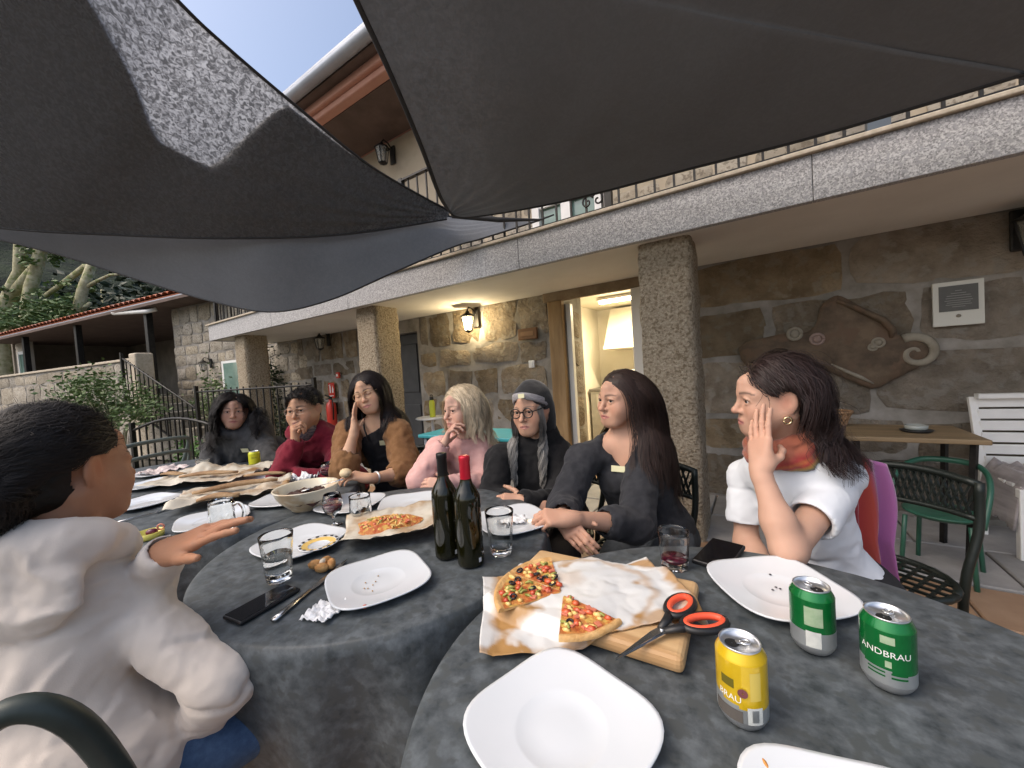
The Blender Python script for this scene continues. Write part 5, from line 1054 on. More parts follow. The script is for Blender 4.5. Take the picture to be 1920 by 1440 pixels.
# ================================================================== PEOPLE: signed distance modelling
BIG = 1.0
def rotm(yaw=0, pitch=0, roll=0):
    """columns: right, forward, up of a figure that faces `yaw` (radians from +x), pitch up positive, roll tips the crown to its right"""
    f = np.array([math.cos(yaw)*math.cos(pitch), math.sin(yaw)*math.cos(pitch), math.sin(pitch)]); r = np.array([math.sin(yaw), -math.cos(yaw), 0.]); u = np.cross(r, f)
    c, s = math.cos(roll), math.sin(roll); r2 = r*c-u*s; u2 = u*c+r*s
    return np.stack([r2, f, u2], 1)
class S:
    """a list of rounded primitives blended into one surface"""
    def __init__(s): s.p = []
    def cap(s, a, b, ra, rb=None, k=.02, op=1): s.p.append(('c', np.array(a, float), np.array(b, float), ra, rb if rb is not None else ra, k, op)); return s
    def ell(s, c, r, k=.02, rot=None, op=1): s.p.append(('e', np.array(c, float), np.array(r, float), np.eye(3) if rot is None else np.array(rot), 0, k, op)); return s
    def chain(s, pts, rs, k=.01, op=1):
        for i in range(len(pts)-1): s.cap(pts[i], pts[i+1], rs[i], rs[i+1], k, op)
        return s
    def grow(s, d):
        o = S()
        for q in s.p:
            if q[0] == 'c': o.p.append(('c', q[1], q[2], q[3]+d, q[4]+d, q[5], q[6]))
            else: o.p.append(('e', q[1], q[2]+d, q[3], 0, q[5], q[6]))
        return o
    def moved(s, Rm, o, sc=1.0):          # local -> world
        t = S()
        for q in s.p:
            if q[0] == 'c': t.p.append(('c', o+Rm@q[1]*sc, o+Rm@q[2]*sc, q[3]*sc, q[4]*sc, q[5]*sc, q[6]))
            else: t.p.append(('e', o+Rm@q[1]*sc, q[2]*sc, Rm@q[3], 0, q[5]*sc, q[6]))
        return t
    def inv(s, Rm, o, sc=1.0):            # world -> local
        t = S()
        for q in s.p:
            if q[0] == 'c': t.p.append(('c', Rm.T@(q[1]-o)/sc, Rm.T@(q[2]-o)/sc, q[3]/sc, q[4]/sc, q[5]/sc, q[6]))
            else: t.p.append(('e', Rm.T@(q[1]-o)/sc, q[2]/sc, Rm.T@q[3], 0, q[5]/sc, q[6]))
        return t
    def join(s, o): s.p += o.p; return s
def prim_d(q, P):
    if q[0] == 'c':
        ba = q[2]-q[1]; t = np.clip(((P-q[1])@ba)/(ba@ba+1e-12), 0, 1); return np.linalg.norm(P-q[1]-t[..., None]*ba, axis=-1)-(q[3]+(q[4]-q[3])*t)
    l = (P-q[1])@q[3]; k0 = np.linalg.norm(l/q[2], axis=-1); k1 = np.linalg.norm(l/(q[2]**2), axis=-1); return k0*(k0-1)/np.maximum(k1, 1e-6)
def blend(a, b, k, op):
    if op < 0: b = -b; h = np.maximum(k-np.abs(a-b), 0)/k; return np.maximum(a, b)+h*h*k*.25
    h = np.maximum(k-np.abs(a-b), 0)/k; return np.minimum(a, b)-h*h*k*.25
def dist(s, P):
    d = np.full(P.shape[:-1], BIG)
    for q in s.p: d = blend(d, prim_d(q, P), q[5], q[6])
    return d
def field(s, lo, hi, h):
    lo = np.array(lo, float); n = np.ceil((np.array(hi)-lo)/h).astype(int)+1; F = np.full(n, BIG, np.float32); ax = [lo[i]+h*np.arange(n[i]) for i in range(3)]
    for q in s.p:
        if q[0] == 'c': r = max(q[3], q[4]); a = np.minimum(q[1], q[2])-r; b = np.maximum(q[1], q[2])+r
        else: e = np.abs(q[3])@q[2]; a = q[1]-e; b = q[1]+e
        m_ = q[5]+3*h; i0 = np.clip(np.floor((a-m_-lo)/h).astype(int), 0, n); i1 = np.clip(np.ceil((b+m_-lo)/h).astype(int)+1, 0, n)
        if np.any(i1-i0 < 1): continue
        G = np.stack(np.meshgrid(*[ax[k][i0[k]:i1[k]] for k in range(3)], indexing='ij'), -1).astype(np.float32); sl_ = tuple(slice(i0[k], i1[k]) for k in range(3))
        F[sl_] = blend(F[sl_], prim_d(q, G).astype(np.float32), q[5], q[6])
    return F, lo
def nets(F, lo, h):
    s = F < 0; c = [s[i:s.shape[0]-1+i, j:s.shape[1]-1+j, k:s.shape[2]-1+k] for i in (0, 1) for j in (0, 1) for k in (0, 1)]
    al = np.logical_and.reduce(c); an = np.logical_or.reduce(c); act = an & ~al; idx = -np.ones(act.shape, np.int64); cells = np.argwhere(act); idx[act] = np.arange(len(cells))
    pos = np.zeros((len(cells), 3)); cnt = np.zeros(len(cells)); off = np.array([(i, j, k) for i in (0, 1) for j in (0, 1) for k in (0, 1)])
    V8 = [F[tuple((cells+o).T)] for o in off]
    for a in range(8):
        for ax_ in range(3):
            if off[a][ax_] == 0:
                b = a+(4, 2, 1)[ax_]; va, vb = V8[a], V8[b]; m_ = (va < 0) != (vb < 0); t = np.where(m_, va/np.where(m_, va-vb, 1), 0); p = off[a]+np.zeros((len(cells), 3)); p[:, ax_] += t
                pos += p*m_[:, None]; cnt += m_
    pos = lo+(cells+pos/cnt[:, None])*h; faces = []
    for ax_ in range(3):
        u, v = (ax_+1) % 3, (ax_+2) % 3; sl0 = [slice(None)]*3; sl1 = [slice(None)]*3; sl0[ax_] = slice(0, -1); sl1[ax_] = slice(1, None)
        e = s[tuple(sl0)] != s[tuple(sl1)]; E = np.argwhere(e); ok = (E[:, u] > 0) & (E[:, v] > 0) & (E[:, u] < act.shape[u]) & (E[:, v] < act.shape[v]); E = E[ok]
        du = np.zeros(3, int); dv = np.zeros(3, int); du[u] = 1; dv[v] = 1
        q = np.stack([idx[tuple((E-du-dv).T)], idx[tuple((E-dv).T)], idx[tuple(E.T)], idx[tuple((E-du).T)]], 1); inside = s[tuple(E.T)]
        q[~inside] = q[~inside][:, ::-1]; faces.append(q[(q >= 0).all(1)])
    return pos, np.concatenate(faces)
def vnormals(v, f):
    n = np.cross(v[f[:, 2]]-v[f[:, 0]], v[f[:, 3]]-v[f[:, 1]]); N = np.zeros_like(v)
    for k in range(4): np.add.at(N, f[:, k], n)
    return N/(np.linalg.norm(N, axis=1)[:, None]+1e-12)
def smooth(v, f, it=1, lam=.5):
    for _ in range(it):
        A = np.zeros_like(v); c = np.zeros(len(v))
        for k in range(4): np.add.at(A, f[:, k], v[f[:, (k+1) % 4]]+v[f[:, k-1]]); np.add.at(c, f[:, k], 2)
        v = v+lam*(A/np.maximum(c, 1)[:, None]-v)
    return v
class Skin:                                # gathers the pieces of one body mesh with colours
    def __init__(s): s.v = []; s.f = []; s.c = []; s.n = 0
    def add(s, v, f, c): s.v.append(v); s.f += [tuple(int(i)+s.n for i in q) for q in f]; s.c.append(np.broadcast_to(np.asarray(c, float), (len(v), 3))); s.n += len(v)
    def build(s, name, mat, parent):
        me = bpy.data.meshes.new(name); me.from_pydata(np.concatenate(s.v).tolist(), [], s.f); me.polygons.foreach_set('use_smooth', [True]*len(me.polygons))
        at_ = me.color_attributes.new('col', 'FLOAT_COLOR', 'POINT'); col = np.concatenate(s.c); at_.data.foreach_set('color', np.c_[col, np.ones(len(col))].ravel().astype(np.float32)); me.update()
        return link_mesh(name, me, mat, parent, True)
m_skin = MV('skin', rough=.55, sss=.10, spec=.35, bump=.25, bscale=200)
# ---- head in its own frame: x right, y forward, z up, origin between the ears
def head_prims(o):
    f = o.get('fem', 1); s = S(); w_ = o.get('wide', 1.0)
    s.ell((0, -.018, .042), (.0735*w_, .093, .082), k=.001).ell((0, .022, -.022), (.0635*w_, .066, .086), k=.035)
    s.ell((0, .066, -.094), (.025*w_ if f else .03*w_, .021, .019), k=.035)
    for q in (-1, 1):
        s.cap((q*.053*w_, .004, -.045), (q*.022*w_, .062, -.093), .019 if f else .021, .016, k=.045)
        s.ell((q*.037*w_, .062, -.036), (.027, .021, .029), k=.035)
        s.cap((q*.045, .069, .016), (q*.012, .083, .019), .008, .009, k=.022)
    s.cap((0, .080, .05), (0, .084, .02), .02, .012, k=.03)
    nl = o.get('nose', 1.0)
    for q in (-1, 1): s.ell((q*.0315, .0945, -.0005), (.0165, .0125, .0098), k=.013, op=-1)
    s.cap((0, .087, .010), (0, .083+.026*nl, -.030), .0068, .0098, k=.012).ell((0, .085+.027*nl, -.034), (.0105, .0105, .0095), k=.008)
    for q in (-1, 1): s.ell((q*.0115, .094, -.037), (.0075, .011, .0075), k=.006)
    for q in (-1, 1): s.ell((q*.006, .1, -.0445), (.0035, .005, .003), k=.003, op=-1)
    ec = o.get('closed', 0)
    for q in (-1, 1):
        c = (q*.0315, .0765, -.001)
        if ec: s.ell(c, (.0135, .0135, .012), k=.004)
        else:
            s.chain([(q*.0180, .083, -.001), (q*.024, .0885, .0068), (q*.0320, .0895, .0082), (q*.0400, .0855, .0058), (q*.0460, .0780, -.0015)], [.0028, .0034, .0036, .0034, .0028], k=.005)
            s.chain([(q*.0185, .083, -.002), (q*.025, .0875, -.0088), (q*.034, .0875, -.0094), (q*.0455, .0780, -.002)], [.0026, .0030, .0030, .0026], k=.005)
    sm = o.get('smile', .45)
    s.ell((0, .080, -.068), (.028, .017, .018), k=.018)
    s.chain([(-.0235-.004*sm, .0835, -.0675+.005*sm), (-.008, .0955, -.0642), (0, .0965, -.0652), (.008, .0955, -.0642), (.0235+.004*sm, .0835, -.0675+.005*sm)], [.0025, .0045, .0042, .0045, .0025], k=.005)
    s.chain([(-.02-.003*sm, .0835, -.0700+.003*sm), (0, .0950, -.0745), (.02+.003*sm, .0835, -.0700+.003*sm)], [.003, .0058, .003], k=.005)
    s.chain([(-.026, .086, -.0685+.004*sm), (0, .101, -.0693), (.026, .086, -.0685+.004*sm)], [.0016, .0022, .0016], k=.004, op=-1)
    for q in (-1, 1):
        e = rotm(math.pi/2+q*.42); s.ell((q*.0775*w_, -.010, -.002), (.0078, .020, .033), k=.007, rot=e); s.ell((q*.0735*w_, -.002, -.032), (.006, .009, .010), k=.006); s.ell((q*.086*w_, -.002, .001), (.006, .010, .017), k=.006, rot=e, op=-1)
    return s
def skin_cols(L, o, base, hairc):
    """skin colouring in head coordinates"""
    base = np.array(base); c = np.tile(base, (len(L), 1)); n_ = fbm(L, 22, 3)[:, None]; c = c*(1+.07*n_)
    def g(ctr, r): return np.exp(-(((L-np.array(ctr))/np.array(r))**2).sum(1))[:, None]
    red = base*np.array([1.10, .74, .70]); ax = np.abs(L[:, 0])[:, None]; LL = np.c_[np.abs(L[:, 0]), L[:, 1], L[:, 2]]
    def gs(ctr, r): return np.exp(-(((LL-np.array(ctr))/np.array(r))**2).sum(1))[:, None]
    for m_ in (gs((.04, .075, -.035), (.024, .03, .022))*.30, g((0, .11, -.034), (.012, .012, .012))*.5, gs((.078, 0, 0), (.012, .025, .03))*.55): c = c*(1-m_)+red*m_
    m_ = gs((.0315, .085, -.010), (.016, .02, .006))*.14; c = c*(1-m_)+base*np.array([.72, .62, .62])*m_
    sm = o.get('smile', .45); lipc = np.array(o.get('lip', (.40, .14, .12)))
    zc = -.0688+.05*sm*LL[:, 0]; m_ = ((LL[:, 0] < .0245+.003*sm) & (L[:, 1] > .082) & (np.abs(L[:, 2]-zc+.0008) < .0098*(1-(LL[:, 0]/.03)**2)))[:, None]*.85; c = c*(1-m_)+lipc*m_
    m_ = np.exp(-((L[:, 2]-zc)/.0016)**2)[:, None]*((LL[:, 0] < .025) & (L[:, 1] > .08))[:, None]*.75; c = c*(1-m_)+lipc*.22*m_
    bz = .0205+.004*np.sin(np.clip((LL[:, 0]-.012)/.036, 0, 1)*2.6)-.10*np.maximum(LL[:, 0]-.040, 0)/1.5+o.get('browz', 0); th = o.get('brow', .0042)*(1-.55*np.clip((LL[:, 0]-.025)/.03, 0, 1))
    m_ = (np.exp(-((L[:, 2]-bz)/th)**2)*((LL[:, 0] > .011) & (LL[:, 0] < .055) & (L[:, 1] > .045)))[:, None]*.85; c = c*(1-m_)+np.array(hairc)*m_
    if not o.get('closed'): lz = .0060-22*(LL[:, 0]-.031)**2
    else: lz = -.006+18*(LL[:, 0]-.031)**2
    m_ = (np.exp(-((L[:, 2]-lz)/.0019)**2)*(np.abs(LL[:, 0]-.0315) < .0165)*(L[:, 1] > .06))[:, None]*.85; c = c*(1-m_)+np.array((.03, .02, .017))*m_
    if o.get('beard'): m_ = (gs((.03, .07, -.085), (.045, .05, .035)))*o['beard']; c = c*(1-m_)+np.array((.10, .08, .07))*m_
    return np.clip(c, 0, 1)
def eyeball(sk, Rm, o3, sc, gaze):
    n = 14; P = []; F_ = []
    for i in range(n+1):
        for j in range(n): th = math.pi*i/n; ph = 2*math.pi*j/n; P.append((math.sin(th)*math.cos(ph), math.cos(th), math.sin(th)*math.sin(ph)))
    for i in range(n):
        for j in range(n): F_.append((i*n+j, i*n+(j+1) % n, (i+1)*n+(j+1) % n, (i+1)*n+j))
    P = np.array(P); g = nrm(gaze); dt = P@g; col = np.where((dt > .80)[:, None], np.array((.035, .02, .012)), np.array((.62, .58, .56))); col = np.where((dt > .94)[:, None], np.array((.004, .004, .004)), col)
    for q in (-1, 1): sk.add(o3+(P*.0122+np.array((q*.0315, .0782, -.001)))@Rm.T*sc, F_, col)
def hand_prims(W, d, nrm_, side, curls, thumb=(.35, .3), sc=1.0, spread=.0):
    """W wrist, d finger direction, nrm_ back of the hand, side=+1 thumb on the cross(d, n) side"""
    y = nrm(d); z = nrm(np.array(nrm_)-y*np.dot(nrm_, y)); x = np.cross(y, z)*side; W = np.array(W, float)
    def q(a, b, c): return W+(x*a+y*b+z*c)*sc
    s = S(); kx = (.027, .009, -.0095, -.0265); ky = (.086, .091, .086, .077); ln = ((.043, .026, .021), (.048, .030, .022), (.044, .028, .022), (.034, .021, .019)); rr = ((.0088, .0078, .0070), (.0090, .0080, .0070), (.0085, .0075, .0068), (.0075, .0067, .006))
    s.cap(q(0, -.012, 0), q(0, .02, 0), .021*sc, .021*sc, k=.02*sc)
    for i in range(4): s.cap(q(kx[i]*.55, .012, 0), q(kx[i], ky[i], -.002), .0135*sc, .0115*sc, k=.014*sc)
    s.ell(q(.018, .035, -.010), np.array((.015, .026, .012))*sc, k=.016*sc, rot=np.stack([x, y, z], 1)); s.ell(q(-.02, .035, -.010), np.array((.012, .026, .011))*sc, k=.016*sc, rot=np.stack([x, y, z], 1))
    for i in range(4):
        p = q(kx[i], ky[i], -.002); a = 0; sp = spread*(1.2-i*.8)
        for j in range(3):
            a += curls[i][j]; dv = (y*math.cos(a)-z*math.sin(a)); dv = nrm(dv+x*sp*(math.cos(a))); p2 = p+dv*ln[i][j]*sc; s.cap(p, p2, rr[i][j]*sc*1.04, rr[i][min(j+1, 2)]*sc, k=.0035*sc); p = p2
    o_, c_ = thumb; p0 = q(.020, .018, -.006); d1 = nrm(x*math.sin(.75+o_*.5)+y*math.cos(.75+o_*.5)-z*(.25+c_*.5)); p1 = p0+d1*.044*sc; d2 = nrm(d1*(1-.15)+y*.35-x*c_*.35-z*c_*.2); p2 = p1+d2*.034*sc; d3 = nrm(d2+y*.15-x*c_*.3); p3 = p2+d3*.026*sc
    s.cap(p0, p1, .0135*sc, .0108*sc, k=.012*sc).cap(p1, p2, .0105*sc, .0092*sc, k=.005*sc).cap(p2, p3, .0095*sc, .0072*sc, k=.005*sc); return s
FIST = [(1.35, 1.6, .9)]*4; RELAX = [(.25, .35, .2), (.3, .4, .25), (.35, .45, .25), (.4, .5, .3)]; FLAT = [(.05, .08, .05)]*4; CURL = [(.7, .9, .5), (.75, .95, .5), (.8, 1.0, .5), (.9, 1.0, .5)]
def mesh_of(s, h, it=1, pad=.02, s2=None, k2=.02):
    allq = s.p+(s2.p if s2 else [])
    lo = np.min([np.minimum(q[1], q[2] if q[0] == 'c' else q[1])-(max(q[3], q[4]) if q[0] == 'c' else q[2].max()) for q in allq if q[6] > 0], 0)-pad; hi = np.max([np.maximum(q[1], q[2] if q[0] == 'c' else q[1])+(max(q[3], q[4]) if q[0] == 'c' else q[2].max()) for q in allq if q[6] > 0], 0)+pad
    F, l = field(s, lo, hi, h)
    if s2 and s2.p: F = blend(F, field(s2, lo, hi, h)[0], k2, 1)
    v, f = nets(F, l, h); return (smooth(v, f, it, .4) if it else v), f
def cloth(name, s, mat, parent, h=.008, amp=.004, sc=13, seed=0, folds=(), cols=None, clip=None, rib=None, it=1, s2=None, k2=.02):
    """garment surface with wrinkles; folds: (centre, axis, amount, wave number, reach)"""
    v, f = mesh_of(s, h, it, s2=s2, k2=k2); N = vnormals(v, f); w_ = noise(v, 6, seed+9)[:, None]*.04
    r1 = fbm(v+w_, sc, seed, 3); d = amp*(1-2*np.abs(r1))*.9+amp*.7*noise(v, 5, seed+4)
    for (c, a, am, wn, rc) in folds:
        q = v-np.array(c); t = q@nrm(a); wgt = np.exp(-(np.linalg.norm(q, axis=1)/rc)**2); ph = np.sin((t*wn+3.0*noise(v, 9, seed+6)+1.5*noise(v, 20, seed+8))*.5); d = d-am*1.25*wgt*np.exp(-(ph/.38)**2)*(.5+.5*noise(v, 11, seed+12)+.3)
    v = v+N*d[:, None]
    if clip is not None: keep = clip(v)[f].all(1); f = f[keep]
    me = bpy.data.meshes.new(name); me.from_pydata(v.tolist(), [], f.tolist()); me.polygons.foreach_set('use_smooth', [True]*len(me.polygons))
    if cols is not None:
        at_ = me.color_attributes.new('col', 'FLOAT_COLOR', 'POINT'); cc = cols(v); at_.data.foreach_set('color', np.c_[cc, np.ones(len(cc))].ravel().astype(np.float32))
    me.update(); return link_mesh(name, me, mat, parent, True)
# ---- hair
def hair_mat(name, rough=.5): return MV(name, rough=rough, spec=.3, bump=0)
m_hair = hair_mat('hair')
def ribbons(paths, outn, width, col, seed=0, tip=.35):
    """paths (N,K,3) -> ribbon mesh arrays"""
    Np, K, _ = paths.shape; T = np.gradient(paths, axis=1); T /= np.linalg.norm(T, axis=2)[..., None]+1e-9; B = np.cross(T, outn); B /= np.linalg.norm(B, axis=2)[..., None]+1e-9
    tw = np.linspace(1, tip, K)[None, :, None]*width[:, None, None]; Lv = paths-B*tw*.5; Rv = paths+B*tw*.5; mid = paths+outn*tw*.18
    v = np.stack([Lv, mid, Rv], 2).reshape(-1, 3); i = np.arange(Np)[:, None]*K*3+np.arange(K-1)[None]*3; i = i.ravel()
    f = np.concatenate([np.stack([i, i+1, i+4, i+3], 1), np.stack([i+1, i+2, i+5, i+4], 1)]); c = np.repeat(col, K*3, 0); return v, f, c
def in_face(P3, path):
    L = (path-P3['o3'])@P3['Rm']/P3.get('s', 1); w_ = P3.get('wide', 1); r_ = ((np.abs(L[..., 0]) < .052*w_) & (L[..., 1] > .055) & (L[..., 2] < .045) & (L[..., 2] > -.13))
    if P3.get('swept'): r_ |= ((np.abs(L[..., 0]) < .11) & (L[..., 1] > .0) & (L[..., 2] < .010) & (L[..., 2] > -.14)) | ((np.abs(L[..., 0]) > .05) & (((L[..., 1]+.004)/.026)**2+((L[..., 2]+.006)/.036)**2 < 1))
    return r_
def grow_hair(roots, d0, length, body, steps=22, grav=.10, pull=None, wave=0, wfreq=14, seed=0, off=(.004, .03), width=.003, col=(.02, .015, .012), colvar=.25, clump=0, tipc=None, gz=(0, 0, -1), stiff=.0, who=None):
    rs = np.random.default_rng(seed); n = len(roots); P = roots.copy(); D = d0/np.linalg.norm(d0, axis=1)[:, None]; stp = length/steps; ofs = rs.uniform(off[0], off[1], n)*np.clip(1, 0, 1); out = [P.copy()]; ON = []
    ph = rs.uniform(0, 6.28, n); gv = np.array(gz, float)
    def grad(P):
        e = .004; d = dist(body, P); g = np.stack([dist(body, P+np.eye(3)[k]*e)-d for k in range(3)], -1); return d, g/(np.linalg.norm(g, axis=1)[:, None]+1e-9)
    _, g0 = grad(P); ON.append(g0)
    for k in range(steps):
        t = (k+1)/steps; D = D+gv*grav*(.4+1.2*t); 
        if pull is not None: D = D+pull(P, t)
        D += rs.normal(size=D.shape)*.03; D /= np.linalg.norm(D, axis=1)[:, None]; P = P+D*stp[:, None]; d, g = grad(P); o_ = ofs*min(1, .2+t*1.6); pen = np.maximum(o_-d, 0); P = P+g*pen[:, None]*.9
        D = np.where((pen > 0)[:, None], D-g*np.minimum((D*g).sum(1), 0)[:, None], D); out.append(P.copy()); ON.append(g)
    path = np.stack(out, 1); ON = np.stack(ON, 1)
    if clump:
        m_ = max(8, n//clump); cid = rs.integers(0, m_, n); ctr = rs.permutation(n)[:m_]; # pull towards the nearest guide
        dd = ((roots[:, None]-roots[ctr][None])**2).sum(-1); gi = ctr[dd.argmin(1)]; t = np.linspace(0, 1, steps+1)[None, :, None]**1.2*.62; path = path*(1-t)+path[gi]*t; ph = ph[gi]+rs.normal(size=n)*.25
    if wave:
        t = np.linspace(0, 1, steps+1)[None]; T = np.gradient(path, axis=1); T /= np.linalg.norm(T, axis=2)[..., None]+1e-9; B = np.cross(T, ON); a = wave*np.minimum(t*2.2, 1); L = length[:, None]*t
        path = path+B*(a*np.sin(wfreq*L*6.28+ph[:, None]))[..., None]+ON*(a*.6*(1+np.cos(wfreq*L*6.28+ph[:, None])))[..., None]
    if who is not None:
        bad = np.maximum.accumulate(in_face(who, path), 1); ok = ~bad[:, 2]; path, ON, length, bad = path[ok], ON[ok], length[ok], bad[ok]; n = len(path)
        last = np.maximum((~bad).sum(1)-1, 0); path = np.where(bad[..., None], path[np.arange(n), last][:, None], path)
    cl = np.array(col)*(1+colvar*rs.uniform(-1, 1, (n, 1)))
    if tipc is not None: mixv = rs.random((n, 1)); cl = cl*(1-mixv*.5)+np.array(tipc)*mixv*.5
    return ribbons(path, ON, width*rs.uniform(.6, 1.3, n), cl)
def scalp(n, Rm, o3, sc, rule, seed=0, w_=1.0):
    """random points of the cranium (world) that satisfy rule(local)"""
    rs = np.random.default_rng(seed); q = rs.normal(size=(n*6, 3)); q /= np.linalg.norm(q, axis=1)[:, None]; L = q*np.array((.0735*w_, .093, .082))+np.array((0, -.018, .042)); L2 = q*np.array((.076*w_, .098, .12))+np.array((0, -.018, .0)); L = np.where(L[:, 2:3] < .02, L2*np.array((.92, .92, 1)), L); ok = rule(L); L = L[ok][:n]; return L, o3+L@Rm.T*sc
def hairline(L, a=.018): return (.78*L[:, 1]-.62*L[:, 2] < a) & (L[:, 2] > -.085)
def hair_cap(o, Rm, o3, sc, thick=.012, a=.018, low=-.09, h=.005, seed=0, bun=None, ear=False):
    s = S(); w_ = o.get('wide', 1.0); s.ell((0, -.018, .042), (.0735*w_+thick, .093+thick, .082+thick), k=.001).ell((0, -.035, -.02), (.066*w_+thick*.8, .066+thick, .07), k=.03)
    if bun: s.ell(bun[0], bun[1], k=.03)
    v, f = mesh_of(s, h); N = vnormals(v, f); v = v+N*(.003*fbm(v, 40, seed))[:, None]
    ok = (.78*v[:, 1]-.62*v[:, 2] < a) & (v[:, 2] > low)
    if ear: ok &= ~((np.abs(v[:, 0]) > .05) & (((v[:, 1]+.004)/.034)**2+((v[:, 2]+.006)/.046)**2 < 1)) & ~((np.abs(v[:, 0]) > .045) & (v[:, 1] > .004) & (v[:, 2] < .012))
    keep = ok[f].all(1); f = f[keep]; return o3+v@Rm.T*sc, f
def glasses(o, Rm, o3, sc, parent, mat, r=(.024, .019), th=.0016, rim='round'):
    b = MB(); T_ = lambda p: tuple(o3+Rm@np.array(p)*sc)
    for q in (-1, 1):
        pts = []
        for a in np.linspace(0, 2*math.pi, 25):
            cx, cz = math.cos(a), math.sin(a)
            if rim == 'square': cx = math.copysign(abs(cx)**.6, cx); cz = math.copysign(abs(cz)**.6, cz)
            pts.append(T_((q*.0325+r[0]*cx, .1035-.10*abs(r[0]*cx+.0325-.02)*.6, -.002+r[1]*cz)))
        b.tube(pts, th*sc, 6, cap=False); b.tube([T_((q*(.0325+r[0]), .099, .004)), T_((q*.075, .06, .006)), T_((q*.081, .0, .008)), T_((q*.078, -.015, -.008))], th*sc*.9, 6)
    b.tube([T_((-.0325+r[0], .1035, .002)), T_((0, .1075, .006)), T_((.0325-r[0], .1035, .002))], th*sc, 6); return b.build('glasses', mat, parent, True)
# ---- seated figure
def seated(P):
    """P: dict with head, yaw, pitch, roll, tyaw, pelvis, sw, arms {L,R: S,E,W,hand}, clothes"""
    o3 = np.array(P['head'], float); sc = P.get('s', 1.0); tocam = math.atan2(-o3[1], -o3[0]); yaw = tocam-R(P['yaw']); Rm = rotm(yaw, R(P.get('pitch', 0)), R(P.get('roll', 0)))
    ty = tocam-R(P['tyaw']); tf = V(math.cos(ty), math.sin(ty), 0); tr = V(math.sin(ty), -math.cos(ty), 0); up = V(0, 0, 1)
    pel = np.array(P['pelvis'], float); nb = np.array(P['neck'], float) if 'neck' in P else o3-Rm[:, 2]*.148*sc-tf*.035
    ax = nrm(nb-pel); P.update(o3=o3, Rm=Rm, tf=tf, tr=tr, nb=nb, ax=ax); Tm = np.stack([tr, np.cross(ax, tr), ax], 1); P['Tm'] = Tm; H = np.linalg.norm(nb-pel)
    sw = P.get('sw', .165); bk = P.get('bulk', 1.0); A = P['arms']; sh = {}
    for k, q in (('R', 1), ('L', -1)): sh[k] = np.array(A[k]['S'], float) if 'S' in A[k] else nb+tr*q*sw-ax*.045
    P['sh'] = sh
    tor = S(); c1 = nb-ax*.15+tf*.012; c2 = nb-ax*H*.62+tf*.01
    tor.ell(c1, (.145*bk, .098*bk, .16), k=.03, rot=Tm).ell(c2, (.128*bk, .10*bk, .16), k=.06, rot=Tm).ell(pel+ax*.03, (.16*bk, .12*bk, .12), k=.06, rot=Tm)
    for k in 'RL': tor.cap(nb-ax*.035, sh[k], .048, .050*bk, k=.045)
    if P.get('bust'):
        for q in (-1, 1): tor.ell(nb-ax*.20+tr*q*.062+np.cross(ax, tr)*.082, (.05*P['bust'], .045*P['bust'], .05*P['bust']), k=.04, rot=Tm)
    P['tor'] = tor; nk = S(); nk.cap(o3+Rm@V(0, -.022, -.055)*sc, nb+ax*.0, .050*sc*P.get('neckw', 1), .056*sc, k=.03); 
    for q in (-1, 1): nk.cap(nb+tr*q*.012+tf*.03, o3+Rm@V(q*.055, -.02, -.05)*sc, .012, .012, k=.03)      # neck cords
    P['nk'] = nk
    root = thing('person', P['label'], 'person', (pel[0], pel[1], 0)); P['root'] = root
    # body: head, neck and chest
    hp = head_prims(P); allp = S(); allp.join(hp); allp.join(nk.inv(Rm, o3, sc)); ch = tor.inv(Rm, o3, sc)
    for q in ch.p: allp.p.append(q[:5]+(max(q[5], .03), q[6]))
    h = min(P.get('h', .0036), .0036); F, l = field(allp, (-.20, -.20, P.get('low', -.30)), (.20, .15, .135), h); v, f = nets(F, l, h); v = smooth(v, f, 1, .3)
    sk = Skin(); sk.add(o3+v@Rm.T*sc, f, skin_cols(v, P, P['skin'], P.get('browc', (.03, .02, .015))))
    if not P.get('closed'): eyeball(sk, Rm, o3, sc, P.get('gaze', (0, 1, 0)))
    # lower torso and legs under the clothes (coarse)
    kn = P.get('knees'); hipz = pel[2]
    legs = {}
    for k, q in (('R', 1), ('L', -1)):
        hp_ = pel+tr*q*.085; K = np.array(kn[k]) if kn else hp_+tf*.42+V(0, 0, .0); K[2] = P.get('kneez', .50); An = K+tf*(-.02); An[2] = .085; legs[k] = (hp_, K, An)
    P['legs'] = legs
    v, f = mesh_of(S().join(tor.grow(-.006)), .014); sk.add(v, f, P['skin'])
    for k in 'RL':
        a = A[k]; s = S(); fr = P.get('arm', 1.0); E, W = np.array(a['E'], float), np.array(a['W'], float); s.cap(sh[k], E, .043*fr, .036*fr, k=.03).cap(E, E+(W-E)*.35, .037*fr, .036*fr, k=.03).cap(E+(W-E)*.35, W, .036*fr, .0235*fr, k=.03)
        hd = a['hand']; s.join(hand_prims(W, hd['d'], hd['n'], hd['side'], hd.get('c', RELAX), hd.get('t', (.35, .3)), P.get('hs', .96), hd.get('sp', 0)))
        v, f = mesh_of(s, P.get('hh', .0036)); cc = np.array(P['skin'])*(1+.07*fbm(v, 18, 5))[:, None]; kd = np.exp(-(np.linalg.norm(v-(W+nrm(hd['d'])*.1), axis=1)/.055)**2)[:, None]*.22; cc = cc*(1-kd)+cc*np.array([1.08, .82, .78])*kd; sk.add(v, f, cc)
    sk.build('body', m_skin, root)
    return P
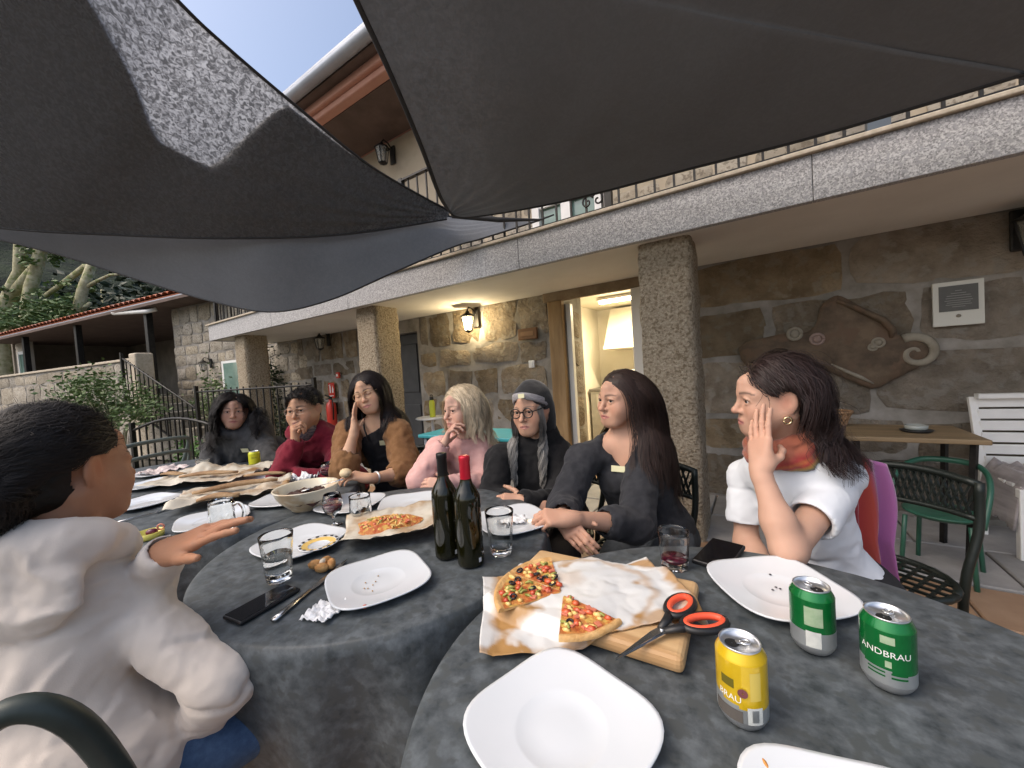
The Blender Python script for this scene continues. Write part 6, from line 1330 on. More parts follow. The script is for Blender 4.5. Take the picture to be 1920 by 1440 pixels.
def trousers(P, mat, name='trousers'):
    s = S(); pel = P['pelvis']; s.ell(np.array(pel)+V(0, 0, .0), (.175, .135, .105), k=.05, rot=P['Tm'])
    for k in 'RL': a, K, An = P['legs'][k]; s.cap(a, K, .085, .066, k=.05).cap(K, An, .062, .048, k=.03)
    cloth(name, s, mat, P['root'], h=.013, amp=.006, sc=9, seed=3)
    for k in 'RL':
        An = P['legs'][k][2]; t = S().cap(V(An[0], An[1], .05)-P['tf']*.04, V(An[0], An[1], .036)+P['tf']*.13, .045, .034, k=.02).cap(V(An[0], An[1], .1), V(An[0], An[1], .05), .042, .044, k=.02); v, f = mesh_of(t, .009); v[:, 2] = np.maximum(v[:, 2], .003)
        me = bpy.data.meshes.new('shoe'); me.from_pydata(v.tolist(), [], f.tolist()); me.polygons.foreach_set('use_smooth', [True]*len(me.polygons)); link_mesh('shoe', me, M('shoe_leather', (.02, .02, .022), rough=.5), P['root'], True)
def top(P, name, mat, off=.012, sleeve=('long', 'long'), ease=.012, neck=.072, neckdrop=.0, vneck=0, scoop=0, h=.008, amp=.004, cols=None, extra=None, flare=0, rib=0, cuts=None, seed=0, sc=13, torso=True, bl=1.0, extra2=None):
    s = S(); tg = S()
    folds = []
    for k, sl_ in zip('RL', sleeve):
        a = P['arms'][k]; E, W = np.array(a['E'], float), np.array(a['W'], float); Sh = P['sh'][k]; fr = P.get('arm', 1.0)
        if sl_ is None: continue
        if sl_ == 'short':
            e = Sh+(E-Sh)*.60; s.cap(Sh, e, .052*fr+ease, .054*fr+ease+flare, k=.04); d_ = nrm(E-Sh); s.cap(e+d_*.085, e+d_*.3, .085, .085, k=.002, op=-1); s.cap(e-d_*.022, e+d_*.1, .0435*fr+ease+flare*.6, .045*fr+ease+flare*.6, k=.004, op=-1)
            folds.append((Sh-P['ax']*.06, d_, .006, 60, .09)); continue
        w_ = {'long': .97, 'pushed': .62, 'half': .25}.get(sl_, sl_ if isinstance(sl_, float) else .97); e = E+(W-E)*w_
        s.cap(Sh, E, .052*fr+ease, .046*fr+ease, k=P.get('sk', .04)).cap(E, e, .046*fr+ease, (.033*fr+ease*.75 if w_ > .8 else .042*fr+ease), k=.035)
        if rib: s.cap(e-nrm(W-E)*.035, e, .034*fr+ease*.6, .033*fr+ease*.6, k=.004)
        d_ = nrm(W-E); s.cap(e-d_*.028, e+d_*.06, (.0265 if w_ > .8 else .034)*fr+.004, None, k=.004, op=-1)
        folds += [(E, nrm(W-Sh), .0085*bl, 62, .10), (E+(W-E)*.5, d_, .005*bl, 75, .09), (Sh+(E-Sh)*.25, nrm(E-Sh), .006*bl, 45, .10)]
    if torso:
        tg.join(P['tor'].grow(off))
        folds += [(P['nb']-P['ax']*.38+P['tf']*.05, P['ax'], .008*bl, 48, .17)]
        nb, ax, tf = P['nb'], P['ax'], P['tf']; fr_ = np.cross(ax, P['tr'])
        if neck: tg.cap(nb-ax*(.005+neckdrop)+fr_*.01, nb+ax*.2, neck, neck+.03, k=.012, op=-1)
        if vneck: 
            for t in np.linspace(0, 1, 7): tg.cap(nb+fr_*.04-ax*(.0+vneck*t), nb+fr_*.22-ax*(.0+vneck*t), .066*(1-t)+.008, None, k=.01, op=-1)
        if scoop: tg.cap(nb+fr_*.05-ax*scoop*.5-P['tr']*.05, nb+fr_*.05-ax*scoop*.5+P['tr']*.05, scoop*.62, None, k=.01, op=-1)
    if extra: extra(tg)
    if extra2: extra2(s)
    if not tg.p: tg, s = s, S()
    return cloth(name, tg, mat, P['root'], h=h, amp=amp, folds=folds, cols=cols, seed=seed, sc=sc, s2=s, k2=P.get('sk', .022))
def hood_collar(s, P, r=.088, th=.03, back=.06):
    back = back*.7; nb, tf, tr, ax = P['nb'], P['tf'], P['tr'], P['ax']; pts = []
    for a in np.linspace(0, 2*math.pi, 13): pts.append(nb+tr*r*math.cos(a)+tf*(r*.95*math.sin(a)+.012)+ax*(.012-.04*math.sin(a)))
    s.chain(pts, [th*(1-.35*math.sin(a)) for a in np.linspace(0, 2*math.pi, 13)], k=.025); s.ell(nb-tf*.080-ax*.03, (.10, back*.6, .078), k=.05, rot=P['Tm'])
# ================================================================== THE PEOPLE AT THE TABLE
def knit(name, c, c2, sc=260, bump=.5, rough=.9, sheen=.08): return M(name, c, c2, 30, rough=rough, bump=bump, bscale=sc, sheen=sheen, spec=.2, bdist=.0015)
def nrm_rows(a): return a/(np.linalg.norm(a, axis=1)[:, None]+1e-9)
def hmesh(P, parts, name='hair'):
    sk = Skin()
    for v, f, c in parts: sk.add(v, f, c)
    return sk.build(name, m_hair, P['root'])
def coll(P, *extra):
    s = S(); w_ = P.get('wide', 1.0); h = S().ell((0, -.018, .042), (.0735*w_, .093, .082), k=.001).ell((0, .015, -.03), (.062*w_, .064, .08), k=.03); h.ell((0, .085, -.035), (.056*w_, .055, .10), k=.01); s.join(h.moved(P['Rm'], P['o3'], P.get('s', 1))); s.join(P['nk']); s.join(P['tor'].grow(.018))
    for k in 'RL': s.cap(P['sh'][k], np.array(P['arms'][k]['E'], float), .066, .055, k=.03)
    return s
def badge(P, pos, n, up=(0, 0, 1), size=(.05, .022)):
    n = nrm(n); x = nrm(np.cross(up, n)); y = np.cross(n, x); b = MB(); p = np.array(pos)
    for z in (0, .002): pass
    vs = [p+x*i*size[0]/2+y*j*size[1]/2+n*k for k in (0, .002) for i, j in ((-1, -1), (1, -1), (1, 1), (-1, 1))]; b.add(vs, [(3, 2, 1, 0), (4, 5, 6, 7), (0, 1, 5, 4), (1, 2, 6, 5), (2, 3, 7, 6), (3, 0, 4, 7)])
    return b.build('name_badge', M('badge_cream', (.62, .60, .38), rough=.6), P['root'], True)
def on_surface(P, px, py, t0, s, grow=0):
    """first point along a sight line that meets the garment"""
    d = ray(px, py); ts = np.linspace(t0-.35, t0+.35, 400); pts = CAM0+ts[:, None]*d; dd = dist(s, pts)-grow; i = np.argmax(dd < 0); e = .004; p = pts[i]; g = np.array([dist(s, (p+np.eye(3)[k]*e)[None])[0]-dist(s, (p-np.eye(3)[k]*e)[None])[0] for k in range(3)]); return p, nrm(g)
# ------------------------------------------------ cream hoodie, seen from behind
a = dict(R=dict(S=at(196, 1112, .80), E=at(418, 1278, .80), W=at(330, 1450, .92), hand=dict(d=(-.3, .9, -.1), n=(0, 0, 1), side=-1)),
         L=dict(E=at(262, 1165, .93), W=at(308, 1036, .80), hand=dict(d=at(432, 978, .80)-at(308, 1036, .80), n=V(.0, .15, 1)-.45*CF, side=1, c=[(.0, .12, .08), (-.05, .15, .1), (.05, .2, .12), (.14, .25, .15)], t=(-.5, -.3), sp=.05)))
P1 = seated(dict(label='person in a cream hoodie and jeans seated at the table, gesturing with one open hand', head=at(125, 880, .79), yaw=-122, pitch=-2, roll=0, tyaw=-140, pelvis=(-1.17, .06, .50), sk=.012, arms=a, skin=(.40, .20, .115), h=.0034, hh=.003, browc=(.02, .015, .012), neck=at(125, 880, .79)+V(.03, -.02, -.165), bulk=.84, arm=.92, knees=dict(R=(-.98, .46, .51), L=(-1.25, .50, .5)), hs=1.0, low=-.26))
m_cream = M('cream_fleece', (.63, .555, .485), (.69, .61, .535), 7, rough=.95, bump=.35, bscale=420, sheen=.35, spec=.2, bdist=.001)
top(P1, 'hoodie', m_cream, off=.012, ease=.012, neck=.064, neckdrop=-.02, h=.0056, amp=.0036, sc=15, rib=1, seed=1, bl=1.5, extra=lambda s: (s.ell(np.array(P1['pelvis'])+P1['tr']*.05+P1['tf']*.03+V(0, 0, .05), (.20, .18, .15), k=.06, rot=P1['Tm']), s.cap(P1['nb']-P1['ax']*.01, P1['nb']+P1['ax']*.16, .056, .066, k=.012, op=-1)), extra2=lambda s: (hood_collar(s, P1, .080, .026, .075), s.cap(P1['nb']-P1['ax']*.02, P1['nb']+P1['ax']*.16, .056, .070, k=.012, op=-1)))
trousers(P1, M('blue_denim', (.035, .075, .16), (.06, .115, .22), 60, rough=.9, bump=.4, bscale=500, sheen=.1), 'jeans')
body = coll(P1); L, rt = scalp(6500, P1['Rm'], P1['o3'], 1, lambda L: hairline(L, .020) & ~((np.abs(L[:, 0]) > .048) & (L[:, 1] > -.036) & (L[:, 2] < .034)) & (L[:, 2] > -.035), 3)
P1['swept'] = 1; bunc = V(0, -.118, -.035); bunw = P1['o3']+P1['Rm']@bunc; tow = nrm_rows(bunc+V(0, 0, .03)-L); d0 = tow*np.array((1, 1, .4))+V(0, -.05, .18); rs = np.random.default_rng(8)
v, f = hair_cap(P1, P1['Rm'], P1['o3'], 1, thick=.003, a=.016, low=-.075, h=.0036, ear=True, bun=((0, -.105, -.035), (.050, .043, .053)))
pr = [(v, f, (.010, .009, .008))]
body = coll(P1); body.join(S().ell((0, -.105, -.035), (.050, .043, .053), k=.03).moved(P1['Rm'], P1['o3'])); dl = np.linalg.norm(bunc-L, axis=1)*1.25
pr.append(grow_hair(rt, d0@P1['Rm'].T, dl*rs.uniform(.8, 1.1, len(rt)), body, steps=14, grav=.0, pull=lambda q, t: .30*nrm_rows(bunw-q), wave=.0075, wfreq=19, off=(.004, .020), width=.0017, col=(.014, .011, .010), clump=26, seed=5, who=P1))
bd = rs.normal(size=(1500, 3)); bd /= np.linalg.norm(bd, axis=1)[:, None]; bl = bunc+bd*np.array((.050, .043, .053)); tg_ = np.cross(bd, V(.3, 1, .4)); bb = S().ell(bunw, (.052, .045, .055), rot=P1['Rm'])
pr.append(grow_hair(P1['o3']+bl@P1['Rm'].T, tg_@P1['Rm'].T, rs.uniform(.05, .12, 1500), bb, steps=12, grav=.0, pull=lambda q, t: .45*nrm_rows(bunw-q), off=(.000, .014), width=.0019, col=(.014, .011, .010), seed=6, wave=.005, wfreq=26))
ix = rs.choice(len(rt), 420); pr.append(grow_hair(rt[ix], (d0[ix]+rs.normal(size=(420, 3))*.6)@P1['Rm'].T, rs.uniform(.02, .05, 420), body, steps=12, grav=.03, wave=.006, wfreq=30, off=(.008, .024), width=.0009, col=(.018, .014, .012), seed=9, who=P1))
hmesh(P1, pr)
# ------------------------------------------------ white t-shirt, cheek in hand
Wl = at(1426, 884, 1.06)
a = dict(L=dict(S=at(1583, 893, 1.18), E=at(1478, 1032, .985), W=Wl, hand=dict(d=at(1421, 770, 1.105)-Wl, n=V(-.62, -.75, .1), side=1, c=[(-.04, .14, .12), (-.02, .12, .1), (.0, .12, .1), (.05, .15, .1)], t=(-.9, 1.8), sp=.06)),
         R=dict(S=at(1395, 893, 1.37), E=at(1400, 1020, 1.34), W=at(1440, 1075, 1.22), hand=dict(d=V(.1, -.9, -.2), n=(0, 0, 1), side=-1)))
P8 = seated(dict(label='person in a white t-shirt with striped scarf resting cheek on one hand', head=at(1452, 744, 1.17), yaw=70, pitch=-2, roll=-6, tyaw=34, pelvis=(.17, 1.60, .50), arms=a, skin=(.50, .30, .215), h=.0036, hh=.0032, browc=(.03, .02, .016), bulk=.95, nose=.92, lip=(.42, .15, .14), low=-.24, swept=1, gaze=(-.25, 1, -.05), knees=dict(R=(-.06, 1.26, .5), L=(.14, 1.22, .5)), smile=.4, arm=1.0, hs=.98))
m_tee = MV('white_tee', rough=.85, spec=.2, bump=.2, bscale=500)
def teecol(v):
    c = np.tile(V(.66, .69, .73), (len(v), 1)); q, w_ = np.array(P8['nb']), P8['Tm']; L = (v-q)@w_
    def sp(x, z, r, col): 
        m_ = np.clip(1.4-np.sqrt(((L[:, 0]-x)/r[0])**2+((L[:, 2]-z)/r[1])**2)*1.2, 0, 1)*(L[:, 1] > .02); c[:] = c*(1-.6*m_[:, None])+np.array(col)*.6*m_[:, None]
    sp(.05, -.15, (.035, .03), (.66, .52, .16)); sp(.04, -.2, (.03, .025), (.3, .32, .36)); return c
top(P8, 't_shirt', m_tee, off=.003, ease=-.003, sleeve=('short', 'short'), flare=.010, neck=.070, neckdrop=.012, h=.0055, amp=.0022, cols=teecol, seed=2)
trousers(P8, M('black_cotton', (.012, .012, .014), (.02, .02, .022), 30, rough=.9))
# scarf: ring about the neck in bands of colour
s = S(); nb, tf, tr, ax = P8['nb'], P8['tf'], P8['tr'], P8['ax']; nbu = nb-ax*.012
for j, (rr, dz, th) in enumerate(((.070, .030, .020), (.082, .004, .024), (.092, -.020, .022))):
    pts = [nbu+tr*rr*math.cos(q)+tf*(rr*math.sin(q)+.010)+ax*(dz-.02*math.sin(q)+.006*math.sin(3*q+j)) for q in np.linspace(0, 2*math.pi, 15)]; s.chain(pts, [th]*15, k=.006)
def scol(v):
    z = 1.7*((v-nbu)@ax+.01)+.03*((v-nbu)@tf)/.08+.02*((v-nbu)@tr)/.08+.012*noise(v, 30, 2); pal = [(-.06, (.16, .05, .16)), (-.038, (.10, .11, .06)), (-.015, (.30, .17, .03)), (.002, (.30, .02, .025)), (.02, (.36, .10, .03)), (.036, (.28, .025, .025)), (.07, (.30, .09, .05))]; xs = [p[0] for p in pal]
    return np.stack([np.interp(z, xs, [p[1][k] for p in pal]) for k in range(3)], 1)
m_scarf = MV('striped_scarf', rough=.85, bump=.4, bscale=300, sheen=.3); cloth('scarf', s, m_scarf, P8['root'], h=.005, amp=.005, sc=24, cols=scol, seed=4)
n1, n2 = 26, 34; topL, topR = at(1565, 845, 1.22), at(1640, 865, 1.32); botL, botR = at(1594, 1092, 1.27), at(1684, 1102, 1.38); G = np.zeros((n1, n2, 3))
for i in range(n1):
    for j in range(n2):
        u, w_ = i/(n1-1), j/(n2-1); p = (topL*(1-u)+topR*u)*(1-w_)+(botL*(1-u)+botR*u)*w_; bulge = math.sin(math.pi*min(w_*1.6, 1))*.03; G[i, j] = p+CR*(bulge*(.3+.5*u)+.016*math.sin(u*17+w_*2)*w_)-CF*(.035*math.sin(u*14+2.5*w_)*(.3+w_)+.03*(1-w_)**2)
b = MB(); b.grid(G); o = b.build('shawl', MV('shawl_cloth', rough=.85, sheen=.3, bump=.3, bscale=300), P8['root'], True, solid=.004); at_ = o.data.color_attributes.new('col', 'FLOAT_COLOR', 'POINT')
cc = []
for i in range(n1):
    for j in range(n2):
        u, w_ = i/(n1-1), j/(n2-1); q = u+.25*(w_-.6)*(1 if w_ > .6 else .3); pal = [(0, (.22, .01, .02)), (.25, (.30, .015, .025)), (.42, (.36, .05, .03)), (.52, (.20, .05, .16)), (.7, (.26, .08, .24)), (1.2, (.46, .16, .40))]; xs = [p[0] for p in pal]; cc.append([float(np.interp(q, xs, [p[1][k] for p in pal])) for k in range(3)]+[1])
at_.data.foreach_set('color', np.array(cc, np.float32).ravel())
body = coll(P8); rs = np.random.default_rng(21); L, rt = scalp(4400, P8['Rm'], P8['o3'], 1, lambda L: hairline(L, .014) & ~((np.abs(L[:, 0]) > .046) & (L[:, 1] > -.03) & (L[:, 2] < .034)), 4)
v, f = hair_cap(P8, P8['Rm'], P8['o3'], 1, thick=.003, a=.012, low=-.08, ear=True); pr = [(v, f, (.020, .014, .013))]
bk = P8['Rm']@V(0, -1, 0); d0 = np.stack([np.sign(L[:, 0])*.25, -1.0-0*L[:, 0], .25+0*L[:, 0]], 1); ln = np.where(L[:, 2] > .0, rs.uniform(.26, .38, len(L)), rs.uniform(.18, .28, len(L)))
pr.append(grow_hair(rt, d0@P8['Rm'].T, ln, body, steps=20, grav=.42, pull=lambda q, t: (.9*nrm_rows(P8['o3']+P8['Rm']@V(0, -.105, -.03)-q) if t < .38 else np.zeros_like(q)+CR*.10*(1-t)), wave=.018, wfreq=5.5, off=(.005, .024), width=.0024, col=(.022, .015, .014), tipc=(.05, .026, .024), clump=60, seed=22, who=P8))
ix = rs.choice(len(L), 260); pr.append(grow_hair(rt[ix], (d0[ix]+rs.normal(size=(260, 3))*.35)@P8['Rm'].T, rs.uniform(.2, .36, 260), body, steps=24, grav=.4, pull=lambda q, t: (.8*nrm_rows(P8['o3']+P8['Rm']@V(0, -.105, -.03)-q) if t < .35 else np.zeros_like(q)+CR*.14*(1-t)), wave=.018, wfreq=8, off=(.012, .045), width=.0018, col=(.026, .018, .016), seed=23, who=P8))
hmesh(P8, pr)
b = MB(); q = P8['o3']+P8['Rm']@V(-.082, .0, -.045); b.tube([tuple(q+P8['Rm']@V(-.003, .010*math.cos(w_), .010*math.sin(w_)-.008)) for w_ in np.linspace(0, 6.28, 14)], .0028, 6); b.build('earring', M('gold', (.75, .6, .35), rough=.25, metal=1), P8['root'], True)
b = MB(); q = Wl+nrm(at(1446, 760, 1.06)-Wl)*.105; 
# ------------------------------------------------ charcoal v-neck jumper
a = dict(L=dict(S=at(1205, 862, 1.60), E=at(1192, 985, 1.42), W=at(1072, 972, 1.27), hand=dict(d=at(1005, 968, 1.26)-at(1072, 972, 1.27), n=V(.1, -.5, .9), side=1, c=CURL, t=(.1, .5))),
         R=dict(S=at(1092, 862, 1.64), E=at(1058, 950, 1.56), W=at(1052, 970, 1.335), hand=dict(d=at(1086, 1012, 1.23)-at(1052, 970, 1.335), n=V(-.2, -.75, .7), side=-1, c=[(.35, .4, .3), (.4, .45, .3), (.45, .5, .3), (.5, .5, .3)], t=(.1, .3))))
P7 = seated(dict(label='person in a charcoal v-neck jumper with arms crossed over the lap', head=at(1163, 746, 1.62), yaw=46, pitch=-2, roll=-2, tyaw=16, pelvis=(-.42, 1.70, .50), arms=a, skin=(.50, .29, .20), browc=(.035, .022, .016), bust=1.05, lip=(.43, .16, .14), low=-.32, gaze=(-.3, 1, 0), bulk=1.0, s=.96, wide=1.04, h=.004))
m_char = knit('charcoal_knit', (.022, .023, .027), (.034, .035, .040)); g7 = top(P7, 'jumper', m_char, off=.013, ease=.016, neck=.066, vneck=.155, sleeve=(.72, .42), h=.0075, amp=.006, seed=7)
trousers(P7, M('grey_denim', (.055, .065, .075), (.085, .095, .11), 50, rough=.9, bump=.3, bscale=400)); gs = P7['tor'].grow(.013); p, n = on_surface(P7, 1160, 879, 1.55, gs, .004); badge(P7, p+n*.006, n, size=(.056, .024))
body = coll(P7); rs = np.random.default_rng(31); L, rt = scalp(3600, P7['Rm'], P7['o3'], .96, lambda L: hairline(L, .016), 6, 1.04); v, f = hair_cap(P7, P7['Rm'], P7['o3'], .96, thick=.003, a=.014); pr = [(v, f, (.024, .016, .013))]
d0 = np.stack([np.sign(L[:, 0]-.0)*.8, -.7-.5*(L[:, 1] > .0), .10+0*L[:, 0]], 1); pr.append(grow_hair(rt, d0@P7['Rm'].T, rs.uniform(.34, .50, len(L)), body, steps=20, grav=.75, pull=lambda q, t: P7['Rm']@V(0, -.06, 0)*(1-t), wave=.004, wfreq=6, off=(.004, .016), width=.0025, col=(.027, .018, .015), tipc=(.055, .030, .024), clump=18, seed=32, who=P7)); hmesh(P7, pr)
# ------------------------------------------------ black hood and grey band
a = dict(L=dict(S=at(1050, 862, 1.86), E=at(1052, 945, 1.74), W=at(985, 940, 1.60), hand=dict(d=CR*-1.0, n=V(.1, -.8, .5), side=1, c=CURL)), R=dict(S=at(938, 862, 1.90), E=at(922, 940, 1.80), W=at(985, 955, 1.58), hand=dict(d=CR, n=V(0, -.8, .5), side=-1, c=CURL)))
P6 = seated(dict(label='person in black hood, grey headband and round glasses with folded arms', head=at(996, 766, 1.87), yaw=27, pitch=-5, roll=3, tyaw=10, pelvis=(-.93, 1.74, .50), arms=a, skin=(.46, .27, .185), browc=(.09, .08, .07), low=-.2, bulk=1.0, gaze=(-.1, 1, -.1), h=.0044, brow=.003, nose=1.08, lip=(.40, .17, .15)))
m_blackk = knit('black_knit', (.008, .008, .009), (.014, .014, .015)); top(P6, 'jumper', m_blackk, off=.016, ease=.02, neck=.06, neckdrop=-.02, h=.009, amp=.007, seed=8, extra=lambda s: hood_collar(s, P6, .075, .028, .05)); trousers(P6, M('dark_brown_cloth', (.035, .028, .024), (.05, .042, .036), 20, rough=.95))
Rm, o3 = P6['Rm'], P6['o3']; s = S().ell((0, -.028, .044), (.092, .105, .094), k=.001).ell((0, -.058, -.035), (.092, .075, .10), k=.04).ell((0, -.06, -.12), (.08, .06, .08), k=.04).ell((0, .10, -.05), (.072, .12, .118), k=.012, op=-1); v, f = mesh_of(s, .006); v = v+vnormals(v, f)*(.004*fbm(v, 16, 3))[:, None]; sk = Skin(); sk.add(o3+v@Rm.T, f, (.01, .01, .011)); sk.build('hood', MV('hood_cloth', rough=.9, sheen=.3, bump=.3, bscale=300), P6['root'])
bnd = [[(math.sin(q)*(.079+.0), -.018+math.cos(q)*(.100), .060+.026*math.cos(q)*.6+dz-.045*(1-math.cos(q))) for q in np.linspace(-1.75, 1.75, 30)] for dz in (-.016, -.006, .006, .018)]; B = np.array(bnd); B[:, :, :2] *= 1.06; B[0] *= np.array((.98, .98, 1)); B[1, :, :2] *= 1.02; B[2, :, :2] *= 1.015; b = MB(); b.grid(o3+B@Rm.T); b.build('headband', M('grey_band', (.22, .21, .22), (.36, .35, .36), 300, rough=.9, stretch=(.2, .2, 1), bump=.3), P6['root'], True, solid=.006)
badge(P6, o3+Rm@V(-.012, .1015, .079), Rm@V(-.1, 1, .2), up=Rm[:, 2], size=(.03, .02)); glasses(P6, Rm, o3, 1, P6['root'], M('black_frame', (.012, .01, .01), rough=.3), r=(.025, .022), th=.0027)
rs = np.random.default_rng(41); body = coll(P6); n_ = 900; sd = rs.choice((-1, 1), n_); L = np.stack([sd*rs.uniform(.050, .072, n_), rs.uniform(.015, .055, n_), rs.uniform(-.045, .02, n_)], 1); pr = [grow_hair(o3+L@Rm.T, np.stack([sd*.25, .3+0*sd, -1+0*sd], 1)@Rm.T, rs.uniform(.26, .36, n_), body, steps=24, grav=.7, pull=lambda q, t: P6['tf']*.07, wave=.010, wfreq=8, off=(.010, .030), width=.0030, col=(.21, .20, .185), colvar=.45, clump=80, seed=42, who=P6)]; hmesh(P6, pr)
# ------------------------------------------------ pink jumper, hand at the mouth
Wp = at(829, 838, 1.97)
a = dict(R=dict(S=at(822, 842, 2.12), E=at(788, 900, 1.95), W=Wp, hand=dict(d=at(846, 797, 1.99)-Wp, n=V(-.75, -.6, .1), side=-1, c=[(.25, .7, .5), (.35, .8, .5), (.5, .9, .6), (.6, 1.0, .6)], t=(.1, .4))), L=dict(S=at(905, 842, 2.13), E=at(906, 905, 2.02), W=at(838, 908, 1.87), hand=dict(d=-CR, n=V(0, -.8, .5), side=1)))
P5 = seated(dict(label='person in a pale pink jumper with fingers held to the mouth', head=at(866, 765, 2.1), yaw=52, pitch=-4, roll=2, tyaw=18, pelvis=(-1.42, 1.76, .50), arms=a, skin=(.54, .33, .25), browc=(.16, .10, .06), low=-.22, bulk=.92, h=.0044, lip=(.45, .2, .17), gaze=(-.3, 1, 0), nose=1.1))
m_pinkk = knit('pink_jersey', (.58, .33, .30), (.64, .39, .36), 400, .25); top(P5, 'jumper', m_pinkk, off=.014, ease=.016, neck=.062, h=.0085, amp=.005, seed=9, rib=1); trousers(P5, M('pale_denim', (.22, .28, .34), (.30, .36, .42), 50, rough=.9))
body = coll(P5); rs = np.random.default_rng(51); L, rt = scalp(2200, P5['Rm'], P5['o3'], 1, lambda L: hairline(L, .014), 7); v, f = hair_cap(P5, P5['Rm'], P5['o3'], 1, thick=.003, a=.012); pr = [(v, f, (.42, .33, .22))]
d0 = np.stack([np.sign(L[:, 0])*.8, -.2+0*L[:, 0], .25+0*L[:, 0]], 1); pr.append(grow_hair(rt, d0@P5['Rm'].T, rs.uniform(.20, .30, len(L)), body, steps=22, grav=.6, pull=lambda q, t: P5['Rm']@V(0, -.03, 0), wave=.006, wfreq=8, off=(.010, .034), width=.0036, col=(.50, .40, .27), colvar=.35, tipc=(.66, .57, .42), clump=22, seed=52, who=P5)); hmesh(P5, pr)
# ------------------------------------------------ black dress and brown cardigan
Wq = at(664, 812, 2.14)
a = dict(R=dict(S=at(652, 812, 2.31), E=at(645, 880, 2.12), W=Wq, hand=dict(d=at(663, 758, 2.2)-Wq, n=V(-.75, -.65, .05), side=-1, c=[(.02, .1, .1)]*4, t=(.1, .2))), L=dict(S=at(745, 812, 2.28), E=at(762, 886, 2.16), W=at(696, 897, 1.98), hand=dict(d=at(655, 889, 1.95)-at(696, 897, 1.98), n=V(.1, -.3, .95), side=1, c=[(.5, .6, .4)]*4, t=(.3, .5))))
P4 = seated(dict(label='person in a black pinafore and brown cardigan, eyes closed, holding a piece of bread', head=at(692, 735, 2.3), yaw=22, pitch=-7, roll=14, tyaw=8, pelvis=(-1.98, 1.64, .50), arms=a, skin=(.52, .32, .21), browc=(.03, .022, .018), closed=1, smile=1.6, low=-.30, bulk=.88, h=.0042, wide=1.05, nose=.72, lip=(.46, .19, .17)))
m_dress = knit('black_denim', (.010, .010, .012), (.018, .018, .021), 400, .25); fr_ = lambda P: np.cross(P['ax'], P['tr'])
top(P4, 'pinafore', m_dress, off=.010, sleeve=(None, None), neck=0, h=.0085, amp=.004, seed=10, extra=lambda s: s.cap(P4['nb']+P4['tr']*-.25-P4['ax']*.035, P4['nb']+P4['tr']*.25-P4['ax']*.035, .098, None, k=.01, op=-1))
b = MB()
for q in (-1, 1): b.tube([tuple(P4['nb']+P4['tr']*q*.075+fr_(P4)*.105-P4['ax']*.13), tuple(P4['nb']+P4['tr']*q*.085+fr_(P4)*.085-P4['ax']*.06), tuple(P4['nb']+P4['tr']*q*.09+fr_(P4)*.02+P4['ax']*.02), tuple(P4['nb']+P4['tr']*q*.09-fr_(P4)*.06-P4['ax']*.03)], .005, 6)
b.build('strap', m_dress, P4['root'], True); trousers(P4, M('navy_cloth', (.010, .012, .02), (.016, .018, .028), 30, rough=.9), 'skirt')
m_brown = knit('brown_knit', (.17, .085, .035), (.23, .12, .055), 220, .6)
def cardi(s):
    nb, tr, ax = P4['nb'], P4['tr'], P4['ax']; f_ = fr_(P4)
    for q, k in ((1, 'R'), (-1, 'L')): s.cap(P4['sh'][k]-f_*.035+ax*.0, nb-ax*.30+tr*q*.12-f_*.055, .060, .055, k=.05); s.cap(P4['sh'][k], P4['sh'][k]+(np.array(P4['arms'][k]['E'])-P4['sh'][k])*.3, .070, .066, k=.03)
    s.cap(nb-ax*.12-f_*.075-tr*.1, nb-ax*.12-f_*.075+tr*.1, .05, .05, k=.05).cap(nb-ax*.3-f_*.075-tr*.08, nb-ax*.3-f_*.075+tr*.08, .055, .055, k=.05)
top(P4, 'cardigan', m_brown, sleeve=('half', 'half'), ease=.026, torso=False, h=.009, amp=.008, seed=11, extra=cardi, bl=1.3)
gs = P4['tor'].grow(.010); p, n = on_surface(P4, 722, 829, 2.25, gs, .003); badge(P4, p+n*.006, n, size=(.06, .03)); glasses(P4, P4['Rm'], P4['o3'], 1, P4['root'], M('gold_frame', (.6, .42, .25), rough=.3, metal=.9), r=(.024, .021), th=.0012)
body = coll(P4); rs = np.random.default_rng(61); L, rt = scalp(2400, P4['Rm'], P4['o3'], 1, lambda L: hairline(L, .014), 8, 1.05); v, f = hair_cap(P4, P4['Rm'], P4['o3'], 1, thick=.003, a=.012); pr = [(v, f, (.010, .008, .008))]
d0 = np.stack([np.sign(L[:, 0]-.012)*.85, -.25+0*L[:, 0], .12+0*L[:, 0]], 1); pr.append(grow_hair(rt, d0@P4['Rm'].T, rs.uniform(.27, .36, len(L)), body, steps=24, grav=.8, pull=lambda q, t: V(0, 0, 0), wave=.003, wfreq=5, off=(.007, .024), width=.0036, col=(.013, .010, .010), tipc=(.025, .014, .012), clump=18, seed=62, who=P4)); hmesh(P4, pr)
b = MB(); W_ = np.array(P4['arms']['L']['W']); ar = nrm(W_-np.array(P4['arms']['L']['E'])); x_ = nrm(np.cross(ar, (0, 0, 1))); y_ = np.cross(ar, x_); b.tube([tuple(W_-ar*.03+(x_*math.cos(q)+y_*math.sin(q))*.029) for q in np.linspace(0, 6.2832, 20)], .0055, 6); b.build('bracelet', M('silver_beads', (.55, .55, .55), rough=.3, metal=.8), P4['root'], True)
q = at(648, 887, 1.93); b = MB(); b.ball((0, 0, 0), (.035, .028, .024), 12); o = b.build('bread_piece', M('bread_pale', (.60, .45, .26), (.70, .56, .36), 30, rough=.85, bump=.5)); place(o, tuple(q)); tag(o, 'pale torn piece of bread held by the person in the brown cardigan', 'bread', 'bread left on the papers')
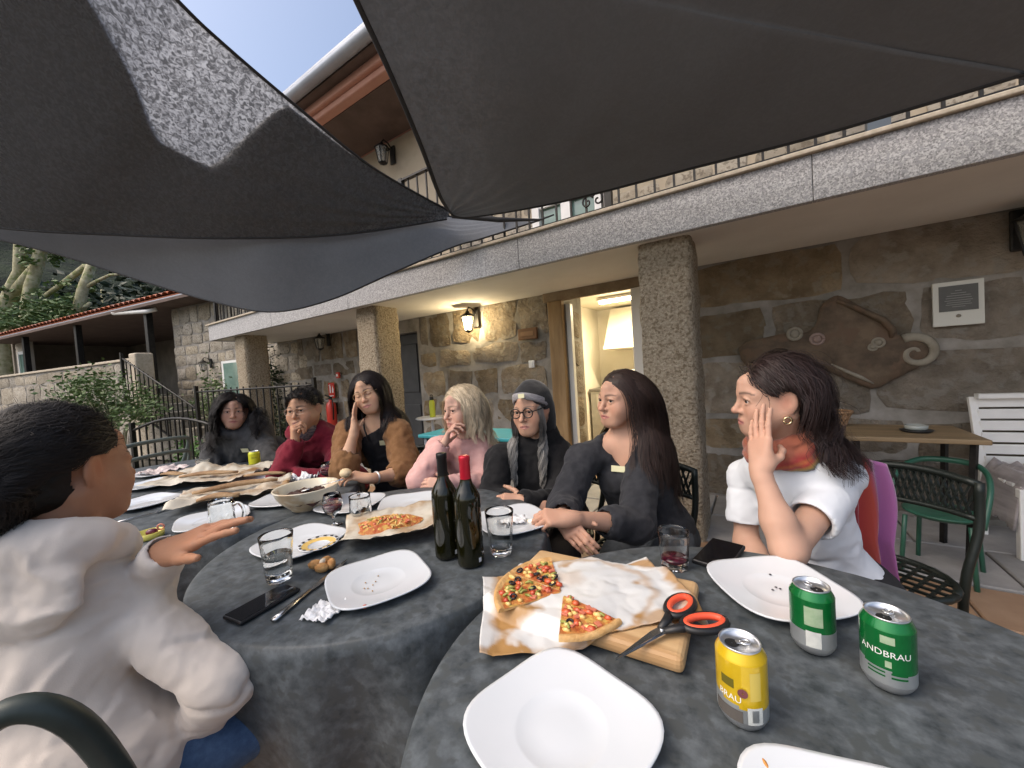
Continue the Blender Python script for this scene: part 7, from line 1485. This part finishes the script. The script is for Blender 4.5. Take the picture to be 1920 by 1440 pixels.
# ------------------------------------------------ red hoodie, fist at the mouth
Wr = at(553, 832, 2.20)
a = dict(R=dict(S=at(545, 850, 2.42), E=at(528, 895, 2.20), W=Wr, hand=dict(d=at(548, 800, 2.19)-Wr, n=V(-.25, -.9, .0)+CR*-.1, side=-1, c=[(1.2, 1.3, .7)]*4, t=(.05, .8))), L=dict(S=at(636, 838, 2.42), E=at(628, 905, 2.22), W=at(556, 893, 2.16), hand=dict(d=-CR, n=(0, -.3, 1), side=1, c=CURL)))
P3 = seated(dict(label='person in a dark red hoodie and glasses leaning a fist against the mouth', head=at(570, 768, 2.36), yaw=30, pitch=0, roll=3, tyaw=14, pelvis=(-2.58, 1.64, .50), arms=a, skin=(.44, .25, .155), fem=0, browc=(.02, .016, .014), brow=.0052, low=-.2, bulk=1.08, h=.0044, wide=1.09, lip=(.36, .17, .14), beard=.2, gaze=(-.1, 1, 0), neckw=1.1, s=1.03, hs=1.04))
m_redh = knit('red_fleece', (.14, .010, .022), (.19, .018, .032), 350, .3); top(P3, 'hoodie', m_redh, off=.018, ease=.02, neck=.060, neckdrop=-.02, h=.009, amp=.007, seed=12, rib=1, extra=lambda s: (hood_collar(s, P3, .082, .032, .06), s.cap(P3['nb']+P3['tf']*.04, P3['nb']+P3['tf']*.12+P3['ax']*.05, .045, .06, k=.01, op=-1))); trousers(P3, M('dark_trousers', (.02, .02, .024), rough=.9))
top(P3, 'shirt', MV('check_shirt', rough=.9), off=.006, sleeve=(None, None), neck=.052, neckdrop=-.045, h=.008, amp=.002, cols=lambda v: np.where(((np.sin(v[:, :1]*330) > .3) ^ (np.sin(v[:, 2:3]*330) > .3)), V(.08, .07, .09), V(.22, .19, .18)), extra=lambda s: s.cap(P3['nb']-P3['ax']*.02, P3['nb']+P3['ax']*.035+P3['tf']*.012, .066, .064, k=.01))
glasses(P3, P3['Rm'], P3['o3'], 1.03, P3['root'], M('thin_frame', (.35, .25, .2), rough=.3, metal=.6), r=(.025, .017), th=.0015, rim='square')
body = coll(P3); rs = np.random.default_rng(71); L, rt = scalp(2200, P3['Rm'], P3['o3'], 1.03, lambda L: hairline(L, .010) & ((L[:, 2] > -.02) | (L[:, 1] < -.04)), 9, 1.09); v, f = hair_cap(P3, P3['Rm'], P3['o3'], 1.03, thick=.003, a=.008, low=-.05); pr = [(v, f, (.010, .009, .009))]
d0 = np.stack([-.35-.2*L[:, 0]/.07, .75-1.2*(L[:, 1] < 0), .12*(L[:, 2] > .05)+.05-.5*(L[:, 2] < .02)], 1)+rs.normal(size=(len(L), 3))*.08; pr.append(grow_hair(rt, d0@P3['Rm'].T, rs.uniform(.02, .04, len(L))*np.where(L[:, 2] > .04, 1.2, .5), body, steps=8, grav=.15, off=(.008, .022), width=.0032, col=(.012, .010, .010), seed=72, who=P3)); hmesh(P3, pr)
# ------------------------------------------------ grey hoodie, arms folded on the table
a = dict(R=dict(S=at(403, 842, 2.80), E=at(388, 892, 2.62), W=at(455, 893, 2.50), hand=dict(d=CR, n=(0, -.4, .9), side=-1, c=CURL)), L=dict(S=at(495, 838, 2.76), E=at(515, 888, 2.56), W=at(432, 888, 2.53), hand=dict(d=-CR, n=(0, -.4, .9), side=1, c=CURL)))
P2 = seated(dict(label='person in a charcoal grey hoodie with arms folded on the table end', head=at(438, 770, 2.72), yaw=3, pitch=-2, roll=-3, tyaw=0, pelvis=(-3.32, 1.60, .50), arms=a, skin=(.48, .28, .20), browc=(.025, .018, .015), low=-.22, bulk=.98, h=.0044, gaze=(0, 1, 0), lip=(.40, .15, .13), s=.98))
m_greyh = knit('grey_fleece', (.055, .055, .056), (.08, .08, .08), 350, .3); top(P2, 'hoodie', m_greyh, off=.018, ease=.024, neck=.060, neckdrop=-.01, h=.0095, amp=.008, seed=13, extra=lambda s: hood_collar(s, P2, .080, .03, .06)); trousers(P2, M('black_trousers', (.015, .015, .017), rough=.9)); gs = P2['tor'].grow(.020); p, n = on_surface(P2, 461, 843, 2.7, gs, .006); badge(P2, p+n*.008, n, size=(.055, .03))
body = coll(P2); rs = np.random.default_rng(81); L, rt = scalp(2400, P2['Rm'], P2['o3'], .98, lambda L: hairline(L, .012), 10); v, f = hair_cap(P2, P2['Rm'], P2['o3'], .98, thick=.003, a=.010); pr = [(v, f, (.010, .009, .009))]
d0 = np.stack([np.sign(L[:, 0]+.02)*.9, .1-.3*(L[:, 1] < 0), .25+0*L[:, 0]], 1); pr.append(grow_hair(rt, d0@P2['Rm'].T, rs.uniform(.22, .34, len(L)), body, steps=24, grav=.6, wave=.012, wfreq=11, off=(.012, .05), width=.0040, col=(.012, .010, .010), tipc=(.02, .015, .014), clump=16, seed=82, who=P2)); hmesh(P2, pr)
